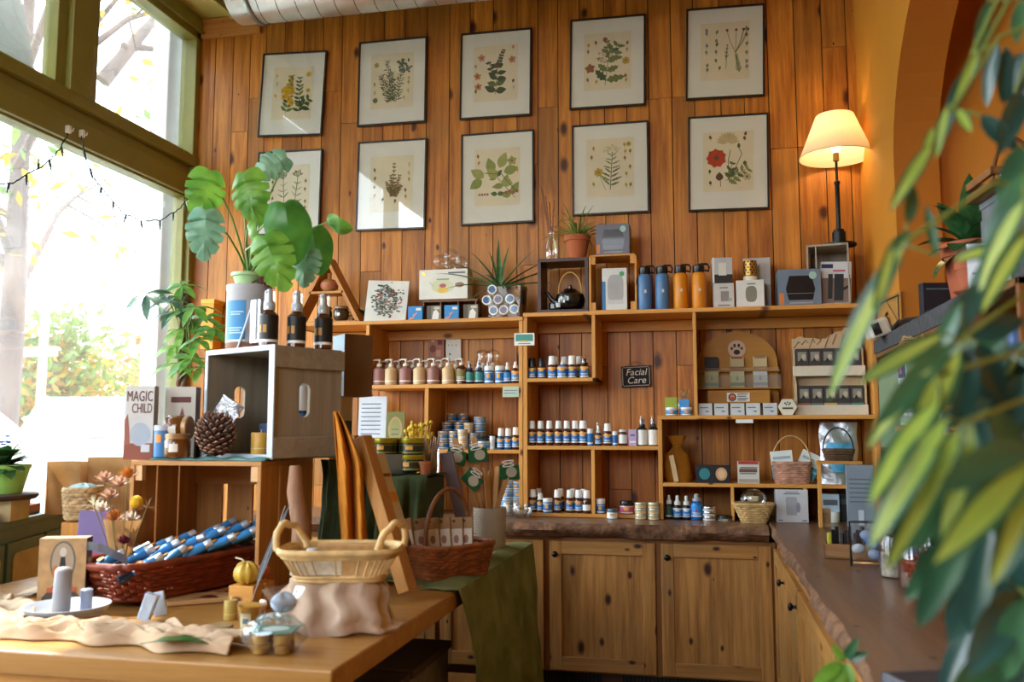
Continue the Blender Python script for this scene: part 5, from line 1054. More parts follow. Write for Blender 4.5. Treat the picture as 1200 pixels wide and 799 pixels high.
t = thing('lantern_carton', 'small grey-topped box with a glowing lantern picture, stacked upper one', 'box', (p.x - .006, 5.52, zR + .156), (0, 0, R(5))); carton_maker(.118, .1, .158, P('#b9bbc0', .45), [(0, 1, 0, .34, P('#2a2626', .5)), (.3, .7, .3, .8, P('#d8d6d0', .4)), (0, .08, 0, 1, LBLW)])(t)
p = at(880, 345, y=5.49); t = thing('candle_warmer_carton', 'white box picturing a patterned gold cylinder, with the real one on top', 'box', (p.x, 5.53, zR), (0, 0, R(-5))); carton_maker(.165, .13, .168, P('#cbc8c2', .45), [(.34, .74, .2, .78, P('#77705c', .5), rrect(2, 2, .7)), (.4, .7, .84, .88, PRNT)], side=P('#8c6a48', .6))(t)
p2 = at(891, 345, y=5.7); t = thing('candle_warmer_carton', 'tall white and tan box standing behind the gold patterned lantern', 'box', (p2.x - .02, 5.66, zR), (0, 0, R(-4))); carton_maker(.165, .1, .33, P('#b3b1ae', .45), [], side=P('#8c6a48', .6))(t)
def goldlamp(t):
    obj('base', MB().lathe([(.042, 0), (.045, .003), (.043, .03), (.036, .034)], 24), P('#ded6c4', .5), t, 40)
    mb = MB().lathe([(.041, .034, 0), (.043, .036, 0), (.043, .132, 0), (.038, .135, 0)], 24)
    for i in range(5):
        for k in range(10): a = 2 * PI * (k + .5 * (i % 2)) / 10; mb.add([(.0436 * math.cos(a + d_), .0436 * math.sin(a + d_), .052 + .018 * i + e_) for d_, e_ in ((-.16, 0), (0, -.008), (.16, 0), (0, .008))], [(0, 1, 2, 3)], 1)
    obj('patterned_shade', mb, [P('#b08a44', .35, metal=.8), P('#2a1c10', .6)], t, 40)
place('goldl', goldlamp, 'table_lantern', 'small gold pierced lantern with a cream base on top of its box', 'lamp', (p.x, 5.53, zR + .169), 0, scale=.95)
p = at(936.5, 345, y=5.48); t = thing('diffuser_carton', 'blue-grey box picturing a dark diffuser, on the shelf top by the lamp crate', 'box', (p.x, 5.53, zR), (0, 0, R(2))); carton_maker(.245, .15, .222, P('#6d7c90', .45), diff())(t)
# white slatted crate under lamp
xa, xb = at(954, 340, y=5.5).x, at(1003, 340, y=5.5).x; wc = xb - xa
def wcrate(t):
    WWD = wood('whitewashed', '#b9b4aa', '#8c857a', 'z', rough=.8); h_ = .37; mb = MB()
    mb.box(-wc / 2, wc / 2, -.12, .16, 0, .012); mb.box(-wc / 2, wc / 2, -.12, .16, h_ - .012, h_); mb.box(-wc / 2, -wc / 2 + .01, -.12, .16, 0, h_); mb.box(-wc / 2 + .05, -wc / 2 + .058, -.12, -.11, 0, h_); mb.box(-wc / 2, wc / 2, .15, .16, 0, h_); obj('crate_frame', mb, WWD, t, bevel=.001)
    for k in range(4): obj('slat', MB().box(wc / 2 - .008, wc / 2, -.12 + .075 * k, -.09 + .075 * k, .0, h_), WWD, t)
place('wcr', wcrate, 'wooden_crate', 'whitewashed slatted crate that the table lamp stands on', 'crate', ((xa + xb) / 2 - .02, 5.58, zR), R(-10))
p = at(980, 345, y=5.47); t = thing('mug_carton', 'white box with dark blue print and a black mug picture, leaning in the whitewashed crate', 'box', (p.x, 5.52, zR + .014), (R(-5), R(3), R(-6))); carton_maker(.175, .05, .255, P('#c9ccd2', .45), [(.02, .4, .84, .94, P('#1f2a4a', .5)), (.4, .8, .76, .8, P('#b03a4a', .5)), (.02, .98, .0, .6, P('#7a6256', .5)), (.25, .4, .1, .7, P('#141416', .4)), (.45, .75, .06, .7, P('#141416', .4)), (.75, .95, .3, .68, P('#141416', .4), [(-1, -1), (1, -.6), (1, 1), (.6, 1), (.5, -.3), (-1, -.6)])])(t)
def tablelamp(t):
    K = P('#17191c', .35, metal=.4)
    obj('base', MB().lathe([(.10, 0), (.10, .012), (.04, .02), (.04, .085), (.03, .09), (.032, .1), (.018, .108)], 28), K, t, 40)
    obj('pole', MB().lathe([(.014, .1), (.014, .38), (.018, .385), (.018, .40), (.008, .41), (.008, .56)], 16), K, t, 40)
    mb = MB(); mb.lathe([(.215, .555), (.112, .815)], 40, cap=False); sh = obj('lamp_shade', mb, shade, t, 60)
    obj('shade_ring', MB().tube([(.216 * math.cos(a), .216 * math.sin(a), .556) for a in [2 * PI * k / 40 for k in range(40)]], .003, 5, closed=True), P('#e8d8b0', .6), sh, 60)
    obj('bulb', MB().ball((0, 0, .62), .03, .03, .045, 16, 10), P('#ffcf80', .4, emit=5, var=0), t, 60)
    obj('socket', MB().lathe([(.018, .53), (.018, .58)], 14), P('#8a6a3a', .4, metal=.8), t, 40)
m, nt_, b_, o_ = newmat('linen_shade'); tr_ = N(nt_, 'BsdfTranslucent'); tr_.inputs[0].default_value = (.95, .80, .56, 1); b_.inputs['Base Color'].default_value = (.82, .76, .62, 1); b_.inputs['Roughness'].default_value = .9
ms_ = N(nt_, 'MixShader'); ms_.inputs[0].default_value = .28; nt_.links.new(b_.outputs[0], ms_.inputs[1]); nt_.links.new(tr_.outputs[0], ms_.inputs[2]); nt_.links.new(ms_.outputs[0], o_.inputs[0]); shade = m
p = at(985, 288, y=5.55); LAMPX = p.x - .005; lamp = place('lamp', tablelamp, 'table_lamp', 'lit table lamp with a cream cone shade and slim black pole', 'lamp', (LAMPX, 5.56, zR + .372), 0)
l = bpy.data.lights.new('lamp_light', 'POINT'); l.energy = 2.0; l.color = (1, .70, .36); l.shadow_soft_size = .035
lo = bpy.data.objects.new('lamp_light', l); COL.objects.link(lo); lo.location = (LAMPX, 5.56, zR + .372 + .68)
# triangle shelf with bowls, at the left end of the shelf top
def tri(t):
    HY = wood('triangle_pine', '#c88a46', '#a5662a', 'z', rough=.5); w_, h_ = .50, .46; th = .02
    for s_ in (-1, 1): obj('side_board', MB().prism([(s_ * w_ / 2, 0), (s_ * (w_ / 2 - .028), 0), (0, h_ - .042), (0, h_)], -.075, .075), HY, t)
    obj('bottom_board', MB().box(-w_ / 2 + .02, w_ / 2 - .02, -.075, .075, 0, .016), HY, t); obj('shelf', MB().box(-.125, .125, -.075, .075, .205, .22), HY, t)
p = at(383, 374, y=5.50); xt = p.x; place('tri', tri, 'triangle_shelf', 'triangular wooden shelf with two bowls, behind the amber spray bottles', 'shelf', (xt, 5.55, zL), 0)
t = thing('wooden_jar', 'round tan wooden jar with a stoppered neck in the triangle shelf', 'jar', (xt - .005, 5.54, zL + .221)); obj('jar_body', MB().lathe([(.03, 0), (.058, .03), (.06, .06), (.04, .085), (.016, .09), (.014, .12), (.02, .13)], 20), wood('jar_wood', '#b98350', '#8a5a30', 'x'), t, 40); obj('painted_band', MB().lathe([(.0605, .035), (.061, .05)], 20, cap=False), P('#b0584a', .6), t)
for i, (dx, c_, lab) in enumerate(((-.03, '#1a1410', 'dark glossy jar under the triangle shelf divider'), (.09, '#3a2a1c', 'brown glazed jar with a white mark in the triangle shelf'))):
    t = thing('glazed_jar', lab, 'jar', (xt + dx, 5.53, zL + .017)); obj('jar_body', MB().lathe([(.035, 0), (.052, .025), (.052, .07), (.04, .085)], 20), P(c_, .15, coat=.6), t, 40); obj('lid', MB().lathe([(.048, .085), (.048, .10), (.04, .105)], 20), P('#8a6a48', .4), t, 40)
    if i: obj('white_mark', MB().patch(.0525, -.15, .2, .035, .055, 0, 3), WHITE, t)
t = thing('pothos', 'small green trailing plant between triangle shelf and art card', 'plant', (at(425, 350, y=5.68).x, 5.68, zL)); obj('pot', MB().lathe([(.03, 0), (.045, .07), (.04, .07)], 16), P('#8a7a6a', .7), t, 40)
mb = MB(); rn = random.Random(4)
for k in range(16): az = rn.uniform(0, 6.28); blade_leaf(mb, (0, 0, .06), az, rn.uniform(.3, 1.3), rn.uniform(.1, .2), .07, rn.uniform(.6, 1.4), shape=lambda u: math.sin(PI * u ** .6), fold=.15)
obj('leaves', mb, leafm('pothos', '#5f8f3c', '#3c6b2c'), t, 60)
# ------------------------------------------------------------------ display table in the foreground
T = .88
TW = wood('table_top_wood', '#b98645', '#926028', 'x', scale=.8, rough=.38, spec=.45); TWY = wood('table_edge_wood', '#b98645', '#926028', 'y', scale=.8, rough=.42)
TX0, TX1, TY0, TY1 = -2.72, -.93, 2.13, 4.72
t = thing('display_table', 'thick wooden display table with a light honey top in the foreground', 'table', (0, 0, 0))
obj('tabletop', MB().box(TX0, TX1, TY0, TY1, T - .065, T), TW, t, bevel=.006)
for x in (TX0 + .06, TX1 - .14):
    for y in (TY0 + .06, TY1 - .14): obj('leg', MB().box(x - .0, x + .08, y, y + .08, 0, T - .065), PINEZ, t, bevel=.004)
obj('lower_shelf', MB().box(TX0 + .1, TX1 - .08, TY0 + .15, TY1 - .1, .18, .21), TWY, t)
obj('apron', MB().box(TX0 + .1, TX1 - .1, TY0 + .08, TY0 + .11, T - .16, T - .065), PINE, t)
for i, (y0, y1, lab) in enumerate(((2.55, 3.0, 'nearer dark lidded storage box with grey sides under the display table'), (3.05, 3.5, 'farther dark lidded storage box with mottled sides under the display table'))):
    b = thing('storage_box', lab, 'box', (-1.25, (y0 + y1) / 2, .211), 0, 'storage boxes under the table'); h2 = (y1 - y0) / 2
    obj('box_body', MB().box(-.22, .22, -h2, h2, 0, .42), P('#7d746a', .8, var=.35, vscale=12), b, bevel=.004); obj('lid', MB().box(-.228, .228, -h2 - .008, h2 + .008, .40, .43), P('#4a3a30', .7), b, bevel=.004)
# big pine crate lying on its side
CW = wood('crate_pine', '#c48c4c', '#95602a', 'z', scale=.8, knots=.7, rough=.6); CWX = wood('crate_pine_x', '#c28a50', '#9c632e', 'x', scale=.8, knots=.7, rough=.6)
cx0, cx1, cy0, cy1, cz1 = -2.135, -1.595, 2.98, 3.42, 1.366
t = thing('pine_crate', 'large open pine crate lying on its side on the display table', 'crate', ((cx0 + cx1) / 2, cy0, T + .001)); hw = (cx1 - cx0) / 2; H_ = cz1 - T; D_ = cy1 - cy0
obj('top_board', MB().box(-hw, hw, 0, D_, H_ - .018, H_), CWX, t, bevel=.002); obj('bottom_board', MB().box(-hw, hw, 0, D_, 0, .012), CWX, t)
for s_ in (-1, 1):
    for k, (a, b_) in enumerate(((0, .14), (.15, .29), (.30, .44))): obj('side_slat', MB().box(s_ * hw - (.016 if s_ > 0 else 0), s_ * hw + (0 if s_ > 0 else .016), a, b_, .012, H_ - .018), CW, t, bevel=.002)
for k in range(3): obj('back_slat', MB().box(-hw + .02 + k * .14, -hw + .02 + k * .14 + .115, D_ - .016, D_, .012, H_ - .018), CW, t, bevel=.002)
obj('back_rail', MB().box(-hw + .016, hw - .016, D_ - .034, D_ - .017, H_ - .11, H_ - .02), CWX, t)
for s_ in (-1, 1): obj('corner_block', MB().box(s_ * (hw - .03) - .014, s_ * (hw - .03) + .014, .006, .03, H_ - .075, H_ - .019), P('#d8ab78', .6), t)
def pleat(u, k, a, ph=0): return a * math.sin(u * k + ph) + a * .4 * math.sin(u * k * 2.3 + ph * 1.7)
GRN = cloth('green_linen', '#4a5436', '#343e26', weave=220); GRN2 = cloth('green_gauze', '#868a5e', '#646a44', weave=240); OCH = cloth('ochre_linen', '#c88434', '#a8621c'); CRM = cloth('cream_gauze', '#dcc3a4', '#c29e7c', transl=.15); TEALC = cloth('teal_cloth', '#6f9a94', '#4f7f7c')
def solid(o, th=.003): m = o.modifiers.new('thickness', 'SOLIDIFY'); m.thickness = th; return o
# covered box and its green cloth, carrying the tub
cb = thing('covered_riser', 'dark kraft riser box behind the leaning boards, carrying the metal tub', 'box', (-1.33, 4.03, T + .001)); obj('box_body', MB().box(-.25, .08, -.17, .12, 0, .385), P('#2f3824', .8), cb, bevel=.004)
mb = MB().grid(36, 24, lambda u, v: (-1.60 + .36 * u + pleat(v, 5, .004), (3.86 - .02 - .05 * max(0, (v - .25)) * 1.2 + pleat(u, 26, .014 * min(1, max(0, v - .2) * 2))) if v > .25 else 4.15 - v / .25 * .30, (T + .012 + .385 - (v - .25) / .75 * .38) if v > .25 else T + .392 + pleat(u, 9, .003)))
tag(solid(obj('draped_cloth', mb, GRN, smooth=70)), 'dark green linen cloth draped over the riser box below the metal tub', 'cloth')
mb = MB().grid(30, 26, lambda u, v: (-1.585 + .012 + .23 * u + pleat(v, 7, .006), 3.44 + .03 * u + pleat(u + .1 * v, 24, .016), 1.36 - .47 * v))
tag(solid(obj('green_scarf', mb, GRN, smooth=70)), 'dark green linen cloth hanging behind the driftwood beside the pine crate', 'cloth')
# ochre cloth falling from the grey crate
mb = MB().grid(20, 40, lambda u, v: tuple(at(390 + 14 * v + (7 + 22 * min(1, v * 3.2) ** .8) * u, 482 + 196 * v, d=3.20 + .03 * math.sin(u * 11 + v * 3))))
tag(solid(obj('ochre_cloth', mb, OCH, smooth=70)), 'ochre linen cloth hanging down over the leaning boards beside the grey crate', 'cloth')
# long green cloth over the right edge of the table
def gcl(u, v):
    y = 3.22 + 1.42 * u
    if v < .3:
        q = v / .3; x = -1.32 + .385 * q; return (x, y + .12 * (1 - q) * (1 - u), T + .010 + .008 * math.sin(y * 14 + x * 9) + .006 * math.sin(x * 30))
    q = (v - .3) / .7; L_ = .62 + .12 * u
    return (-.925 + .015 + .03 * min(1, q * 3) + pleat(u + .12 * q, 22, .028 * q, 1) + pleat(u - .3 * q, 47, .007 * q, 2) + .03 * q, y + (.20 - .32 * u) * q * .55, T + .01 - L_ * q - .01 * math.sin(u * 20) * q)
tag(solid(obj('table_cloth', MB().grid(70, 40, gcl), GRN2, smooth=70)), 'olive green gauze cloth draped over the far right edge of the display table', 'cloth')
# cream scarf along the front edge
def scarf(u, v):
    x = -2.62 + 1.36 * u; y0 = 2.22 + .02 * math.sin(x * 6) + .012 * math.sin(x * 23); wd = .58 - .44 * min(1, max(0, (u - .12) / .4)) + .02 * math.sin(x * 11)
    y = y0 + wd * v + .012 * math.sin(x * 31 + v * 6); h_ = .016 + .018 * abs(math.sin(v * 9 + x * 4 + math.sin(x * 9))) + .012 * abs(math.sin(x * 13 + v * 17)) + .006 * math.sin(x * 57 + v * 23) + .005 * math.sin(v * 51 - x * 37)
    return (x, y, T + .003 + max(0, h_) * min(1, math.sin(PI * min(1, max(0.0, v))) * 3 + .05))
tag(solid(obj('cream_scarf', MB().grid(200, 60, scarf), CRM, smooth=80)), 'rumpled cream gauze scarf lying along the front edge of the table', 'cloth')
mb = MB().grid(30, 20, lambda u, v: (-2.46 + .42 * u, 2.80 + .38 * v, T + .004 + .025 * abs(math.sin(u * 8 + v * 3)) * math.sin(PI * u) ** .5 + .012 * abs(math.sin(v * 10))))
tag(solid(obj('cream_scarf', mb, CRM, smooth=80)), 'sunlit crumpled end of cream gauze under the brown wicker basket', 'cloth')
# brown wicker basket with blue tubes
BR = R(-14); bc = Vector((-1.935, 3.0, T + .03))
place('redbask', wick_basket(.27, .335, .60, .72, .115, DWICK, 0, None, 9, .012, vert=40), 'wicker_basket', 'long dark red-brown wicker basket of blue tubes, pushed into the pine crate', 'basket', bc, BR)
b = bpy.data.objects['wicker_basket']
for s_ in (-1,): obj('leather_handle', MB().grid(16, 2, lambda u, v: ((u - .5) * .28, s_ * (.345 + .03 * math.sin(PI * u)), .125 + .045 * math.sin(PI * u) - .0 + .028 * v)), P('#2c2230', .35, coat=.3), b, 60)
def bluetube(t):
    mb = MB(); n = 14; V = []; 
    rings = [(.028, .004, 0), (.027, .012, .06), (.023, .02, .11), (.019, .019, .135)]
    for i, (a, b_, y) in enumerate(rings):
        for k in range(n): an = 2 * PI * k / n; V.append((a * math.cos(an), y, b_ * math.sin(an) + .02))
    F = [(i * n + k, i * n + (k + 1) % n, (i + 1) * n + (k + 1) % n, (i + 1) * n + k) for i in range(3) for k in range(n)] + [tuple(range(n))[::-1], tuple(3 * n + k for k in range(n))]
    mb.add(V, F); obj('tube_body', mb, P('#3f8ed0', .35, var=.06), t, 40)
    mb = MB(); mb.M = Matrix.Translation((0, .135, .02)) @ Matrix.Rotation(-PI / 2, 4, 'X'); mb.lathe([(.014, 0), (.017, .004), (.0165, .03), (.013, .033)], 14); obj('cap', mb, P('#c8ccd2', .3, metal=.6), t, 40)
    mb = MB(); mb.prism([(.014 * math.cos(k * PI / 5) , .085 + .014 * math.sin(k * PI / 5)) for k in range(10)], .0405, .0418, plane='xy'); obj('sun_emblem', mb, P('#e8902c', .5), t)
    mb = MB().box(-.024, .024, .0, .05, .031, .0385); mb.box(-.0275, .0275, -.002, .052, .012, .0305); obj('navy_band', mb, P('#14202f', .4), t, bevel=.004)
rn = random.Random(12); cr_, sr_ = math.cos(BR), math.sin(BR); k = 0
nm_rows = ['front', 'second', 'third', 'fourth', 'fifth', 'rearmost']
for j in range(6):
    for i in range(3):
        lx = -.095 + .095 * i + rn.uniform(-.012, .012); ly = -.33 + .112 * j + .05 * (i == 1); x, y = bc.x + lx * cr_ - ly * sr_, bc.y + lx * sr_ + ly * cr_
        place('btube', bluetube, 'lotion_tube', ('left', 'middle', 'right')[i] + ' blue tube with an orange sun in the ' + nm_rows[j] + ' row of the wicker basket', 'tube', (x, y, bc.z + .055 + .012 * j + .014 * (i == 1)), (R(26), R(rn.uniform(-15, 15)), R(-42 + rn.uniform(-16, 16))), 'blue tubes in the wicker basket', .95)
# books and boxes at the left of the table
def orient(px, py, z=T): return at(px, py, z=z)
FIG = P('#2a2420', .6)
p = at(74, 714, z=T); t = thing('oracle_deck', 'tan upright deck box with a dark oval drawing of a seated figure', 'box', (p.x, p.y, T + .018), (0, 0, R(22)))
carton_maker(.15, .065, .222, P('#b08a5c', .6, var=.2, vscale=30), [(.24, .78, .34, .96, P('#6a6258', .7), 'o'), (.28, .74, .38, .93, P('#a8937a', .7), 'o'), (.1, .9, .0, .42, P('#4d443a', .7), [(-1, -1), (1, -1), (1, -.4), (0, 1), (-1, -.4)]), (.42, .6, .45, .78, FIG, [(-1, -1), (1, -1), (.5, .6), (0, 1), (-.5, .6)]), (.44, .58, .72, .86, P('#c9bcae', .7), 'o'), (.2, .82, .2, .27, P('#b8583a', .6)), (.3, .44, .42, .6, P('#b8683a', .6), 'o')], side=P('#1a1a24', .5))(t)
p = at(103, 690, z=T); t = thing('purple_book', 'purple covered box leaning back behind the tan deck box', 'book', (p.x, p.y + .03, T + .02), (R(-12), 0, R(24))); carton_maker(.135, .07, .27, P('#6e5f94', .5), [(.3, .7, .3, .4, P('#b04a5a', .6), 'o'), (.1, .9, .15, .2, P('#8a7ab0', .5))], side=P('#8f8f9c', .6))(t)
p = at(72, 733, z=T); t = thing('candle_dish', 'round white ceramic dish on the cream scarf holding a grey candle', 'dish', (p.x, p.y + .02, T + .03)); obj('dish_body', MB().lathe([(.07, 0), (.115, .01), (.128, .03), (.122, .03), (.108, .014), (.01, .010)], 36, cap=False), P('#9aa0ac', .35), t, 50)
t2 = thing('taper_candle', 'grey candle standing in the white ceramic dish', 'candle', (p.x - .005, p.y + .0, T + .042), (R(3), R(4), 0)); obj('candle_body', MB().lathe([(.026, 0), (.027, .01), (.025, .125), (.018, .135), (.004, .137)], 22), P('#8f8d90', .5), t2, 50)
t2 = thing('taper_candle', 'small pale glass votive beside the grey candle in the dish', 'candle', (p.x + .045, p.y + .05, T + .042)); obj('candle_body', MB().lathe([(.018, 0), (.019, .06), (.015, .063)], 18), P('#8f97b0', .3), t2, 50)
for i, (px, py, a, lab) in enumerate(((160, 738, 20, 'left rough white selenite stick leaning on the brown stone'), (182, 733, -12, 'right rough white selenite block beside the leaning stick'))):
    p = at(px, py, z=T); t = thing('selenite_stick', lab, 'crystal', (p.x, p.y + .03, T + .022), (0, R(a), R(20)), 'selenite pieces'); mb = MB().box(-.019, .019, -.014, .014, 0, .085 if i == 0 else .075); mb.v = [v + Vector((random.uniform(-.003, .003),) * 3) for v in mb.v]; obj('crystal', mb, P('#c9d4e2', .3, sub=.3, bump=.4), t, bevel=.003)
p = at(172, 748, z=T); t = thing('polished_stone', 'small brown polished stone below the selenite pieces', 'stone', (p.x + .02, p.y + .04, T + .03)); obj('stone', MB().ball((0, 0, 0), .022, .016, .013, 12, 8), P('#7a4a2a', .3), t, 60)
p = at(236, 705, z=T); t = thing('wooden_board', 'flat pale wooden board with dried red leaves on it', 'board', (p.x, p.y + .02, T + .002), (0, 0, R(38))); obj('board', MB().box(-.13, .15, -.07, .07, 0, .016), wood('board_pale', '#c9a272', '#ab7f4c', 'x'), t, bevel=.003)
def flatleaf(nm, lab, px, py, L, W_, m, rz, z=T + .02, group=None, tilt=.1, bend=.4):
    p = at(px, py, z=z); t = thing(nm, lab, 'leaf', (p.x, p.y, z), (tilt, 0, rz), group); mb = MB(); mb.blade(L, W_, Matrix(), bend, .2, 8, 0, lambda u: math.sin(PI * u ** .8)); solid(obj('blade', mb, m, t, 60), .0015); obj('petiole', MB().tube([(0, -.03, 0), (0, 0, 0), (0, L * .9, -.012)], .0014, 5), m, t, 60)
RL = leafm('dry_red_leaf', '#7a2a1c', '#5a2216', transl=.1); GL_ = leafm('fresh_leaf', '#4f7a34', '#35602a', transl=.15, rough=.3)
flatleaf('dried_leaf', 'curled dark red dried leaf on the pale wooden board', 232, 700, .09, .035, RL, R(-60)); flatleaf('dried_leaf', 'small dark red dried leaf at the far end of the pale board', 262, 693, .05, .022, RL, R(-80))
flatleaf('green_leaf', 'broad glossy green leaf lying on the table front', 178, 752, .15, .07, GL_, R(-72), T + .035, tilt=.15); flatleaf('green_leaf', 'small narrow green leaf beside the low candle', 238, 754, .07, .028, GL_, R(-25), T + .02, tilt=.5)
BW = P('#b8842c', .4, sub=.2, var=.08); 
def candle(r, h, m=BW, band=True, wick=True):
    def mk(t):
        obj('wax_body', MB().lathe([(r * .97, 0), (r, .003), (r, h - .003), (r * .94, h), (r * .3, h - .002)], 24), m, t, 40)
        if band: obj('band', MB().lathe([(r * 1.01, h * .28), (r * 1.01, h * .31)], 24, cap=False), P('#d8c8a0', .5), t)
        if wick: obj('wick', MB().tube([(0, 0, h), (.001, 0, h + .012)], .0012, 5), P('#e8e0d0', .8), t)
    return mk
p = at(284, 746, z=T); c1 = Vector((p.x, p.y + .05, T + .004)); t = thing('jar_candle', 'beeswax candle in a tapering glass with a round white label', 'candle', c1)
obj('glass_cup', MB().lathe([(.03, 0), (.045, .085), (.043, .085), (.029, .003)], 24, cap=False), thin_glass(), t, 40); obj('wax_body', MB().lathe([(.028, .003), (.042, .078)], 24), BW, t, 40)
mb = MB(); [mb.patch(.0385, -.45, .45, .018, .062, 0, 5)]; obj('label', mb, P('#c8b88c', .6), t); mb = MB().patch(.0392, -.2, .3, .03, .045, 0, 4); obj('label_text_block', mb, PRNT, t)
p = at(292, 715, z=T); t = thing('pillar_candle', 'tall golden beeswax pillar candle behind the labelled jar candle', 'candle', (p.x + .0, p.y + .03, T + .001)); candle(.044, .10)(t)
p = at(264, 728, z=T); t = thing('votive_candle', 'small yellow votive candle in clear glass, left of the jar candle', 'candle', (p.x, p.y + .03, T + .001)); candle(.021, .06, P('#b89a4a', .4))(t)
p = at(254, 742, z=T); t = thing('disc_candle', 'low tan wax disc lying before the small votive', 'candle', (p.x, p.y + .01, T + .002)); candle(.042, .02, P('#a07f52', .5), band=False, wick=False)(t)
p = at(288, 684, d=2.93); gblk = thing('gourd_block', 'small wooden block raising the yellow gourd before the crate', 'block', (p.x, p.y, T + .001)); obj('block', MB().box(-.045, .045, -.03, .03, 0, p.z - T - .003), PINE, gblk, bevel=.003)
t = thing('mini_pumpkin', 'small yellow ribbed gourd standing before the crate side', 'gourd', p, scale=.8); obj('gourd', MB().ball((0, 0, .045), .05, .05, .045, 30, 12, fn=lambda a, ph: 1 + .09 * math.cos(a * 8)), P('#c9a23c', .45), t, 60); obj('stem', MB().tube([(0, 0, .08), (-.02, 0, .10), (-.05, 0, .105)], .004, 6), P('#d8cfae', .7), t, 60)
t = thing('mini_pumpkin', 'tiny orange-red gourd just behind the yellow one', 'gourd', (p.x + .02, p.y + .075, p.z - .001), scale=.62); rb_ = thing('gourd_block', 'small wooden block raising the orange-red gourd', 'block', (p.x + .02, p.y + .075, T + .001)); obj('block', MB().box(-.03, .03, -.03, .03, 0, p.z - T - .004), PINE, rb_, bevel=.003)
obj('gourd', MB().ball((0, 0, .04), .045, .045, .045, 24, 10, fn=lambda a, ph: 1 + .07 * math.cos(a * 7)), P('#a8481c', .45), t, 60)
# feather
a_ = at(300, 690, d=2.85); b_ = at(336, 588, d=3.05); t = thing('feather', 'long dark feather standing against the side of the pine crate', 'feather', a_); dv = b_ - a_
q = dv.to_track_quat('Y', 'X'); t.rotation_mode = 'QUATERNION'; t.rotation_quaternion = q
obj('vane', MB().blade(dv.length, .032, Matrix.Rotation(1.2, 4, 'Y'), .1, .2, 12, 0, lambda u: min(1, u * 5) * (1 - u ** 4)), P('#2f3238', .6, var=.4, vscale=50), t, 60); obj('quill', MB().tube([(0, -.04, 0), (0, dv.length * .95, 0)], .0018, 5), P('#a8a49c', .5), t, 60)
# tealight pack
p = at(320, 768, z=T); t = thing('tealight_pack', 'cellophane pack of small beeswax tealights with a teal card top', 'candle', (p.x, p.y + .035, T + .002), (0, 0, R(10)))
for i in range(2):
    for j in range(2): obj('tealight', MB().lathe([(.019, 0), (.02, .002), (.02, .022), (.017, .024)], 18), P('#a8803e', .4), t, 40, loc=(-.045 + .05 * i * 1.2 + .0, -.02 + .045 * j, .001)); obj('tealight', MB().lathe([(.019, 0), (.02, .002), (.02, .022), (.017, .024)], 18), P('#b08a48', .4), t, 40, loc=(-.045 + .06 * i, -.02 + .045 * j, .027))
obj('card_top', MB().box(-.07, .045, -.045, .05, .056, .060), P('#5f8f80', .5), t); obj('card_oval', MB().lathe([(.03, .0605), (.03, .061)], 24, sx=1.2, c=(-.01, 0, 0)), P('#c2d2cc', .5), t)
obj('cellophane', MB().ball((-.012, 0, .045), .085, .062, .055, 16, 9, fn=lambda a, ph: 1 + .1 * math.sin(a * 6 + ph * 4)).lathe([(.012, .10), (.05, .145), (.06, .16)], 16, (.0, .03, .0), cap=False), thin_glass('cellophane2', gloss=.08, haze=.08), t, 40)
obj('bow', MB().ball((.0, .03, .125), .03, .02, .022, 14, 8, fn=lambda a, ph: 1 + .35 * math.sin(a * 2)), P('#b8c4d8', .4), t, 60)
# gauze bundle and straw basket on it
p = at(378, 750, z=T); gb = Vector((p.x - .03, p.y + .15, T + .001)); t = thing('gauze_bundle', 'rose-beige gauze bundle propping up the small straw basket', 'cloth', gb)
rn = random.Random(5); obj('folded_gauze', MB().grid(48, 14, lambda u, v: ((.17 + .03 * math.sin(u * 2 * PI * 9) * (1 - v) * .5 + .035 * (v < .12)) * (1 + .10 * math.sin(v * 2.8) - .42 * max(0, v - .55)) * .95 * math.cos(u * 2 * PI) + .012 * math.sin(v * 9 + u * 13) + .005 * math.sin(u * 2 * PI * 34 + v * 3), (.125 + .014 * math.sin(u * 2 * PI * 11 + 1 + v * 2)) * (1 + .12 * math.sin(v * 3) - .3 * v) * math.sin(u * 2 * PI), .004 + .15 * v + .006 * math.sin(u * 31))), cloth('rose_gauze', '#d2b8a0', '#ab8d76', transl=.15), t, 80)
t2 = Vector((gb.x + .02, gb.y + .0, T + .155))
mb = MB()
def strawb(t):
    w0, w1, d0, d1, h = .26, .36, .17, .26, .085; n = 72
    def ring(u, k): an = 2 * PI * k / n; c_, s_ = math.cos(an), math.sin(an); return ((w0 + (w1 - w0) * u) / 2 * math.copysign(abs(c_) ** .5, c_), (d0 + (d1 - d0) * u) / 2 * math.copysign(abs(s_) ** .5, s_), h * u)
    m = MB()
    for u, r in ((0, .008), (.12, .006), (.82, .006), (.92, .008), (1, .010)): m.tube([ring(u, k) for k in range(n)], r, 6, closed=True)
    obj('rims', m, STRAW, t, 60); m = MB()
    for k in range(0, n, 2): m.tube([ring(0, k), ring(.9, k + .0)], .003, 5)
    obj('spokes', m, STRAW, t, 60); obj('base', MB().prism([(ring(0, k)[0], ring(0, k)[1]) for k in range(n)], 0, .006, plane='xy'), STRAW, t)
    for s_ in (-1, 1): obj('handle', MB().tube([(s_ * .15 + s_ * .02 * math.sin(a) + .036 * math.cos(a), .045 * math.cos(a), h + .075 * math.sin(a) + .004 * math.sin(a * 8)) for a in [PI * k / 22 for k in range(23)]], .011, 7), STRAW, t, 60)
place('strawb', strawb, 'straw_basket', 'flat open-work straw basket with two twisted end handles', 'basket', t2, R(14))
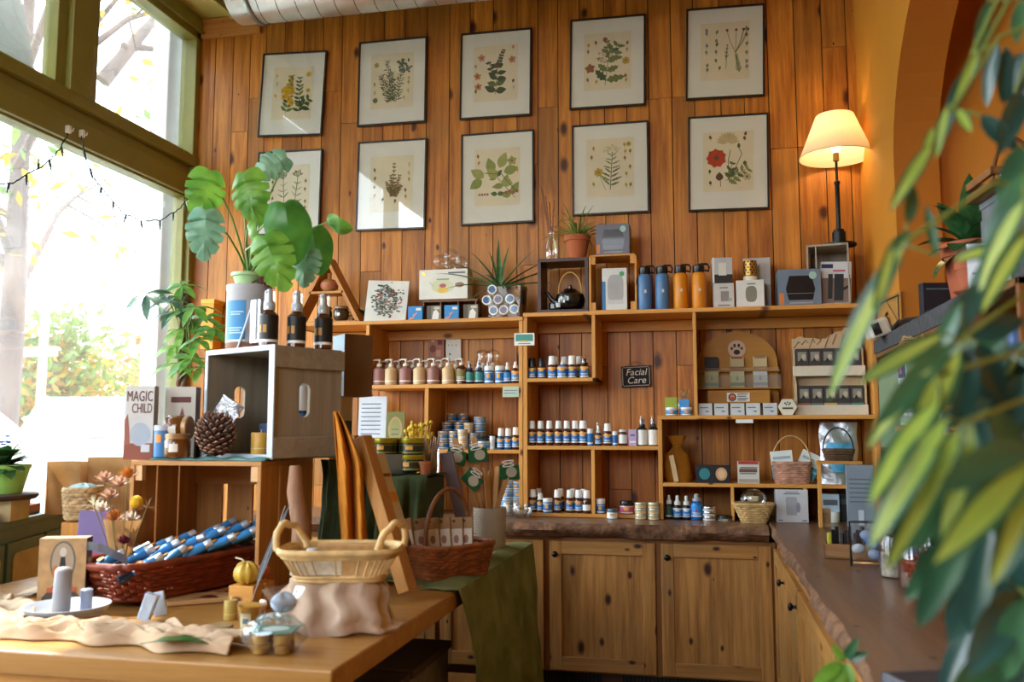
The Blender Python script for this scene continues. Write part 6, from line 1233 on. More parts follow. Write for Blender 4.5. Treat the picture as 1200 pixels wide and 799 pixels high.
for i, (dx, dy, w_, h_, lab, c_) in enumerate(((-.05, .0, .2, .02, 'stack of cream cards with printed edges in the straw basket', '#d8cdb8'), (.07, .02, .14, .035, 'pale wooden block lying in the straw basket', '#cba26c'), (-.0, .07, .2, .05, 'long flat kraft box at the back of the straw basket', '#b58a56'), (-.09, -.02, .05, .075, 'small white rolled paper upright in the straw basket', '#d0d4dc'))):
    p_ = Vector((t2.x + dx, t2.y + dy, t2.z + .009)); t = thing('card_stack' if i == 0 else 'wooden_block' if i == 1 else 'kraft_box' if i == 2 else 'paper_roll', lab, 'cards' if i == 0 else 'block' if i == 1 else 'box' if i == 2 else 'paper', p_, R(14 + i * 4))
    if i == 3: obj('roll', MB().lathe([(.016, 0), (.016, h_)], 14), P(c_, .6), t, 40)
    else: obj('body', MB().box(-w_ / 2, w_ / 2, -.05 + .02 * (i == 2), .05 - .02 * (i == 2), 0, h_ + .03), P(c_, .7, var=.2, vscale=40), t, bevel=.002)
# driftwood, leaning boards
a_, b_ = at(356, 655, d=3.15), at(348, 541, d=3.3); t = thing('driftwood', 'grey-brown driftwood stick standing beside the pine crate', 'stick', (a_.x, a_.y, T + .001))
obj('stick', MB().tube([(0, 0, 0), (-.02, 0, .12), (-.012, .0, .25), (-.045, .01, .38), (-.05, .02, .47)], [.03, .028, .034, .03, .022], 9), wood('driftwood', '#a87f62', '#7a5640', 'z', rough=.8), t, 60)
EZ = wood('easel_pine', '#b9803c', '#95601f', 'z', scale=.7, rough=.5)
def plank(nm, lab, p0, p1, w_, th, tw=0, mat=None, group=None, z0=T):
    d_ = p1 - p0; t = thing(nm, lab, 'board', p0, group=group); t.rotation_mode = 'QUATERNION'; q = d_.to_track_quat('Z', 'X'); t.rotation_quaternion = q
    return t, d_.length
BO = thing('wooden_easel', 'A-shaped wooden easel of pine boards leaning in the middle of the table', 'easel', (0, 0, 0))
for (x0, y0, d0, x1, y1, d1, w_, th) in ((492, 700, 3.13, 424, 512, 3.27, .062, .05), (436, 690, 3.4, 412, 510, 3.4, .05, .03)):
    p0, p1 = at(x0 - 14, y0, d=d0), at(x1, y1, d=d1); p0.z = max(p0.z, T + .03); mb = MB(); d_ = (p1 - p0); Q = d_.to_track_quat('Z', 'X').to_matrix().to_4x4(); mb.M = Matrix.Translation(p0) @ Q @ Matrix.Rotation(R(0), 4, 'Z'); mb.box(-th / 2, th / 2, -w_ / 2, w_ / 2, -.0, d_.length); obj('easel_leg', mb, EZ, BO, bevel=.003)
p0, p1 = at(474, 640, d=3.33), at(444, 540, d=3.45); t = thing('illustrated_booklet', 'white and orange printed booklet leaning against the wooden easel', 'book'); d_ = p1 - p0; mb = MB(); mb.M = Matrix.Translation(p0) @ d_.to_track_quat('Z', 'X').to_matrix().to_4x4(); mb.box(-.008, .008, -.035, .035, 0, d_.length * 1.08, 0); obj('cover', mb, P('#c2b49c', .6), t)
for (a, b, c_) in ((.0, .1, '#1c1a1c'), (.2, .28, '#c27a2c'), (.5, .62, '#c98a3a'), (.8, .84, '#8a4a2a')): mb = MB(); mb.M = Matrix.Translation(p0) @ d_.to_track_quat('Z', 'X').to_matrix().to_4x4(); mb.box(-.0088, .0088, -.0355, .03, a * d_.length, b * d_.length); obj('printed_band', mb, P(c_, .6), t)
# brown basket with handle, soap packets
p = at(520, 683, z=T); kb = Vector((p.x - .02, p.y + .13, T + .014)); place('kbask', wick_basket(.30, .36, .22, .27, .125, WICK, 0, None, 9, .009, vert=36), 'brown_basket', 'oval brown wicker basket with a hoop handle, full of soap packets', 'basket', kb, R(60))
obj('hoop_handle', MB().tube([(.13 * math.cos(a), .0, .125 + .22 * math.sin(a)) for a in [PI * k / 22 for k in range(23)]], .009, 8), P('#7a4a24', .5, var=.3, vscale=30), bpy.data.objects['brown_basket'], 60)
for i in range(6):
    dx, dy = [(-.08, -.07), (-.05, -.0), (.0, -.07), (.03, .02), (.07, -.04), (.09, .05)][i]; px, py = [(482, 625), (497, 622), (510, 625), (522, 622), (535, 624), (545, 618)][i]
    pp = at(px, py, y=kb.y - .06 + .02 * i); t = thing('soap_packet', ORD[i] + ' kraft soap packet with a white label from the left in the hooped basket', 'soap', (pp.x, pp.y, T + .03), (R(-8), R(-12 + 2 * i), R(8)), 'soap packets in the hooped basket')
    carton_maker(.072, .024, .21, P('#9c7a54', .75), [(.25, .95, .35, .78, P('#cfc3b4', .6)), (.45, .75, .5, .66, P('#9a6a5a', .6), 'o'), (.0, 1, .0, .3, P('#3a3a42', .6)), (.4, .6, .9, .96, P('#5a4028', .7), 'o')])(t)
# tub with tins
tb = at(448, 554, y=4.0); tb = Vector((tb.x + .02, 4.0, T + .40)); t = thing('metal_tub', 'oval grey galvanised tub holding stacked green and gold tins', 'tub', tb, R(5)); obj('tub_body', MB().lathe([(.15, 0), (.17, .01), (.19, .085), (.196, .09), (.186, .088), (.165, .012), (.01, .008)], 36, sx=.95, sy=.62, cap=False), P('#a4abb2', .4, metal=.4, var=.15), t, 50)
obj('tub_foot', MB().lathe([(.15, -.003), (.15, .004)], 30, sx=.95, sy=.62), P('#7e868e', .4, metal=.6), t)
GT = jar_maker(.052, .076, P('#1e2210', .35, coat=.3), P('#a89a2c', .3, metal=.5), P('#2a2e18', .4), lidh=.3, band=P('#8a8a3a', .4))
spots = [(418, 0), (452, 0), (484, 0), (436, 1), (470, 1)]
for lvl in range(3):
    for i, (px, bk) in enumerate(spots):
        if lvl == 2: continue
        y_ = tb.y - .055 + .09 * bk; pp = at(px - (6 if lvl == 1 and i == 0 else 0), 520, y=y_)
        place('gtin', GT, 'herb_tin', ('bottom', 'upper')[lvl] + ' green and gold tin, ' + ['leftmost in front', 'middle one in front', 'rightmost in front', 'left one behind', 'right one behind'][i] + ' in the metal tub', 'tin', (pp.x, y_, tb.z + .012 + .0765 * lvl), random.uniform(-.5, .2), 'green and gold tins in the metal tub')
p = at(486, 500, y=4.4); t = thing('yellow_dried_flowers', 'bunch of bright yellow dried flowers behind the herb tins', 'flowers', (p.x + .02, 4.4, T + .002)); mb = MB(); rn = random.Random(3)
for k in range(60): x, y, zz = rn.uniform(-.06, .07), rn.uniform(-.04, .04), .5 + rn.uniform(0, .14); mb.ball((x, y, zz), .010, .008, .012, 6, 4); mb.tube([(x * .3, y * .3, 0), (x * .4, y, .4), (x, y, zz)], .0014, 4)
obj('blossoms', mb, P('#d8b83a', .8), t, 60)
p = at(511, 560, y=3.9); t = thing('stick_jar', 'clear glass jar of thin wooden sticks right of the metal tub', 'jar', (-1.30, 4.08, T + .396)); obj('jar_glass', MB().lathe([(.04, 0), (.045, .005), (.045, .11), (.046, .115)], 20, cap=False), thin_glass(gloss=.1, name='jar_glass'), t, 50)
mb = MB(); [mb.tube([(rn.uniform(-.02, .02), rn.uniform(-.02, .02), .005), (rn.uniform(-.045, .045), rn.uniform(-.03, .03), .15 + rn.uniform(0, .03))], .0035, 5) for _ in range(16)]; obj('sticks', mb, P('#a88a72', .8), t, 60)
p = at(518, 552, y=3.8); t = thing('terracotta_cup', 'tiny terracotta pot before the stick jar', 'pot', (-1.275, 3.93, T + .396)); obj('cup', MB().lathe([(.022, 0), (.03, .05), (.033, .05), (.033, .062), (.028, .062)], 18), P('#a8603c', .8), t, 40); 
p0, p1 = at(549, 640, d=4.25), at(523, 530, d=4.3); t = thing('grey_book', 'tall grey-mauve book leaning behind the brush pot', 'book'); d_ = p1 - p0; mb = MB(); mb.M = Matrix.Translation(p0) @ d_.to_track_quat('Z', 'X').to_matrix().to_4x4(); mb.box(-.03, .03, -.02, .02, 0, d_.length, 0); obj('cover', mb, P('#6a5a5c', .6), t, bevel=.002); mb = MB(); mb.M = Matrix.Translation(p0) @ d_.to_track_quat('Z', 'X').to_matrix().to_4x4(); mb.box(-.031, .028, -.015, .015, .003, d_.length + .001); obj('pages', mb, P('#b8aca0', .8), t)
# ceramic pot with brushes
p = at(571, 648, z=T); vb = Vector((p.x - .0, p.y + .05, T + .014)); t = thing('brush_pot', 'pale dimpled ceramic pot holding bamboo brushes with green tags', 'pot', vb)
mb = MB().lathe([(.072, 0), (.078, .006), (.082, .2), (.084, .205), (.076, .203), (.07, .01)], 36, cap=False)
for i in range(14):
    for k in range(26): a = 2 * PI * (k + .5 * (i % 2)) / 26; r_ = .0785 + .004 * i / 14; mb.ball((r_ * math.cos(a), r_ * math.sin(a), .014 + i * .0135), .0035, seg=5, rings=3)
obj('pot_body', mb, P('#b8a894', .6), t, 50)
BB = P('#a8743a', .6, var=.15); GT2 = P('#1f5a2c', .5); rn = random.Random(21)
brs = [(532, 513, 528, 620), (545, 540, 545, 625), (552, 545, 558, 622), (566, 548, 566, 622), (576, 550, 573, 622), (590, 553, 583, 622), (556, 512, 551, 610), (600, 540, 590, 620), (538, 520, 540, 620), (570, 556, 562, 622), (583, 546, 577, 620)]
for i, (x1, y1, x0, y0) in enumerate(brs):
    a = 2 * PI * i / len(brs); base = vb + Vector((.03 * math.cos(a), .03 * math.sin(a), .012)); tip = at(x1, y1, y=vb.y + .05 * math.sin(a)); d_ = tip - base
    t = thing('bamboo_brush', ORD[i] + ' bamboo brush handle in the dimpled pot, in planting order round the rim', 'brush', base, group='bamboo brushes in the pot'); t['label'] = 'flat bamboo handle sticking up out of the pale dimpled pot'; t.rotation_mode = 'QUATERNION'; t.rotation_quaternion = d_.to_track_quat('Z', 'X')
    obj('handle', MB().prism([(-.008, 0), (.008, 0), (.012, d_.length * .6), (.0145, d_.length * .97), (.010, d_.length), (-.010, d_.length), (-.0145, d_.length * .97), (-.012, d_.length * .6)], -.003, .003), BB, t, bevel=.001)
for i, (px, py, rx, rz, lab) in enumerate(((534, 535, 15, 9, 'dark green tag with a pale leaf mark, leftmost on the brushes'), (560, 533, 14, -12, 'dark green tag with a round cream label, topmost on the brushes'), (553, 562, 12, 35, 'dark green tag hanging lowest in front of the brush handles'), (597, 553, 14, -8, 'dark green tag on the rightmost brush'))):
    pp = at(px, py, y=vb.y - .07 + .01 * i); t = thing('brush_tag', lab, 'tag', pp, (R(rx), R(rz), R(8)), 'green brush tags'); w_ = .052
    obj('tag_card', MB().prism([(-w_, -.03), (w_ * .9, -.045), (w_, .03), (-w_ * .8, .045)], -.004, .004), GT2, t, bevel=.002); obj('round_label', MB().prism([(.01 + .027 * math.cos(k * PI / 10), .0 + .027 * math.sin(k * PI / 10)) for k in range(20)], -.0052, -.0042), P('#b8ac94', .6), t)
    obj('string_bow', MB().tube([(.03 * math.sin(2 * a), -.006, .045 + .015 * math.sin(a)) for a in [2 * PI * k / 20 for k in range(20)]], .003, 5, closed=True), P('#d8d0c4', .8), t, 60)
# ------------------------------------------------------------------ grey crate and what stands on the pine crate
_fw = Vector((-math.sin(YAW), math.cos(YAW), 0))
P0 = at(317, 540, d=3.27); P0.z = 1.372; sd = _r * .62 + _fw * .785; fd = _r * -.785 + _fw * .62; ang = math.atan2(-fd.y, -fd.x)   # local +x runs from the far left corner to P0
LF, LS_, HC = .44, .335, .43
GW = wood('grey_crate_wood', '#a59a88', '#7d7263', 'z', rough=.85, contrast=.8, spec=.2); GWX = wood('grey_crate_slat', '#a59a88', '#7d7263', 'x', rough=.85, contrast=.8, spec=.2)
gc = thing('grey_crate', 'weathered grey wooden crate with oval hand holes standing on the pine crate', 'crate', P0, ang)
def slotwall(x0, x1):
    """end wall (thickness along x) with an oval hand hole, spanning y 0..LS_"""
    mb = MB(); cyy, czz, ry, rz = LS_ * .45, .225, .026, .066; n = 24
    hole = [(cyy + ry * math.cos(2 * PI * k / n), czz + (rz - ry) * (1 if math.sin(2 * PI * k / n) >= 0 else -1) + ry * math.sin(2 * PI * k / n)) for k in range(n)]
    def outer(a): c_, s_ = math.cos(a), math.sin(a); f = min((LS_ * .55 if c_ > 0 else LS_ * .45) / max(abs(c_), 1e-6), ((HC - czz) if s_ > 0 else czz) / max(abs(s_), 1e-6)); return (cyy + c_ * f, czz + s_ * f)
    angs = sorted([2 * PI * k / n for k in range(n)]); out = [outer(a) for a in angs]
    cs = [(LS_, HC), (0, HC), (0, 0), (LS_, 0)]
    for c_ in cs:
        j = min(range(n), key=lambda k: (out[k][0] - c_[0]) ** 2 + (out[k][1] - c_[1]) ** 2); out[j] = c_
    V = [(x1, a, b) for a, b in hole] + [(x1, a, b) for a, b in out] + [(x0, a, b) for a, b in hole] + [(x0, a, b) for a, b in out]; F = []
    for k in range(n): k2 = (k + 1) % n; F += [(k, n + k, n + k2, k2), (2 * n + k, 2 * n + k2, 3 * n + k2, 3 * n + k), (k, k2, 2 * n + k2, 2 * n + k), (n + k, 3 * n + k, 3 * n + k2, n + k2)]
    mb.add(V, F); return mb
obj('end_wall', slotwall(-.016, 0), GW, gc); obj('end_wall', slotwall(-LF, -LF + .016), GW, gc)
for nm, z0, z1 in (('bottom_board', 0, .014), ('top_board', HC - .014, HC)): obj(nm, MB().box(-LF, 0, .0, LS_, z0, z1), GWX, gc, bevel=.002)
obj('back_wall', MB().box(-LF + .016, -.016, LS_ - .014, LS_, .014, HC - .014), GWX, gc)
for z0 in (0.004, HC - .085): obj('batten', MB().box(.0, .014, -.004, LS_ + .004, z0, z0 + .08), GWX, gc, bevel=.003)
WE = P('#c2ccd8', .6); mb = MB(); mb.box(-.018, .015, -.006, 0, 0, HC); mb.box(-LF, -LF + .018, -.006, 0, 0, HC); mb.box(-LF + .018, -.018, -.006, 0, HC - .02, HC); mb.box(-LF + .018, -.018, -.006, 0, 0, .018); obj('painted_edge', mb, WE, gc, bevel=.001)
def on(lx, ly, z): v = P0 + Vector((math.cos(ang) * lx - math.sin(ang) * ly, math.sin(ang) * lx + math.cos(ang) * ly, 0)); return Vector((v.x, v.y, z))
# teal cloth and goods on the pine crate top
CT = 1.368
mb = MB().grid(40, 10, lambda u, v: (-2.06 + .48 * u, 2.985 + .11 * v + .01 * math.sin(u * 12), CT + .003 + .012 * abs(math.sin(u * 14 + v * 3)) * math.sin(PI * v) ** .5))
tag(solid(obj('teal_cloth', mb, TEALC, smooth=80)), 'pale teal cloth strip laid along the front of the pine crate top', 'cloth')
p = at(160, 536, y=3.05); t = thing('picture_book', 'white and rust upright book titled MAGIC CHILD on the pine crate', 'book', (p.x, 3.07, CT), (0, 0, R(14))); carton_maker(.112, .045, .285, P('#c8c4c0', .6), [(0, 1, 0, .22, P('#8a4a36', .6)), (0, .22, .2, .62, P('#9a5a46', .6), [(-1, -1), (1, -1), (.6, 0), (0, 1), (-1, .6)]), (.2, .9, .18, .5, P('#a8b0bc', .6), 'o'), (.6, .9, .1, .2, P('#c8ccd0', .6))], side=P('#8f8a80', .6))(t)
TX = P('#5a2620', .6); text('title_lettering', 'MAGIC', .058, TX, t, (.0, -.0235, .243), ext=.0005, xs=.56); text('title_lettering', 'CHILD', .054, TX, t, (.010, -.0235, .196), ext=.0005, xs=.5)
p = at(206, 536, y=3.12); t = thing('picture_book', 'cream upright book with a rust red figure beside the MAGIC CHILD book', 'book', (p.x - .01, 3.17, CT), (0, 0, R(10))); carton_maker(.125, .05, .285, P('#b8b0a4', .6), [(.35, .8, .1, .72, P('#7a4032', .6), [(-1, -1), (1, -1), (.7, .2), (0, 1), (-.7, .3)]), (.2, .85, .78, .86, TX)], side=P('#6a5a5a', .6))(t)
p = at(186, 536, y=2.99); t = thing('sun_tin', 'small blue tin with an orange sun in front of the books', 'tin', (p.x, 3.02, CT + .012)); obj('tin_body', MB().lathe([(.036, 0), (.037, .003), (.037, .1), (.035, .102)], 24), P('#3f7ab0', .45), t, 40); obj('lid', MB().lathe([(.038, .1), (.038, .118), (.034, .12)], 24), P('#b8b8c0', .4), t, 40); obj('sun_emblem', MB().patch(.0378, -.4, .3, .055, .085, 0, 5), P('#d8862c', .5), t)
HJ = P('#7a4414', .15, trans=.3, coat=.5)
for i, (px, yy, zz, rot, lab) in enumerate(((208, 3.0, CT + .012, (0, 0, 0), 'upright honey jar with a round white sticker on the pine crate'), (211, 3.04, CT + .122, (0, PI / 2, R(10)), 'honey jar lying on its side on top of the upright jar'))):
    p = at(px, 520, y=yy); t = thing('honey_jar', lab, 'jar', (p.x - (.055 if i else 0), yy, zz), rot, 'honey jars'); obj('jar_body', MB().lathe([(.044, 0), (.048, .006), (.048, .062), (.042, .07)], 24), HJ, t, 40); obj('lid', MB().lathe([(.045, .068), (.046, .084), (.043, .088)], 24), P('#a8825a', .3, metal=.4), t, 40); obj('sticker', MB().patch(.0487, -.1, .6, .02, .05, 0, 5), P('#d8d0c4', .5), t)
# pine cone
def cone(t):
    mb = MB(); NS = 120
    for i in range(NS):
        u = i / NS; a = i * 2.39996; r = .05 * math.sin(PI * (.16 + .82 * (1 - u))) ** .7 + .003; zz = .014 + .118 * u
        w_ = .015 * (1 - .45 * u); L_ = .022 * (1 - .4 * u) + .004; el = .1 + 1.0 * u ** 1.5
        M = Matrix.Translation((math.cos(a) * r * .62, math.sin(a) * r * .62, zz)) @ Matrix.Rotation(a, 4, 'Z') @ Matrix.Rotation(-el, 4, 'Y')
        L_ += r * .38
        mb.add([M @ Vector(q) for q in ((0, -w_ * .4, 0), (L_ * .75, -w_, .0), (L_, 0, .006), (L_ * .75, w_, .0), (0, w_ * .4, 0), (L_ * .7, 0, -.008), (L_ * 1.02, 0, .001))], [(0, 1, 3, 4), (1, 2, 3), (1, 6, 2), (2, 6, 3), (0, 5, 1), (1, 5, 6), (6, 5, 3), (3, 5, 4)], [1, 0, 0, 0, 1, 1, 1, 1])
    obj('scales', mb, [P('#a87a5c', .7, var=.3, vscale=40), P('#4a2c20', .8)], t); obj('core', MB().ball((0, 0, .07), .03, .03, .065, 12, 8), P('#24140e', .9), t, 60)
p = at(247, 533, y=3.0); place('cone', cone, 'pine_cone', 'large brown pine cone beside the open front of the grey crate', 'pine cone', (p.x, 3.03, CT + .008), 0, scale=1.12)
p = at(236, 500, y=3.15); t = thing('silver_packet', 'crinkled silver packet leaning between the books and the grey crate', 'packet', (p.x - .03, 3.17, CT), (0, R(32), R(10))); obj('packet', MB().grid(8, 10, lambda u, v: ((u - .5) * .1, .012 * math.sin(v * 9 + u * 4), v * .27)).grid(8, 10, lambda u, v: ((u - .5) * .1, .012 * math.sin(v * 9 + u * 4) + .02 * math.sin(PI * u), v * .27)), P('#9a9aa2', .25, metal=.8, bump=.5), t, 60)
# inside the grey crate
q = on(-.12, .16, 1.387); t = thing('navy_box', 'dark navy box at the back of the grey crate', 'box', q, ang); obj('carton', MB().box(-.11, .09, -.05, .05, 0, .12), P('#1c2f52', .5), t, bevel=.002)
BD = bottle_maker(.032, .1, 'spray', capm=P('#c8ccd0', .4), caph=.7, capw=.8)
for i, lx in enumerate((-.19, -.07)): q = on(lx, .16, 1.508); t = thing('spray_bottle', ('left' if i == 0 else 'right') + ' amber spray bottle standing on the navy box inside the grey crate', 'bottle', q, 0, 'spray bottles inside the grey crate', .9); (bottle_maker(.034, .1, 'dome', AMBER, AMBER, None, P('#2a2c30', .4), caph=.7, capw=.7, emblem=False) if i == 0 else bottle_maker(.034, .1, 'screw', AMBER, AMBER, None, WCAP, caph=.8, capw=.6, emblem=False))(t)
q = on(-.11, .035, 1.387); t = thing('pillar_candle', 'squat yellow beeswax candle at the front of the grey crate', 'candle', q); candle(.037, .085, P('#c8993a', .4, sub=.2))(t)
q = on(-.27, .2, 1.387); t = thing('wooden_paddle', 'dark wooden paddle leaning inside the grey crate', 'paddle', q, (0, R(20), ang)); obj('paddle', MB().prism(rrect(.05, .16, .02, cz=.09), -.006, .006), wood('dark_paddle', '#6a4a30', '#4a3020', 'z'), t, bevel=.002)
q = on(-.03, .14, 1.387); t = thing('flask', 'white and blue bottle behind the oval hand hole of the grey crate', 'bottle', on(-.055, .18, 1.387)); bottle_maker(.04, .17, 'screw', P('#3a74b0', .4), P('#2f6fb0', .4), LBLW, P('#ccd0d6', .4), caph=.55, capw=.9, emblem=False, lz=(.0, .6))(t)
# on top of the grey crate
TOPZ = 1.372 + HC + .001
q = on(-.335, .12, TOPZ); CN = q; t = thing('canister', 'white ceramic canister with a blue label on the grey crate', 'canister', q, R(2))
obj('canister_body', MB().lathe([(.086, 0, 1), (.088, .004, 1), (.088, .03, 0), (.089, .032, 0), (.089, .245, 0), (.092, .25, 0), (.092, .268, 0), (.086, .27, 0)], 40), [P('#b3b0b4', .5), P('#8a5c44', .5)], t, 40)
obj('label', MB().patch(.0898, -.75, .35, .04, .20, 0, 12), P('#2f7fb4', .5), t); obj('label_edge', MB().patch(.0902, -.75, .35, .034, .04, 0, 12), LBLW, t)
mb = MB()
for zz, a0, a1 in ((.15, -.4, .25), (.14, -.4, .1), (.085, -.5, .2), (.075, -.5, .1), (.065, -.5, .25)): mb.patch(.0904, a0, a1, zz, zz + .005, 0, 6)
obj('print_lines', mb, P('#a8c8dc', .6), t)
SB = bottle_maker(.036, .145, 'spray', P('#5a2c08', .12, trans=.35, coat=.5, var=.01), P('#14110f', .5), None, P('#b9bcc4', .35), caph=.55, capw=.62, emblem=False, lz=(.12, .88))
def SBm(t):
    SB(t); mb = MB(); mb.patch(.0375, -.55, -.1, .055, .085, 0, 4); mb.patch(.0375, .1, .5, .055, .085, 0, 4); obj('gold_print', mb, P('#b8812c', .5), t)
    obj('overcap', MB().lathe([(.0225, .15), (.021, .222), (.019, .224)], 16), thin_glass(), t, 40)
for i, (px, ly) in enumerate(((322, .10), (348, .14), (372, .18))):
    q = on([-.115, -.065, -.035][i] , [.06, .155, .265][i], TOPZ); place('sbm', SBm, 'amber_spray_bottle', ['leftmost', 'middle', 'rightmost'][i] + ' amber spray bottle with a black label on top of the grey crate', 'bottle', q, -.25, 'amber spray bottles on the grey crate')
q = on(-.20, .04, TOPZ); t = thing('wire_easel', 'small white wire easel beside the amber spray bottles', 'stand', q, ang)
obj('wire', MB().tube([(-.09, 0, 0), (-.02, .02, .19), (.02, .06, .19), (.05, .09, 0)], .004, 6).tube([(-.02, .02, .19), (.03, .0, .19), (.03, .0, .03)], .004, 6), P('#c8d2e0', .4), t, 60); obj('clear_panel', MB().box(-.01, .05, -.0, .003, .02, .19), thin_glass('acrylic', gloss=.1), t)
# cartons right behind the grey crate
q = at(404, 500, d=3.75); t = thing('support_carton', 'white and navy carton directly behind the right end of the grey crate', 'box', (q.x, q.y, CT), R(20)); carton_maker(.06, .06, .255, P('#b8a898', .6), [(0, 1, .15, .6, P('#2a3450', .5))])(t)
q2 = at(410, 470, d=3.78); t = thing('brown_carton', 'tall brown carton with a pale blue side behind the grey crate', 'box', (q2.x, q2.y + .02, CT + .256), R(46)); carton_maker(.13, .13, .265, P('#6a4a2c', .7), [], side=P('#9fb4c0', .6))(t)
t['label'] = 'plain brown carton with a pale side raised behind the grey crate'
cb2 = thing('hidden_riser', 'low wooden riser behind the pine crate under the white and navy carton', 'box', (q.x, q.y, T + .001), R(20)); obj('riser', MB().box(-.06, .07, -.05, .07, 0, CT - T - .002), PINEZ, cb2, bevel=.003)
# monstera: light green pot standing in the canister top
def monstera_leaf(mb, M, S, rn, holes=True):
    """split heart-shaped leaf: lobes fan out from the midrib with gaps"""
    n = 48; lob = 5
    for s_ in (-1, 1):
        V = []
        for k in range(n + 1):
            u = k / n; ph = (u * lob + .15) % 1.0; notch = max(0, 1 - abs(ph - .5) * 6.5) if holes and .12 < u < .93 else 0
            w_ = S * .46 * max(.0, math.sin(PI * (.10 + .9 * u) ** .85)) ** .62 * (1 - .78 * notch)
            for f in (0, .3, .6, .85, 1):
                x = s_ * w_ * f; y = S * (u * .95 - .0) + S * .16 * f * f * (u + .1) - S * .16 * f * (1 - u) ** 3; yy_ = y / S
                V.append(M @ Vector((x, y, -.16 * S * f * f - .28 * S * yy_ ** 2 + .03 * S * math.sin(f * 3 + u * 9))))
        mb.add(V, [(5 * k + j, 5 * k + j + 1, 5 * k + j + 6, 5 * k + j + 5) for k in range(n) for j in range(4)])
MG = leafm('monstera_green', '#86b848', '#5a9436', transl=.4, vscale=12, rough=.35); MG2 = leafm('monstera_blue', '#8fb89a', '#5f9478', transl=.25, vscale=12, rough=.35); MG3 = leafm('monstera_dark', '#4f8a34', '#35702c', transl=.35, vscale=12, rough=.35)
mz = CN.z + .272
t = thing('monstera', 'monstera with split leaves in a pale green pot on top of the white canister', 'plant', (CN.x - .005, CN.y, mz))
obj('pot', MB().lathe([(.05, 0), (.062, .035), (.07, .037), (.07, .05), (.06, .05), (.055, .03)], 30, cap=False), P('#a8c890', .4), t, 40); obj('soil', MB().lathe([(.056, .03), (.056, .04)], 20), P('#2a1d14', .95), t)
root = Vector((CN.x - .005, CN.y, mz + .04)); rn = random.Random(2)
leaves = [(246, 200, 240, 240, .17, 0, 0.0), (286, 202, 292, 248, .18, 0, .1), (242, 246, 238, 295, .16, 1, .2), (336, 184, 306, 202, .13, 1, -.1), (333, 238, 342, 284, .19, 2, .1), (366, 268, 372, 312, .15, 2, .2), (310, 276, 326, 324, .175, 0, .2), (362, 292, 352, 328, .12, 1, .3), (291, 262, 293, 290, .07, 0, 1.4), (384, 260, 410, 278, .09, 0, 1.0)]
for i, (x0, y0, x1, y1, S, mi, roll) in enumerate(leaves):
    dd = 3.42 + [.05, .1, -.05, .25, -.15, .0, -.25, -.1, .05, .1][i]; a = at(x0, y0, d=dd); b_ = at(x1, y1, d=dd - .07); d_ = (b_ - a).normalized(); nrm = ((EYE - a).normalized() + Vector((rn.uniform(-.35, .35), 0, rn.uniform(.1, .6)))).normalized(); nrm = (nrm - d_ * nrm.dot(d_)).normalized(); xx = d_.cross(nrm)
    M = Matrix((xx, d_, nrm)).transposed().to_4x4(); M.translation = a; M = M @ Matrix.Rotation(roll, 4, 'Y'); M = Matrix.Translation(-Vector(t.location)) @ M
    mb = MB(); monstera_leaf(mb, M, S, rn, S > .11 and i not in (4, 5)); lf = obj('leaf', mb, [MG, MG2, MG3][mi], t, 70)
    r0 = root - Vector(t.location); aa = a - Vector(t.location); m_ = (r0 + aa) / 2 + Vector(((aa.x - r0.x) * -.15, 0, .03)); st = MB().tube([r0, r0.lerp(m_, .55) + Vector((0, 0, .01)), m_, m_.lerp(aa, .6), aa], [.006, .0045, .004, .0035, .003], 7); obj('petiole', st, P('#7a9a4c', .5), t, 60)
obj('stem', MB().tube([(0, 0, .03), (.004, 0, .08), (.0, 0, .13), (-.01, 0, .17)], [.012, .011, .01, .007], 8), P('#8a9a5c', .6), t, 60)
mb = MB(); rn = random.Random(14)
for k in range(70): M = Matrix.Translation((.085 + rn.uniform(-.02, .03), -.03 + rn.uniform(-.02, .02), rn.uniform(-.02, .06))) @ Matrix.Rotation(rn.uniform(0, 6), 4, 'Z') @ Matrix.Rotation(rn.uniform(-.4, 1.4), 4, 'X'); mb.blade(.04, .014, M, .3, .2, 3)
t = thing('red_foliage_plant', 'small dark red leafy plant spilling beside the monstera pot', 'plant', (CN.x, CN.y, mz - .0)); t.location = (CN.x, CN.y, mz + .003); obj('leaves', mb, leafm('burgundy', '#7a2438', '#451828', transl=.15), t, 60)
# money tree behind
t = thing('money_tree', 'leafy money tree with a braided trunk between window and monstera', 'plant'); base = at(214, 440, d=4.35); base.z = T + .001; t.location = base
obj('pot', MB().lathe([(.09, 0), (.12, .2), (.125, .2), (.125, .22), (.11, .22)], 28), P('#8a7264', .7), t, 40)
mb = MB()
for k in range(3): mb.tube([(.02 * math.cos(u * 5 + k * 2.1), .02 * math.sin(u * 5 + k * 2.1), .18 + u * .2) for u in [q * .25 for q in range(23)]], .013, 7)
obj('braided_trunk', mb, P('#7a5a48', .8, bump=.4), t, 60)
rn = random.Random(33); mb = MB(); st = MB(); MTm = [leafm('money_a', '#7fb04a', '#4f8a34', transl=.4), leafm('money_b', '#9cc45c', '#6a9c3c', transl=.45), leafm('money_c', '#5a7f68', '#3f6450', transl=.25)]
hubs = [(213, 335, 0), (205, 365, 2), (228, 360, 0), (198, 352, 2), (240, 372, 0), (215, 385, 1), (232, 398, 0), (205, 405, 1), (225, 420, 0), (172, 345, 2), (248, 385, 0), (210, 425, 1), (236, 430, 1)]
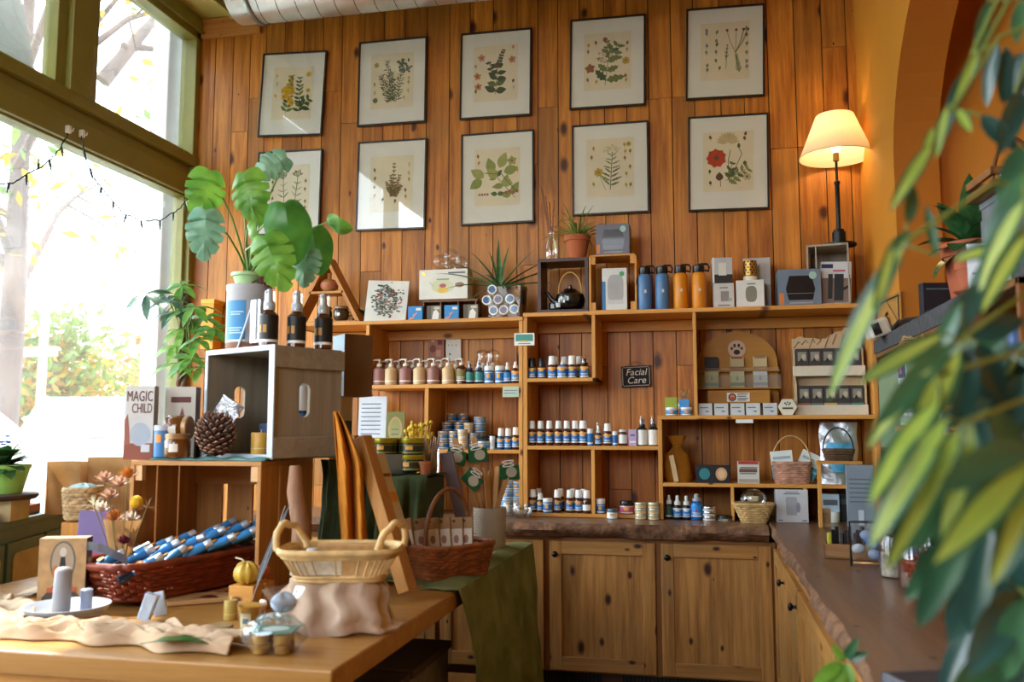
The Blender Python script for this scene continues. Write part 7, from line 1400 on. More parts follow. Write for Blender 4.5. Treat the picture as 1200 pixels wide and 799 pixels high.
for hx, hy, mi in hubs:
    h = at(hx, hy, d=4.3 + rn.uniform(-.12, .12)) - base; st.tube([(0, 0, 1.28 - 0 * .2 if h.z > .9 else h.z), Vector((0, 0, max(.85, h.z - .15))).lerp(h, .5), h], .003, 5)
    for k in range(6):
        a = 2 * PI * k / 6 + rn.uniform(-.3, .3); M = Matrix.Translation(h) @ Matrix.Rotation(R(12), 4, 'Z') @ Matrix.Rotation(rn.uniform(.2, .9), 4, 'X') @ Matrix.Rotation(a, 4, 'Z'); mb.blade(rn.uniform(.11, .17), .042, M, rn.uniform(.5, 1.1), .15, 5, mi, lambda u: math.sin(PI * u ** .9) ** .9)
obj('leaves', mb, MTm, t, 70); obj('twigs', st, P('#7a8a4c', .6), t, 60)
t = thing('orange_wall_box', 'bright orange box mounted on the planks behind the money tree', 'box', at(247, 410, y=5.72)); obj('box_body', MB().box(-.05, .05, -.06, .06, 0, .36), P('#e0962c', .6), t, bevel=.004); obj('box_lid', MB().box(-.054, .054, -.064, .064, .33, .362), P('#e8a83c', .6), t, bevel=.003)  # plain bright orange body with a slightly paler lid
# dresser by the window with its goods
DZ = 1.08; g0 = Vector((-2.99, 3.25)); g1 = Vector((-3.33, 4.2)); dv = (g1 - g0).normalized(); nin = Vector((-dv.y, dv.x)) ; gA = math.atan2(dv.y, dv.x)
DG = P('#46605c', .5, var=.1); DP = P('#b09a6c', .6, var=.15)
start = g0 - dv * .75; t = thing('dresser', 'dark green painted dresser with tan inset panels standing by the window', 'dresser', (start.x, start.y, 0), gA); Ld = 1.78; dr_ = .33
obj('carcass', MB().box(0, Ld, .012, dr_, .04, DZ - .03), DG, t, bevel=.004); obj('top', MB().box(-.02, Ld + .01, -.02, dr_, DZ - .03, DZ), DG, t, bevel=.006)
for i in range(4):
    x0 = .03 + i * .44; dd_ = obj('door', MB().box(x0, x0 + .41, -.008, .012, .12, DZ - .1), DG, t, bevel=.004); obj('panel', MB().prism(rrect(.31, .2, .03, cx=x0 + .205, cz=DZ - .25), -.014, -.006), DP, dd_); obj('panel', MB().prism(rrect(.35, .55, .01, cx=x0 + .205, cz=DZ - .66), -.012, -.006), P('#8d8468', .6), dd_)
def dr(lx, ly, z=DZ): v = Vector((start.x, start.y)) + dv * lx + nin * ly; return Vector((v.x, v.y, z))
t = thing('card_tray', 'reddish wooden tray of card decks on the green dresser', 'tray', dr(1.02, .10, DZ + .001), gA); TRW = wood('tray_wood', '#8a4a26', '#6a3318', 'x')
mb = MB().box(-.3, .3, -.08, .08, 0, .01); mb.box(-.3, .3, -.08, -.07, 0, .045); mb.box(-.3, .3, .07, .08, 0, .045); mb.box(-.3, -.29, -.08, .08, 0, .045); mb.box(.29, .3, -.08, .08, 0, .045); obj('tray_body', mb, TRW, t, bevel=.002)
for i in range(6): v = dr(.79 + .09 * i, .10, DZ + .012); tt = thing('card_deck', ORD[i] + ' card deck in the wooden tray, counted from the near end', 'cards', v, gA + R(random.uniform(-12, 12)), 'card decks in the tray'); obj('deck', MB().box(-.035, .035, -.05, .05, 0, .035 + .012 * (i % 3)), P(['#a89488', '#8a5a6a', '#c2a88c', '#b8a8a8', '#9a6a5a', '#b8b0a8'][i], .6), tt, bevel=.002); obj('top_card', MB().box(-.034, .034, -.049, .049, .0355 + .012 * (i % 3), .037 + .012 * (i % 3)), P(['#c8b8b0', '#a87a8a', '#d8c8b0', '#c8c8d0', '#b88a7a', '#c8c0b8'][i], .5), tt)
pv = at(14, 577, d=3.95); t = thing('wooden_slab', 'dark bark-edged wooden slab under the African violet', 'board', (pv.x - .05, pv.y, pv.z - .03), gA); obj('slab', MB().lathe([(.13, 0), (.14, .01), (.14, .022), (.13, .025)], 28, sx=1.3), P('#4a3424', .8, var=.4), t, 40)
sb_ = thing('slab_riser', 'low box raising the bark-edged slab above the dresser', 'box', (pv.x - .05, pv.y, DZ + .001), gA); hh = pv.z - .03 - DZ - .002; obj('riser', MB().box(-.1, .1, -.08, .08, 0, max(.01, hh)), DP, sb_)
def violet(t):
    obj('pot', MB().lathe([(.07, 0), (.095, .10), (.1, .1), (.1, .115), (.09, .115)], 30), P('#8fbf5c', .4, var=.03), t, 40); rn = random.Random(3); mb = MB(); sh = lambda u: math.sin(PI * u ** .7) ** .6
    for k in range(34): az = rn.uniform(0, 6.28); M = Matrix.Translation((.02 * math.cos(az), .02 * math.sin(az), .11)) @ Matrix.Rotation(az, 4, 'Z') @ Matrix.Rotation(rn.uniform(.0, 1.2), 4, 'X'); mb.blade(rn.uniform(.10, .17), .075, M, rn.uniform(.3, 1.2), .1, 6, 0, sh)
    obj('leaves', mb, leafm('violet_leaf', '#4f7a44', '#2f5a34', transl=.2), t, 70); mb = MB()
    for k in range(9):
        c = (rn.uniform(-.05, .05), rn.uniform(-.07, .03), .19 + rn.uniform(0, .04))
        for q in range(5): M = Matrix.Translation(c) @ Matrix.Rotation(1.25 * q, 4, 'Z') @ Matrix.Rotation(.5, 4, 'X'); mb.blade(.02, .018, M, .2, .1, 3, 0, sh)
    obj('flowers', mb, leafm('violet_flower', '#6f62c8', '#5a4ab0', transl=.3), t, 70)
place('violet', violet, 'african_violet', 'African violet with purple flowers in a bright green pot by the window', 'plant', (pv.x - .05, pv.y, pv.z - .004), 0, scale=1.12)
KB = cloth('kraft_bag', '#c89a68', '#a87c4c', .8, 300, transl=.35)
for i, (px, w_, h_, dd, lab) in enumerate(((78, .16, .25, 4.25, 'left kraft paper bag glowing in the light behind the woven basket'), (137, .26, .24, 4.3, 'wide kraft paper bag glowing in the light beside the pine crate'))):
    v = at(px, 590, d=dd); v.z = DZ + .001 if i == 0 else T + .2; h_ = h_ if i == 0 else 1.35 - v.z; t = thing('paper_bag', lab, 'bag', v, R(12), 'kraft paper bags by the window')
    obj('bag_front', MB().grid(8, 8, lambda u, vv: ((u - .5) * w_, -.045 + .006 * math.sin(u * 9 + vv * 4), vv * h_)), KB, t, 60); obj('bag_back', MB().grid(8, 8, lambda u, vv: ((u - .5) * w_, .045, vv * h_)), KB, t, 60)
    for s_ in (-1, 1): obj('gusset', MB().add([], []) or MB().grid(2, 6, lambda u, vv: (s_ * (w_ / 2 - .02 * math.sin(PI * u)), -.045 + .09 * u, vv * h_)), KB, t)
st_ = thing('bag_stand', 'small wooden stand under the wide kraft bag', 'stand', (v.x, v.y, T + .001), R(12)); obj('stand', MB().box(-.1, .1, -.05, .05, 0, .197), PINEZ, st_)
v = at(97, 600, d=3.95); v.z = DZ - .0; wb = Vector((v.x, v.y, DZ + .012)); place('wbask', wick_basket(.15, .19, .12, .14, .13, P('#b89a70', .8, var=.4, vscale=40), 0, None, 8, .008), 'woven_basket', 'small pale woven basket with white tissue at the dresser end', 'basket', wb, gA)
ws = thing('basket_stand', 'pine block beneath the small pale woven basket', 'block', (wb.x, wb.y, T + .001), gA); obj('stand', MB().box(-.08, .08, -.06, .06, 0, DZ - T - .004), PINEZ, ws)
t = thing('tissue_paper', 'pale blue tissue paper rising from the small woven basket', 'paper', (wb.x, wb.y, wb.z + .1)); obj('tissue', MB().ball((0, 0, .02), .07, .05, .03, 18, 8, fn=lambda a, ph: 1 + .15 * math.sin(a * 7)), P('#a8bcb8', .8), t, 60)
# dried bouquet
t = thing('dried_bouquet', 'bouquet of dried straw flowers, yellow ball and dark red rose before the crate', 'flowers'); base = at(140, 688, d=3.15); base.z = T + .03; t.location = base; rn = random.Random(4)
obj('kraft_cone', MB().lathe([(.012, 0), (.055, .18), (.075, .25)], 18, cap=False, sy=.5), KB, t, 60)
stems = MB(); parts = [(160, 588, 'yellow'), (145, 638, 'red'), (140, 570, 'straw'), (128, 585, 'straw'), (150, 560, 'orange'), (133, 610, 'orange'), (152, 612, 'white'), (122, 565, 'straw'), (118, 600, 'white'), (172, 595, 'wisp'), (110, 592, 'spiky')]
for px, py, kd in parts:
    h = at(px, py, d=3.15 + rn.uniform(-.05, .05)) - base; stems.tube([(0, 0, .02), h * .5 + Vector((0, 0, .02)), h], .002, 5); mb = MB()
    if kd == 'yellow': mb.ball(h, .023, seg=14, rings=10); m = P('#d8a818', .8, bump=.6, bscale=200)
    elif kd == 'red':
        for k in range(18): M = Matrix.Translation(h) @ Matrix.Rotation(k * 2.4, 4, 'Z') @ Matrix.Rotation(.3 + k * .06, 4, 'X'); mb.blade(.035, .03, M, -.9, .3, 4, 0)
        m = leafm('dry_rose', '#7a1c30', '#5a1424', transl=.2)
    elif kd in ('wisp', 'spiky'):
        for k in range(26): M = Matrix.Translation(h) @ Matrix.Rotation(rn.uniform(0, 6), 4, 'Z') @ Matrix.Rotation(rn.uniform(-.2, 1.5), 4, 'X'); mb.blade(.045, .003, M, .3, .1, 3, 0)
        m = P('#d8d4b8' if kd == 'spiky' else '#a8845c', .8)
    else:
        for k in range(24): M = Matrix.Translation(h) @ Matrix.Rotation(k * 2.4, 4, 'Z') @ Matrix.Rotation(.1 + k * .05, 4, 'X'); mb.blade(.045, .018, M, -.3, .2, 4, 0)
        m = leafm('dry_' + kd, {'straw': '#c8a088', 'orange': '#d88a3a', 'white': '#d8c8b8'}[kd], {'straw': '#a87c64', 'orange': '#b8682a', 'white': '#b8a494'}[kd], transl=.4)
    obj('flower_head', mb, m, t, 60)
obj('stems', stems, P('#7a6a3c', .8), t, 60)
# string lights in the window
def strand(name, lab, pts, seed):
    rn = random.Random(seed); P3 = [at(x, y, x=XW + .05) for x, y in pts]; path = []
    for i in range(len(P3) - 1):
        for k in range(8): path.append(P3[i].lerp(P3[i + 1], k / 8) + Vector((0, rn.uniform(-.006, .006), rn.uniform(-.006, .006))))
    path.append(P3[-1]); t = thing(name, lab, 'string lights', P3[0], group='fairy lights on the window'); path = [q - P3[0] for q in path]
    obj('cable', MB().tube(path, .004, 5), P('#1f2a2e', .6), t, 60)
    for k in range(5, len(path) - 2, 7): q = path[k]; M = Matrix.Translation(q) @ Matrix.Rotation(rn.uniform(-.5, .5) + PI * (rn.random() < .85), 4, 'X'); mb = MB(); mb.M = M; mb.lathe([(.007, 0), (.008, .035), (.004, .04), (.005, .055), (.001, .06)], 8); obj('bulb', mb, P('#33464c', .3), t, 60)
strand('string_lights', 'dark string of fairy lights running to the left off the window hook', [(80, 157), (66, 180), (50, 195), (35, 202), (15, 215), (-20, 214)], 1)
strand('string_lights', 'drooping dark string of fairy lights between the hook and the planked corner', [(95, 160), (100, 185), (112, 212), (128, 232), (145, 250), (165, 258), (190, 258), (208, 246), (222, 232)], 2)
for i, (px, py) in enumerate(((81, 152), (97, 157), (221, 238))): p = at(px, py, x=XW + .02); t = thing('adhesive_hook', ('white adhesive hook holding the left fairy light string', 'white adhesive hook right beside it where the drooping string starts', 'white adhesive hook by the planked corner')[i], 'hook', p, group='cable hooks'); obj('hook_plate', MB().box(-.02, .01, -.012, .012, -.02, .025), WHITE, t, bevel=.003); obj('hook_tip', MB().tube([(.01, 0, .0), (.028, 0, -.012), (.032, 0, .008)], .004, 6), WHITE, t, 60)
# ------------------------------------------------------------------ right side: niche ledge, wall goods, counter goods
FELT = P('#4a4b50', .95, bump=.5, bscale=120, var=.25, vscale=30)
t = thing('niche_ledge', 'deep ledge topped with charcoal felt running along the arched niche', 'ledge'); obj('ledge_board', MB().box(.955, .986, 2.1, 5.36, 1.89, 1.925).box(.986, 1.3, 2.1, 4.81, 1.89, 1.925), wood('ledge_wood', '#8a6238', '#6a4626', 'y'), t, bevel=.003)
obj('felt_runner', MB().grid(6, 40, lambda u, v: (.95 + .35 * u, 2.1 + 2.71 * v, 1.99 + .004 * math.sin(v * 40 + u * 5))).box(.948, .958, 2.1, 5.36, 1.915, 1.992), FELT, t)
obj('felt_edge', MB().box(.95, .986, 2.1, 5.36, 1.926, 1.985).box(.986, 1.3, 2.1, 4.81, 1.926, 1.985), FELT, t)
LZ = 1.996
TCM = P('#a8583a', .75, var=.15, vscale=6)
def lp(px, y, z=LZ): v = at(px, 380, y=y); return Vector((v.x, y, z))
def tcpot(r, h): return lambda t: (obj('pot_body', MB().lathe([(r * .72, 0), (r * .95, h * .78), (r * 1.02, h * .78), (r * 1.04, h), (r * .95, h), (r * .9, h * .8)], 30, cap=False), TCM, t, 40), obj('soil', MB().lathe([(r * .88, h * .86), (r * .88, h * .9)], 20), P('#2a1d14', .95), t))
p = lp(1114, 3.95); p.x = 1.10; t = thing('terracotta_pot', 'large terracotta pot of dark round-leaved plant on the felt ledge', 'plant', p); tcpot(.115, .26)(t)
mb = MB(); rn = random.Random(9); DK = leafm('peperomia', '#3f6a3c', '#234a2a', transl=.1, rough=.25); sh = lambda u: math.sin(PI * u ** .85) ** .7
for i, (a0, el, L, W_, bd, off) in enumerate(((2.2, .9, .26, .10, .3, 0), (2.0, .2, .22, .10, .8, 0), (1.3, .6, .22, .11, .9, 0), (2.9, 1.2, .32, .09, .2, 0), (2.6, .3, .24, .12, 1.0, 0), (1.8, -.2, .22, .11, .9, 0), (.5, .7, .2, .1, .7, 0), (-.8, .8, .2, .1, .6, 0), (3.4, .8, .2, .1, .6, 0), (2.4, 1.0, .34, .035, 1.1, 0), (2.0, .8, .42, .03, 1.6, 0))): blade_leaf(mb, (0, 0, .24), a0, el, L, W_, bd, 0, .15, 8, sh)
obj('leaves', mb, DK, t, 70)
p = lp(1098, 3.62); p.x = 1.0; t = thing('terracotta_pot', 'small terracotta pot with a clear sleeve before the large one', 'pot', p); tcpot(.055, .12)(t); obj('saucer', MB().lathe([(.05, 0), (.065, .012), (.063, .012), (.05, .004)], 24), TCM, t, 40)
p = lp(1168, 3.35); p.x = 1.13; t = thing('zinc_planter', 'grey zinc box planter on the felt ledge below the wooden tray', 'planter', p, R(4)); obj('planter_body', MB().box(-.12, .16, -.12, .12, 0, .30).box(-.125, .165, -.125, .125, .285, .31), P('#7a828a', .5, metal=.3, var=.2, vscale=10), t, bevel=.004); obj('white_tag', MB().box(.05, .12, -.128, -.126, .09, .17), WHITE, t)
t2 = thing('wooden_tray', 'slatted wooden tray with a wire rim on top of the zinc planter', 'tray', p + Vector((-.02, 0, .311)), R(4)); TRW2 = wood('tray2', '#9a6a3c', '#744a26', 'x')
for zz in (0, .045): obj('tray_rail', MB().box(-.15, .17, -.12, -.105, zz, zz + .028).box(-.15, .17, .105, .12, zz, zz + .028).box(-.15, -.135, -.12, .12, zz, zz + .028), TRW2, t2, bevel=.002)
obj('tray_base', MB().box(-.15, .17, -.12, .12, 0, .01), TRW2, t2)
for i in range(4): t = thing('tea_light_cup', ORD[i] + ' small silver cup in the wooden tray on the zinc planter, from the left', 'cup', p + Vector((-.08 + .06 * i, -.02 + .03 * (i % 2), .323)), group='silver cups in the tray'); obj('cup_body', MB().lathe([(.02, 0), (.026, .065), (.024, .065), (.018, .004)], 18, cap=False), P('#b8bcc4', .25, metal=.8), t, 40)
t = thing('hooped_basket', 'thin dark hoop handle basket behind the silver cups', 'basket', p + Vector((.05, .3, .31))); place_b = wick_basket(.14, .18, .12, .14, .08, WICK, 0, None, 6, .006); place_b(t); obj('hoop', MB().tube([(.08 * math.cos(a), 0, .08 + .22 * math.sin(a)) for a in [PI * k / 20 for k in range(21)]], .008, 7), P('#6a3f1c', .4), t, 60)
sb2 = thing('zinc_planter', 'second grey zinc planter behind the first, under the hooped basket', 'planter', p + Vector((.05, .3, 0))); obj('planter_body', MB().box(-.1, .1, -.09, .1, 0, .308), P('#7a828a', .5, metal=.3, var=.2, vscale=10), sb2, bevel=.004)
v = at(1040, 385, y=5.0); t = thing('kraft_sign', 'kraft cardboard sheet with a black printed mark leaning at the niche corner', 'sign', (.972, 5.0, LZ), (0, 0, R(-84))); carton_maker(.38, .008, .20, P('#a87838', .75), [(.05, .95, .88, .93, DARK), (.9, .95, .0, .93, DARK), (.3, .5, .35, .62, DARK, [(-1, .2), (.2, 1), (1, .3), (0, 0), (.9, -.4), (-.2, -1), (-1, -.4), (0, 0)]), (.32, .62, .1, .22, DARK), (.4, .9, .2, .9, P('#1c1410', .6), [(-1, 1), (-.9, 1), (1, -.9), (1, -1)])])(t)
v = at(1034, 390, d=4.72); t = thing('small_camera', 'small white box camera with a dark lens at the left end of the ledge', 'camera', (v.x - .01, v.y, v.z - .02), (0, R(-20), R(12)), scale=1.35); obj('camera_body', MB().box(-.04, .045, -.03, .05, 0, .07), P('#cfc8bc', .4), t, bevel=.012); obj('lens_face', MB().box(-.032, -.0, -.033, -.03, .012, .058), P('#16181c', .2, coat=.5), t, bevel=.004)
obj('camera_bracket', MB().tube([(.03, .03, 0), (.05, .05, -.04), (.12, .03, -.02)], .012, 8), P('#3a3c42', .4), t, 60)
t = thing('black_cable', 'loose black cable lying on the left end of the felt ledge', 'cable', (.965, 4.4, LZ)); obj('cable', MB().tube([(-.0, .5, .014), (.0, .35, .03), (-.0, .2, .02), (.05, 0.05, .014), (.02, -.2, .014)], .012, 7), P('#17181b', .5), t, 60)
t = thing('dark_book', 'dark slate book standing on the ledge left of the terracotta pots', 'book', (1.05, 4.35, LZ), R(10)); carton_maker(.14, .05, .16, P('#23242c', .5), [(.1, .9, .8, .84, PRNT)])(t)
# hanging on the green panel
CBW = wood('board_wood', '#8a5a2e', '#6a4220', 'z', scale=.8, spec=.3)
def rboard(name, lab, y, z, r, rz=0):
    t = thing(name, lab, 'board', (.955, y, z)); mb = MB(); mb.M = Matrix.Rotation(-PI / 2, 4, 'Y'); mb.lathe([(r * .98, -.008), (r, -.004), (r, .006), (r * .98, .010)], 44); obj('board', mb, CBW, t, 40); return t
t = rboard('round_board', 'large round wooden board with a rope loop hanging on the green wall panel', 3.35, 1.62, .24)
obj('rope_loop', MB().tube([(-.03, .1 - .04 * math.sin(a * 2), .18 - .09 * a / 1.5 + .0) for a in [k * .25 for k in range(12)]] + [(-.03, .02 + .07 * math.cos(a), -.03 - .07 * math.sin(a) * 1.0) for a in [k * .35 for k in range(18)]], .014, 8), P('#b08a5c', .9, bump=.8, bscale=120, var=.3, vscale=60), t, 60)
t = rboard('round_board', 'smaller round wooden board hanging nearer the shelf unit on the green panel', 4.25, 1.64, .17)
t = thing('raffia_bundle', 'raffia straw bundle hanging over the green wall panel', 'raffia', (.93, 4.2, 1.86)); mb = MB(); rn = random.Random(8)
for k in range(46): a = rn.uniform(0, 6.28); mb.tube([(0, 0, .02), (.04 * math.cos(a) - .02, .09 * math.sin(a), rn.uniform(-.04, .05)), (.05 * math.cos(a) - .03, .17 * math.sin(a), -.04 + rn.uniform(-.04, .05))], .003, 4)
obj('strands', mb, P('#b8935c', .9, var=.3), t, 60)
t = thing('hanging_card', 'small blue and white printed card pinned to the green wall panel', 'card', (.955, 4.68, 1.64), (0, 0, -PI / 2 + .15)); carton_maker(.11, .003, .20, P('#c2c8d2', .6), [(.05, .95, .5, .95, P('#39436a', .6)), (.2, .5, .6, .8, P('#a85a6a', .6)), (.1, .9, .3, .34, PRNT), (.1, .9, .2, .24, PRNT)])(t)
t = thing('wall_shelf', 'narrow wooden wall shelf of tiny bottles on the green panel', 'shelf', (.86, 3.95, 1.50)); obj('shelf_board', MB().box(-.03, .1, -.32, .32, -.02, 0), PINEY, t, bevel=.002); obj('shelf_back', MB().box(.09, .1, -.32, .32, -.02, .08), PINEY, t)
for i in range(8):
    for k in range(2): place('tiny', jar_maker(.022, .055, P('#8a98a4', .3, coat=.3), P('#c8ccd0', .3, metal=.5), P('#b8c49a' if 1 else '', .5), lidh=.3), 'tiny_bottle', ORD[i] + ' tiny silver-capped bottle on the ' + ('lower' if k == 0 else 'upper') + ' layer of the narrow wall shelf', 'bottle', (.865, 3.95 - .27 + .075 * i, 1.501 + .056 * k), 0, 'tiny bottles on the wall shelf')
t = thing('wall_cubby', 'open wooden cubby box fixed to the wall near the foreground plant', 'shelf', (.8, 2.62, 1.38)); mb = MB().box(-.04, .16, -.25, .25, .46, .48); mb.box(-.04, .16, -.25, .25, 0, .02); mb.box(-.04, .16, -.25, -.23, 0, .48); mb.box(-.04, .16, .23, .25, 0, .48); mb.box(-.04, .16, -.25, .25, .23, .245); obj('cubby_frame', mb, CBW, t, bevel=.002)
v = at(1191, 352, d=2.75); t = thing('price_card', 'white printed card standing on top of the wooden wall cubby', 'card', (.80, 2.72, 1.862), (0, 0, R(-18))); carton_maker(.11, .004, .155, P('#c9cdd8', .6), [(.1, .5, .84, .88, PRNT), (.1, .7, .42, .46, PRNT), (.1, .6, .3, .34, PRNT)])(t)
for i, (c_, h_) in enumerate((('#d8d8d8', .15), ('#5a74a8', .13), ('#b8bcc4', .16))): t = thing('cubby_carton', ('white', 'dusty blue', 'pale grey')[i] + ' carton inside the wooden wall cubby', 'box', (.84, 2.47 + .13 * i, 1.4005 if i != 1 else 1.626), R(90)); carton_maker(.09, .08, h_, P(c_, .5), [(.1, .9, .6, .7, PRNT)])(t)
# counter goods at the corner
CZ = .951
def cp(px, py): v = at(px, py, z=CZ); return v
t = thing('acrylic_display', 'honey wood display stand at the counter corner by the tall grey box', 'display stand', cp(972, 618)); 
obj('stand_leg', MB().box(-.055, -.035, -.02, .0, 0, .36), PINEZ, t, bevel=.002); obj('stand_leg', MB().box(.16, .18, -.02, .0, 0, .36), PINEZ, t, bevel=.002); obj('stand_shelf', MB().box(-.055, .18, -.03, .09, .345, .362), PINE, t, bevel=.002); sx0 = Vector(t.location)
t = thing('dark_basket', 'small dark wicker basket with a thin wire handle on top of the display stand', 'basket', sx0 + Vector((.065, .03, .363))); wick_basket(.13, .16, .09, .11, .06, P('#5a3f2c', .7, var=.3, vscale=30), .12, P('#1c1a18', .4), 5, .006)(t)
t = thing('kraft_block', 'kraft soap box below the foil pouch on the display stand', 'box', sx0 + Vector((-.02, .03, .0))); carton_maker(.06, .06, .10, P('#a3805a', .7), [(.1, .9, .2, .8, P('#8a6a48', .7))])(t); t['label'] = 'kraft soap box between the legs of the honey wood display stand'
v = cp(1010, 632); t = thing('grey_box', 'tall blue-grey box with printed lines on the side counter', 'box', v, R(-6)); carton_maker(.125, .07, .36, P('#79838f', .55), [(.1, .9, .8 - .06 * k, .82 - .06 * k, PRNT) for k in range(6)] + [(.4, .6, .2, .4, P('#b8c4d0', .5))])(t)
v = cp(978, 612); t = thing('white_votive', 'tiny white candle pot beside the display stand foot', 'candle', v); candle(.028, .06, WHITE, band=False)(t)
v = cp(1012, 655); t = thing('pen_tray', 'low wooden tray holding dark upright sticks before the grey box', 'tray', v + Vector((-.03, .03, 0)), R(-8)); obj('tray_body', MB().box(-.12, .1, -.06, .06, 0, .012).box(-.12, .1, -.06, -.05, 0, .06).box(-.12, .1, .05, .06, 0, .06).box(-.12, -.11, -.06, .06, 0, .06).box(.09, .1, -.06, .06, 0, .06), wood('pen_tray', '#a87848', '#7f5630', 'x'), t, bevel=.002)
for i in range(12): tt = thing('incense_stick_pack', ORD[i] + ' dark narrow packet in the low wooden tray, from the left', 'packet', v + Vector((-.13 + .017 * i, .03 + .012 * (i % 3 - 1), .013)), R(rn.uniform(-20, 20)), 'dark packets in the low tray'); obj('packet', MB().box(-.006, .006, -.012, .012, 0, .09 + .012 * (i % 3)), P('#14171c' if i else '#b8b03a', .4), tt, bevel=.001)
v = cp(1020, 660); t = thing('clear_pouch', 'clear gift pouch with blue contents and a bright blue tag on the side counter', 'bag', v + Vector((.01, -.05, 0)), R(-6))
obj('pouch_film', MB().box(-.09, .09, -.045, .045, 0, .17), thin_glass('pouch_film', gloss=.05, haze=.1), t, bevel=.012); rn = random.Random(6)
for k in range(7): obj('wrapped_bead', MB().ball((rn.uniform(-.06, .06), rn.uniform(-.02, .02), .025 + .018 * k), .026, .018, .02, 10, 6), P(['#2f5fa8', '#8fa4c8', '#c8ccd4', '#3f6fb0'][k % 4], .35), t, 60)
obj('black_edge', MB().tube([(-.09, -.045, 0), (-.092, -.045, .17), (.09, -.045, .172)], .005, 6), DARK, t, 60); obj('blue_tag', MB().box(.05, .10, -.062, -.058, -.0, .06), P('#2f8fd8', .5), t, bevel=.002); obj('tag_print', MB().box(.06, .09, -.0628, -.0622, .015, .045), LBLW, t)
for i, (px, py) in enumerate(((1048, 676), (1072, 690), (1092, 672))):
    v = cp(px, py); t = thing('glass_jar', ('first', 'second', 'third')[i] + ' clear glass jar in the group on the side counter, counted from the blue-tagged pouch', 'jar', v, group='glass jars on the side counter'); obj('jar_glass', MB().lathe([(.045, 0), (.05, .01), (.05, .12), (.04, .14), (.042, .16)], 24, cap=False), thin_glass('jar_glass', gloss=.1), t, 50); obj('jar_lid', MB().lathe([(.044, .155), (.046, .16), (.046, .18), (.02, .19)], 24), P('#6a5a50', .4, metal=.4), t, 40); obj('jar_contents', MB().lathe([(.042, .005), (.042, .09)], 18), P(['#a89c8c', '#6a4a3a', '#8a8478'][i], .8, var=.4, vscale=60), t, 40)
v = cp(1082, 700); t = thing('wicker_bowl', 'reddish wicker bowl behind the foreground leaves', 'basket', v + Vector((.08, .15, .005))); wick_basket(.16, .22, .14, .18, .09, DWICK, 0, None, 7, .008)(t)
# back-of-counter rack with bottles, half hidden by the plant
t = thing('counter_rack', 'dark wooden two-shelf rack against the green panel behind the foreground leaves', 'shelf', (.84, 3.6, CZ)); mb = MB()
for zz in (0, .22, .44): mb.box(-.08, .10, -.62, .62, zz, zz + .015)
for yy in (-.62, 0, .61): mb.box(-.08, .10, yy, yy + .012, 0, .45)
obj('rack_frame', mb, wood('rack_wood', '#4a3424', '#30211a', 'y'), t, bevel=.001)
for lv in range(3):
    for i in range(9):
        if lv == 2 and i > 5: continue
        place('rk%d' % (i % 3), bottle_maker(.025 + .004 * (i % 2), .085, ('dome', 'screw', 'spray')[i % 3], [P('#23406a', .3), AMBER, P('#9aa8b8', .3)][i % 3], LBL if i % 3 else P('#3a5fa8', .5), LBL2, [WCAP, DARK, WCAP][i % 3], caph=.5), 'rack_bottle', ORD[i] + ' blue-labelled bottle on the ' + ('bottom', 'middle', 'top')[lv] + ' of the dark counter rack, from the near end', 'bottle', (.80 + .03 * (i % 2), 3.04 + .135 * i, CZ + .0155 + .22 * lv), 1.3, 'bottles on the dark counter rack')
t = thing('wooden_tray', 'empty grey wooden tray at the bottom of the side counter', 'tray', cp(1100, 820) + Vector((.05, .0, .001)), R(20)); obj('tray_body', MB().box(-.12, .12, -.1, .1, 0, .01).box(-.12, .12, .09, .1, 0, .035).box(-.12, -.11, -.1, .1, 0, .035).box(.11, .12, -.1, .1, 0, .035).box(-.12, .12, -.1, -.09, 0, .035), wood('grey_tray', '#6a6a72', '#4a4a50', 'x'), t, bevel=.002)
# ------------------------------------------------------------------ foreground variegated umbrella plant
VG = leafm('umbrella_lime', '#bcc85e', '#93ac46', edge='#345f3a', edge_at=.62, transl=.3, vscale=9, rough=.35); VD = leafm('umbrella_dark', '#3d6a44', '#244a34', edge='#86a04a', edge_at=.9, transl=.15, vscale=9, rough=.3); VB = leafm('umbrella_deep', '#2c5048', '#1a3a34', transl=.08, vscale=9, rough=.25)
UP = thing('umbrella_plant', 'large variegated umbrella plant filling the right foreground, lime leaves with dark green margins', 'plant', (.485, 1.10, .952))
UB = Vector(UP.location); rn = random.Random(77)
obj('pot', MB().lathe([(.09, 0), (.115, .13), (.12, .13), (.12, .15), (.108, .15), (.104, .125)], 32, cap=False), P('#3a3a3e', .6), UP, 40); obj('soil', MB().lathe([(.104, .12), (.104, .125)], 20), P('#20160f', .95), UP)
trunk = [(0, 0, .12), (-.02, .02, .3), (-.03, .05, .5), (-.02, .05, .75), (-.03, .08, .95), (-.04, .08, 1.15)]
obj('trunk', MB().tube(trunk, [.022, .02, .018, .015, .012, .008], 10), P('#5a5a3c', .7, bump=.3), UP, 60)
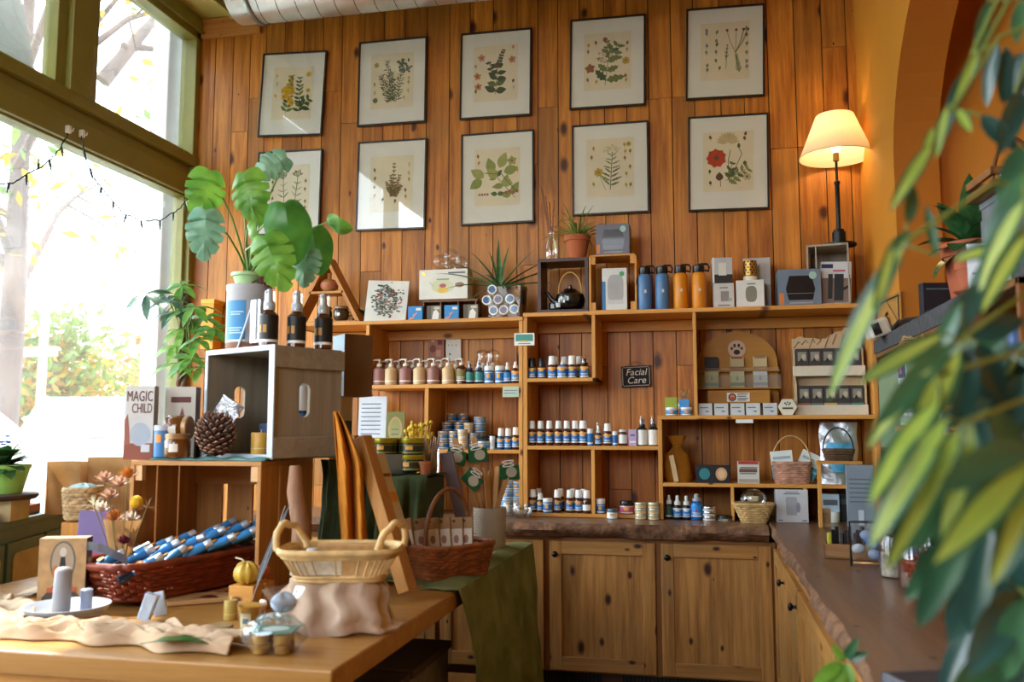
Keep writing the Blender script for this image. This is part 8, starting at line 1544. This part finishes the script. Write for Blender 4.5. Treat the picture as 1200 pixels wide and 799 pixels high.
# leaflets: base pixel, tip pixel, width px, material, distance
LV = [
 (1158, 2, 1146, 58, 12, 1, 1.15), (1146, 60, 1118, 128, 13, 0, 1.1), (1128, 85, 1104, 160, 12, 2, 1.15), (1110, 125, 1096, 180, 12, 0, 1.1), (1094, 150, 1084, 180, 10, 0, 1.1), (1092, 168, 1046, 238, 15, 0, 1.05), (1170, 50, 1150, 122, 16, 2, 1.3), (1180, 55, 1176, 120, 15, 2, 1.3), (1198, 0, 1188, 42, 14, 1, 1.2), (1122, 128, 1136, 150, 12, 0, 1.1),
 (1198, 105, 1176, 172, 22, 2, 1.2), (1196, 60, 1186, 130, 20, 2, 1.2), (1150, 135, 1190, 175, 18, 2, 1.2), (1196, 170, 1172, 245, 22, 1, 1.1), (1198, 205, 1152, 300, 24, 1, 1.0), (1200, 235, 1140, 335, 26, 0, .95), (1206, 270, 1150, 352, 22, 0, .95), (1175, 290, 1120, 300, 20, 0, 1.0), (1160, 300, 1128, 375, 18, 2, 1.1),
 (1060, 285, 962, 452, 24, 0, .95), (1046, 288, 1028, 366, 15, 0, .95), (1064, 262, 1072, 215, 14, 1, 1.05), (1068, 272, 1038, 300, 14, 1, 1.05), (1098, 300, 1086, 240, 10, 1, 1.1),
 (1150, 330, 1096, 420, 24, 2, 1.0), (1126, 355, 1078, 452, 20, 1, .95), (1106, 392, 1012, 440, 22, 0, .95), (1112, 402, 1040, 482, 24, 1, .92), (1124, 412, 1082, 500, 26, 0, .92), (1135, 408, 1126, 500, 26, 2, 1.0), (1145, 402, 1178, 470, 24, 2, 1.05), (1138, 396, 1200, 372, 24, 2, 1.05), (1090, 432, 1016, 520, 22, 0, .9), (1098, 440, 1060, 560, 26, 0, .88),
 (1180, 395, 1120, 440, 26, 1, 1.1), (1185, 420, 1205, 500, 30, 2, 1.1), (1100, 470, 1012, 572, 30, 0, .85), (1110, 490, 1015, 628, 34, 0, .82), (1126, 500, 1040, 672, 34, 0, .8), (1140, 498, 1100, 640, 40, 0, .82), (1152, 490, 1160, 600, 38, 2, .95), (1160, 480, 1208, 560, 40, 1, .9), (1170, 470, 1130, 400, 30, 2, 1.1),
 (1210, 520, 1110, 560, 46, 1, .8), (1208, 540, 1108, 648, 44, 0, .78), (1212, 560, 1168, 680, 30, 0, .8), (1150, 545, 1066, 640, 34, 1, .85), (1140, 600, 1072, 735, 36, 1, .85), (1150, 610, 1060, 700, 34, 1, .88), (1160, 615, 1130, 740, 40, 2, .95), (1172, 600, 1196, 740, 44, 2, 1.0), (1152, 590, 1090, 610, 34, 1, .95),
 (1198, 690, 1140, 782, 44, 2, .95), (1180, 680, 1110, 740, 36, 2, 1.0), (1206, 700, 1170, 800, 40, 1, .9), (1205, 640, 1150, 680, 40, 2, 1.05), (1196, 460, 1150, 530, 40, 2, 1.1), (1205, 400, 1165, 455, 30, 2, 1.15), (1130, 450, 1064, 470, 26, 2, 1.1), (1120, 560, 1075, 560, 30, 2, 1.1), (1190, 760, 1120, 812, 40, 1, 1.0), (1090, 640, 1088, 700, 26, 2, 1.1)]
for k in range(46): x, y = rn.uniform(1130, 1215), rn.uniform(400, 800); a = rn.uniform(1.2, 2.8); L = rn.uniform(70, 120); LV.append((x, y, x + L * math.cos(a), y + L * math.sin(a), rn.uniform(24, 40), 2 if rn.random() < .75 else 1, rn.uniform(1.05, 1.4)))
hubs = [(1158, 0), (1140, 62), (1115, 125), (1092, 165), (1190, 110), (1200, 215), (1058, 285), (1130, 395), (1098, 440), (1130, 495), (1180, 440), (1208, 545), (1150, 600), (1196, 690), (1170, 300)]
st = MB(); done = set()
for i, (x0, y0, x1, y1, wpx, mi, dd) in enumerate(LV):
    wpx = min(wpx, 30 + (wpx - 30) * .35)
    a = at(x0, y0, d=dd); b_ = at(x1, y1, d=dd + rn.uniform(-.05, .03)); dv_ = b_ - a; L = dv_.length; d_ = dv_.normalized(); nrm = ((EYE - a).normalized() + Vector((rn.uniform(-.5, .5), rn.uniform(-.2, .2), rn.uniform(.1, .8)))).normalized(); nrm = (nrm - d_ * nrm.dot(d_)).normalized(); xx = d_.cross(nrm)
    M = Matrix((xx, d_, nrm)).transposed().to_4x4(); M.translation = a - UB; mb = MB(); mb.blade(L * 1.04, wpx * dd / FPX * 1.2, M, .3, .25, 8, 0, lambda u: math.sin(PI * min(1, u) ** .85) ** .6); obj('leaflet', mb, [VG, VD, VB][mi], UP, 70)
    h = min(hubs, key=lambda q: (q[0] - x0) ** 2 + (q[1] - y0) ** 2)
    if (h[0] - x0) ** 2 + (h[1] - y0) ** 2 < 3600 and i < 66: hp = at(h[0], h[1], d=dd + .02) - UB; st.tube([hp, a - UB], .0016, 5)
for (hx, hy), dd, tz in zip(hubs, (1.15, 1.12, 1.12, 1.1, 1.2, 1.0, .97, .96, .9, .83, 1.1, .8, .88, .95, 1.0), (2.1, 2.1, 2.05, 2.0, 2.0, 1.8, 1.75, 1.6, 1.5, 1.45, 1.6, 1.4, 1.3, 1.1, 1.7)):
    hp = at(hx, hy, d=dd) - UB; s0 = Vector((-.03, .07, tz - .952)); st.tube([s0, s0.lerp(hp, .5) + Vector((0, 0, .05)), hp], .0028, 6)
obj('petioles', st, P('#6f7f3c', .5), UP, 60)
for i, (px, py, c_) in enumerate(((1160, 707, '#a8203a'), (1172, 722, '#a8203a'), (1150, 722, '#d8d0d8'), (1178, 735, '#c8a8b8'), (1165, 652, '#d8d0d8'))): v = at(px, py, d=1.25) - UB; obj('blossom', MB().ball(v, .012, .01, .012, 10, 6, fn=lambda a, ph: 1 + .25 * math.sin(a * 5)), P(c_, .5), UP, 60)
# seedling at the bottom edge
SP = thing('seedling', 'young lime green seedling at the bottom edge before the side counter', 'plant', at(988, 1010, d=1.5)); mb = MB(); st = MB(); S0 = Vector(SP.location)
for (x0, y0, x1, y1, w_, mi) in ((985, 776, 954, 800, 16, 0), (988, 778, 972, 812, 16, 0), (990, 776, 1000, 812, 15, 0), (992, 772, 1016, 766, 12, 1), (988, 774, 978, 758, 11, 0), (990, 772, 1004, 750, 12, 1), (986, 780, 940, 822, 16, 0)):
    a = at(x0, y0, d=1.5); b_ = at(x1, y1, d=1.47); dv_ = b_ - a; d_ = dv_.normalized(); nrm = (EYE - a).normalized(); nrm = (nrm - d_ * nrm.dot(d_)).normalized(); xx = d_.cross(nrm); M = Matrix((xx, d_, nrm)).transposed().to_4x4(); M.translation = a - S0; mb.blade(dv_.length, w_ * 1.5 / FPX, M, .4, .3, 6, mi)
obj('leaves', mb, [leafm('seedling_lime', '#8fc04a', '#6aa036', transl=.4), VD], SP, 70); st.tube([(0, 0, 0), (.01, 0, .15), at(988, 778, d=1.5) - S0], .003, 6); obj('stem', st, P('#7a8f4a', .6), SP, 60)
stp = Vector(SP.location); obj('pot', MB().lathe([(.04, -.12), (.055, -.02), (.055, .01), (.048, .01)], 20), P('#8a5a44', .8), SP, 40)
ps = thing('plant_stool', 'narrow wooden stool under the seedling pot', 'stool', (stp.x, stp.y, 0)); zt_ = stp.z - .121
obj('stool_top', MB().lathe([(.09, zt_ - .025), (.09, zt_)], 28), PINE, ps, 40)
for k in range(3): a = 2.1 * k; obj('stool_leg', MB().tube([(.06 * math.cos(a), .06 * math.sin(a), zt_ - .02), (.1 * math.cos(a), .1 * math.sin(a), 0)], .012, 8), PINEZ, ps, 60)
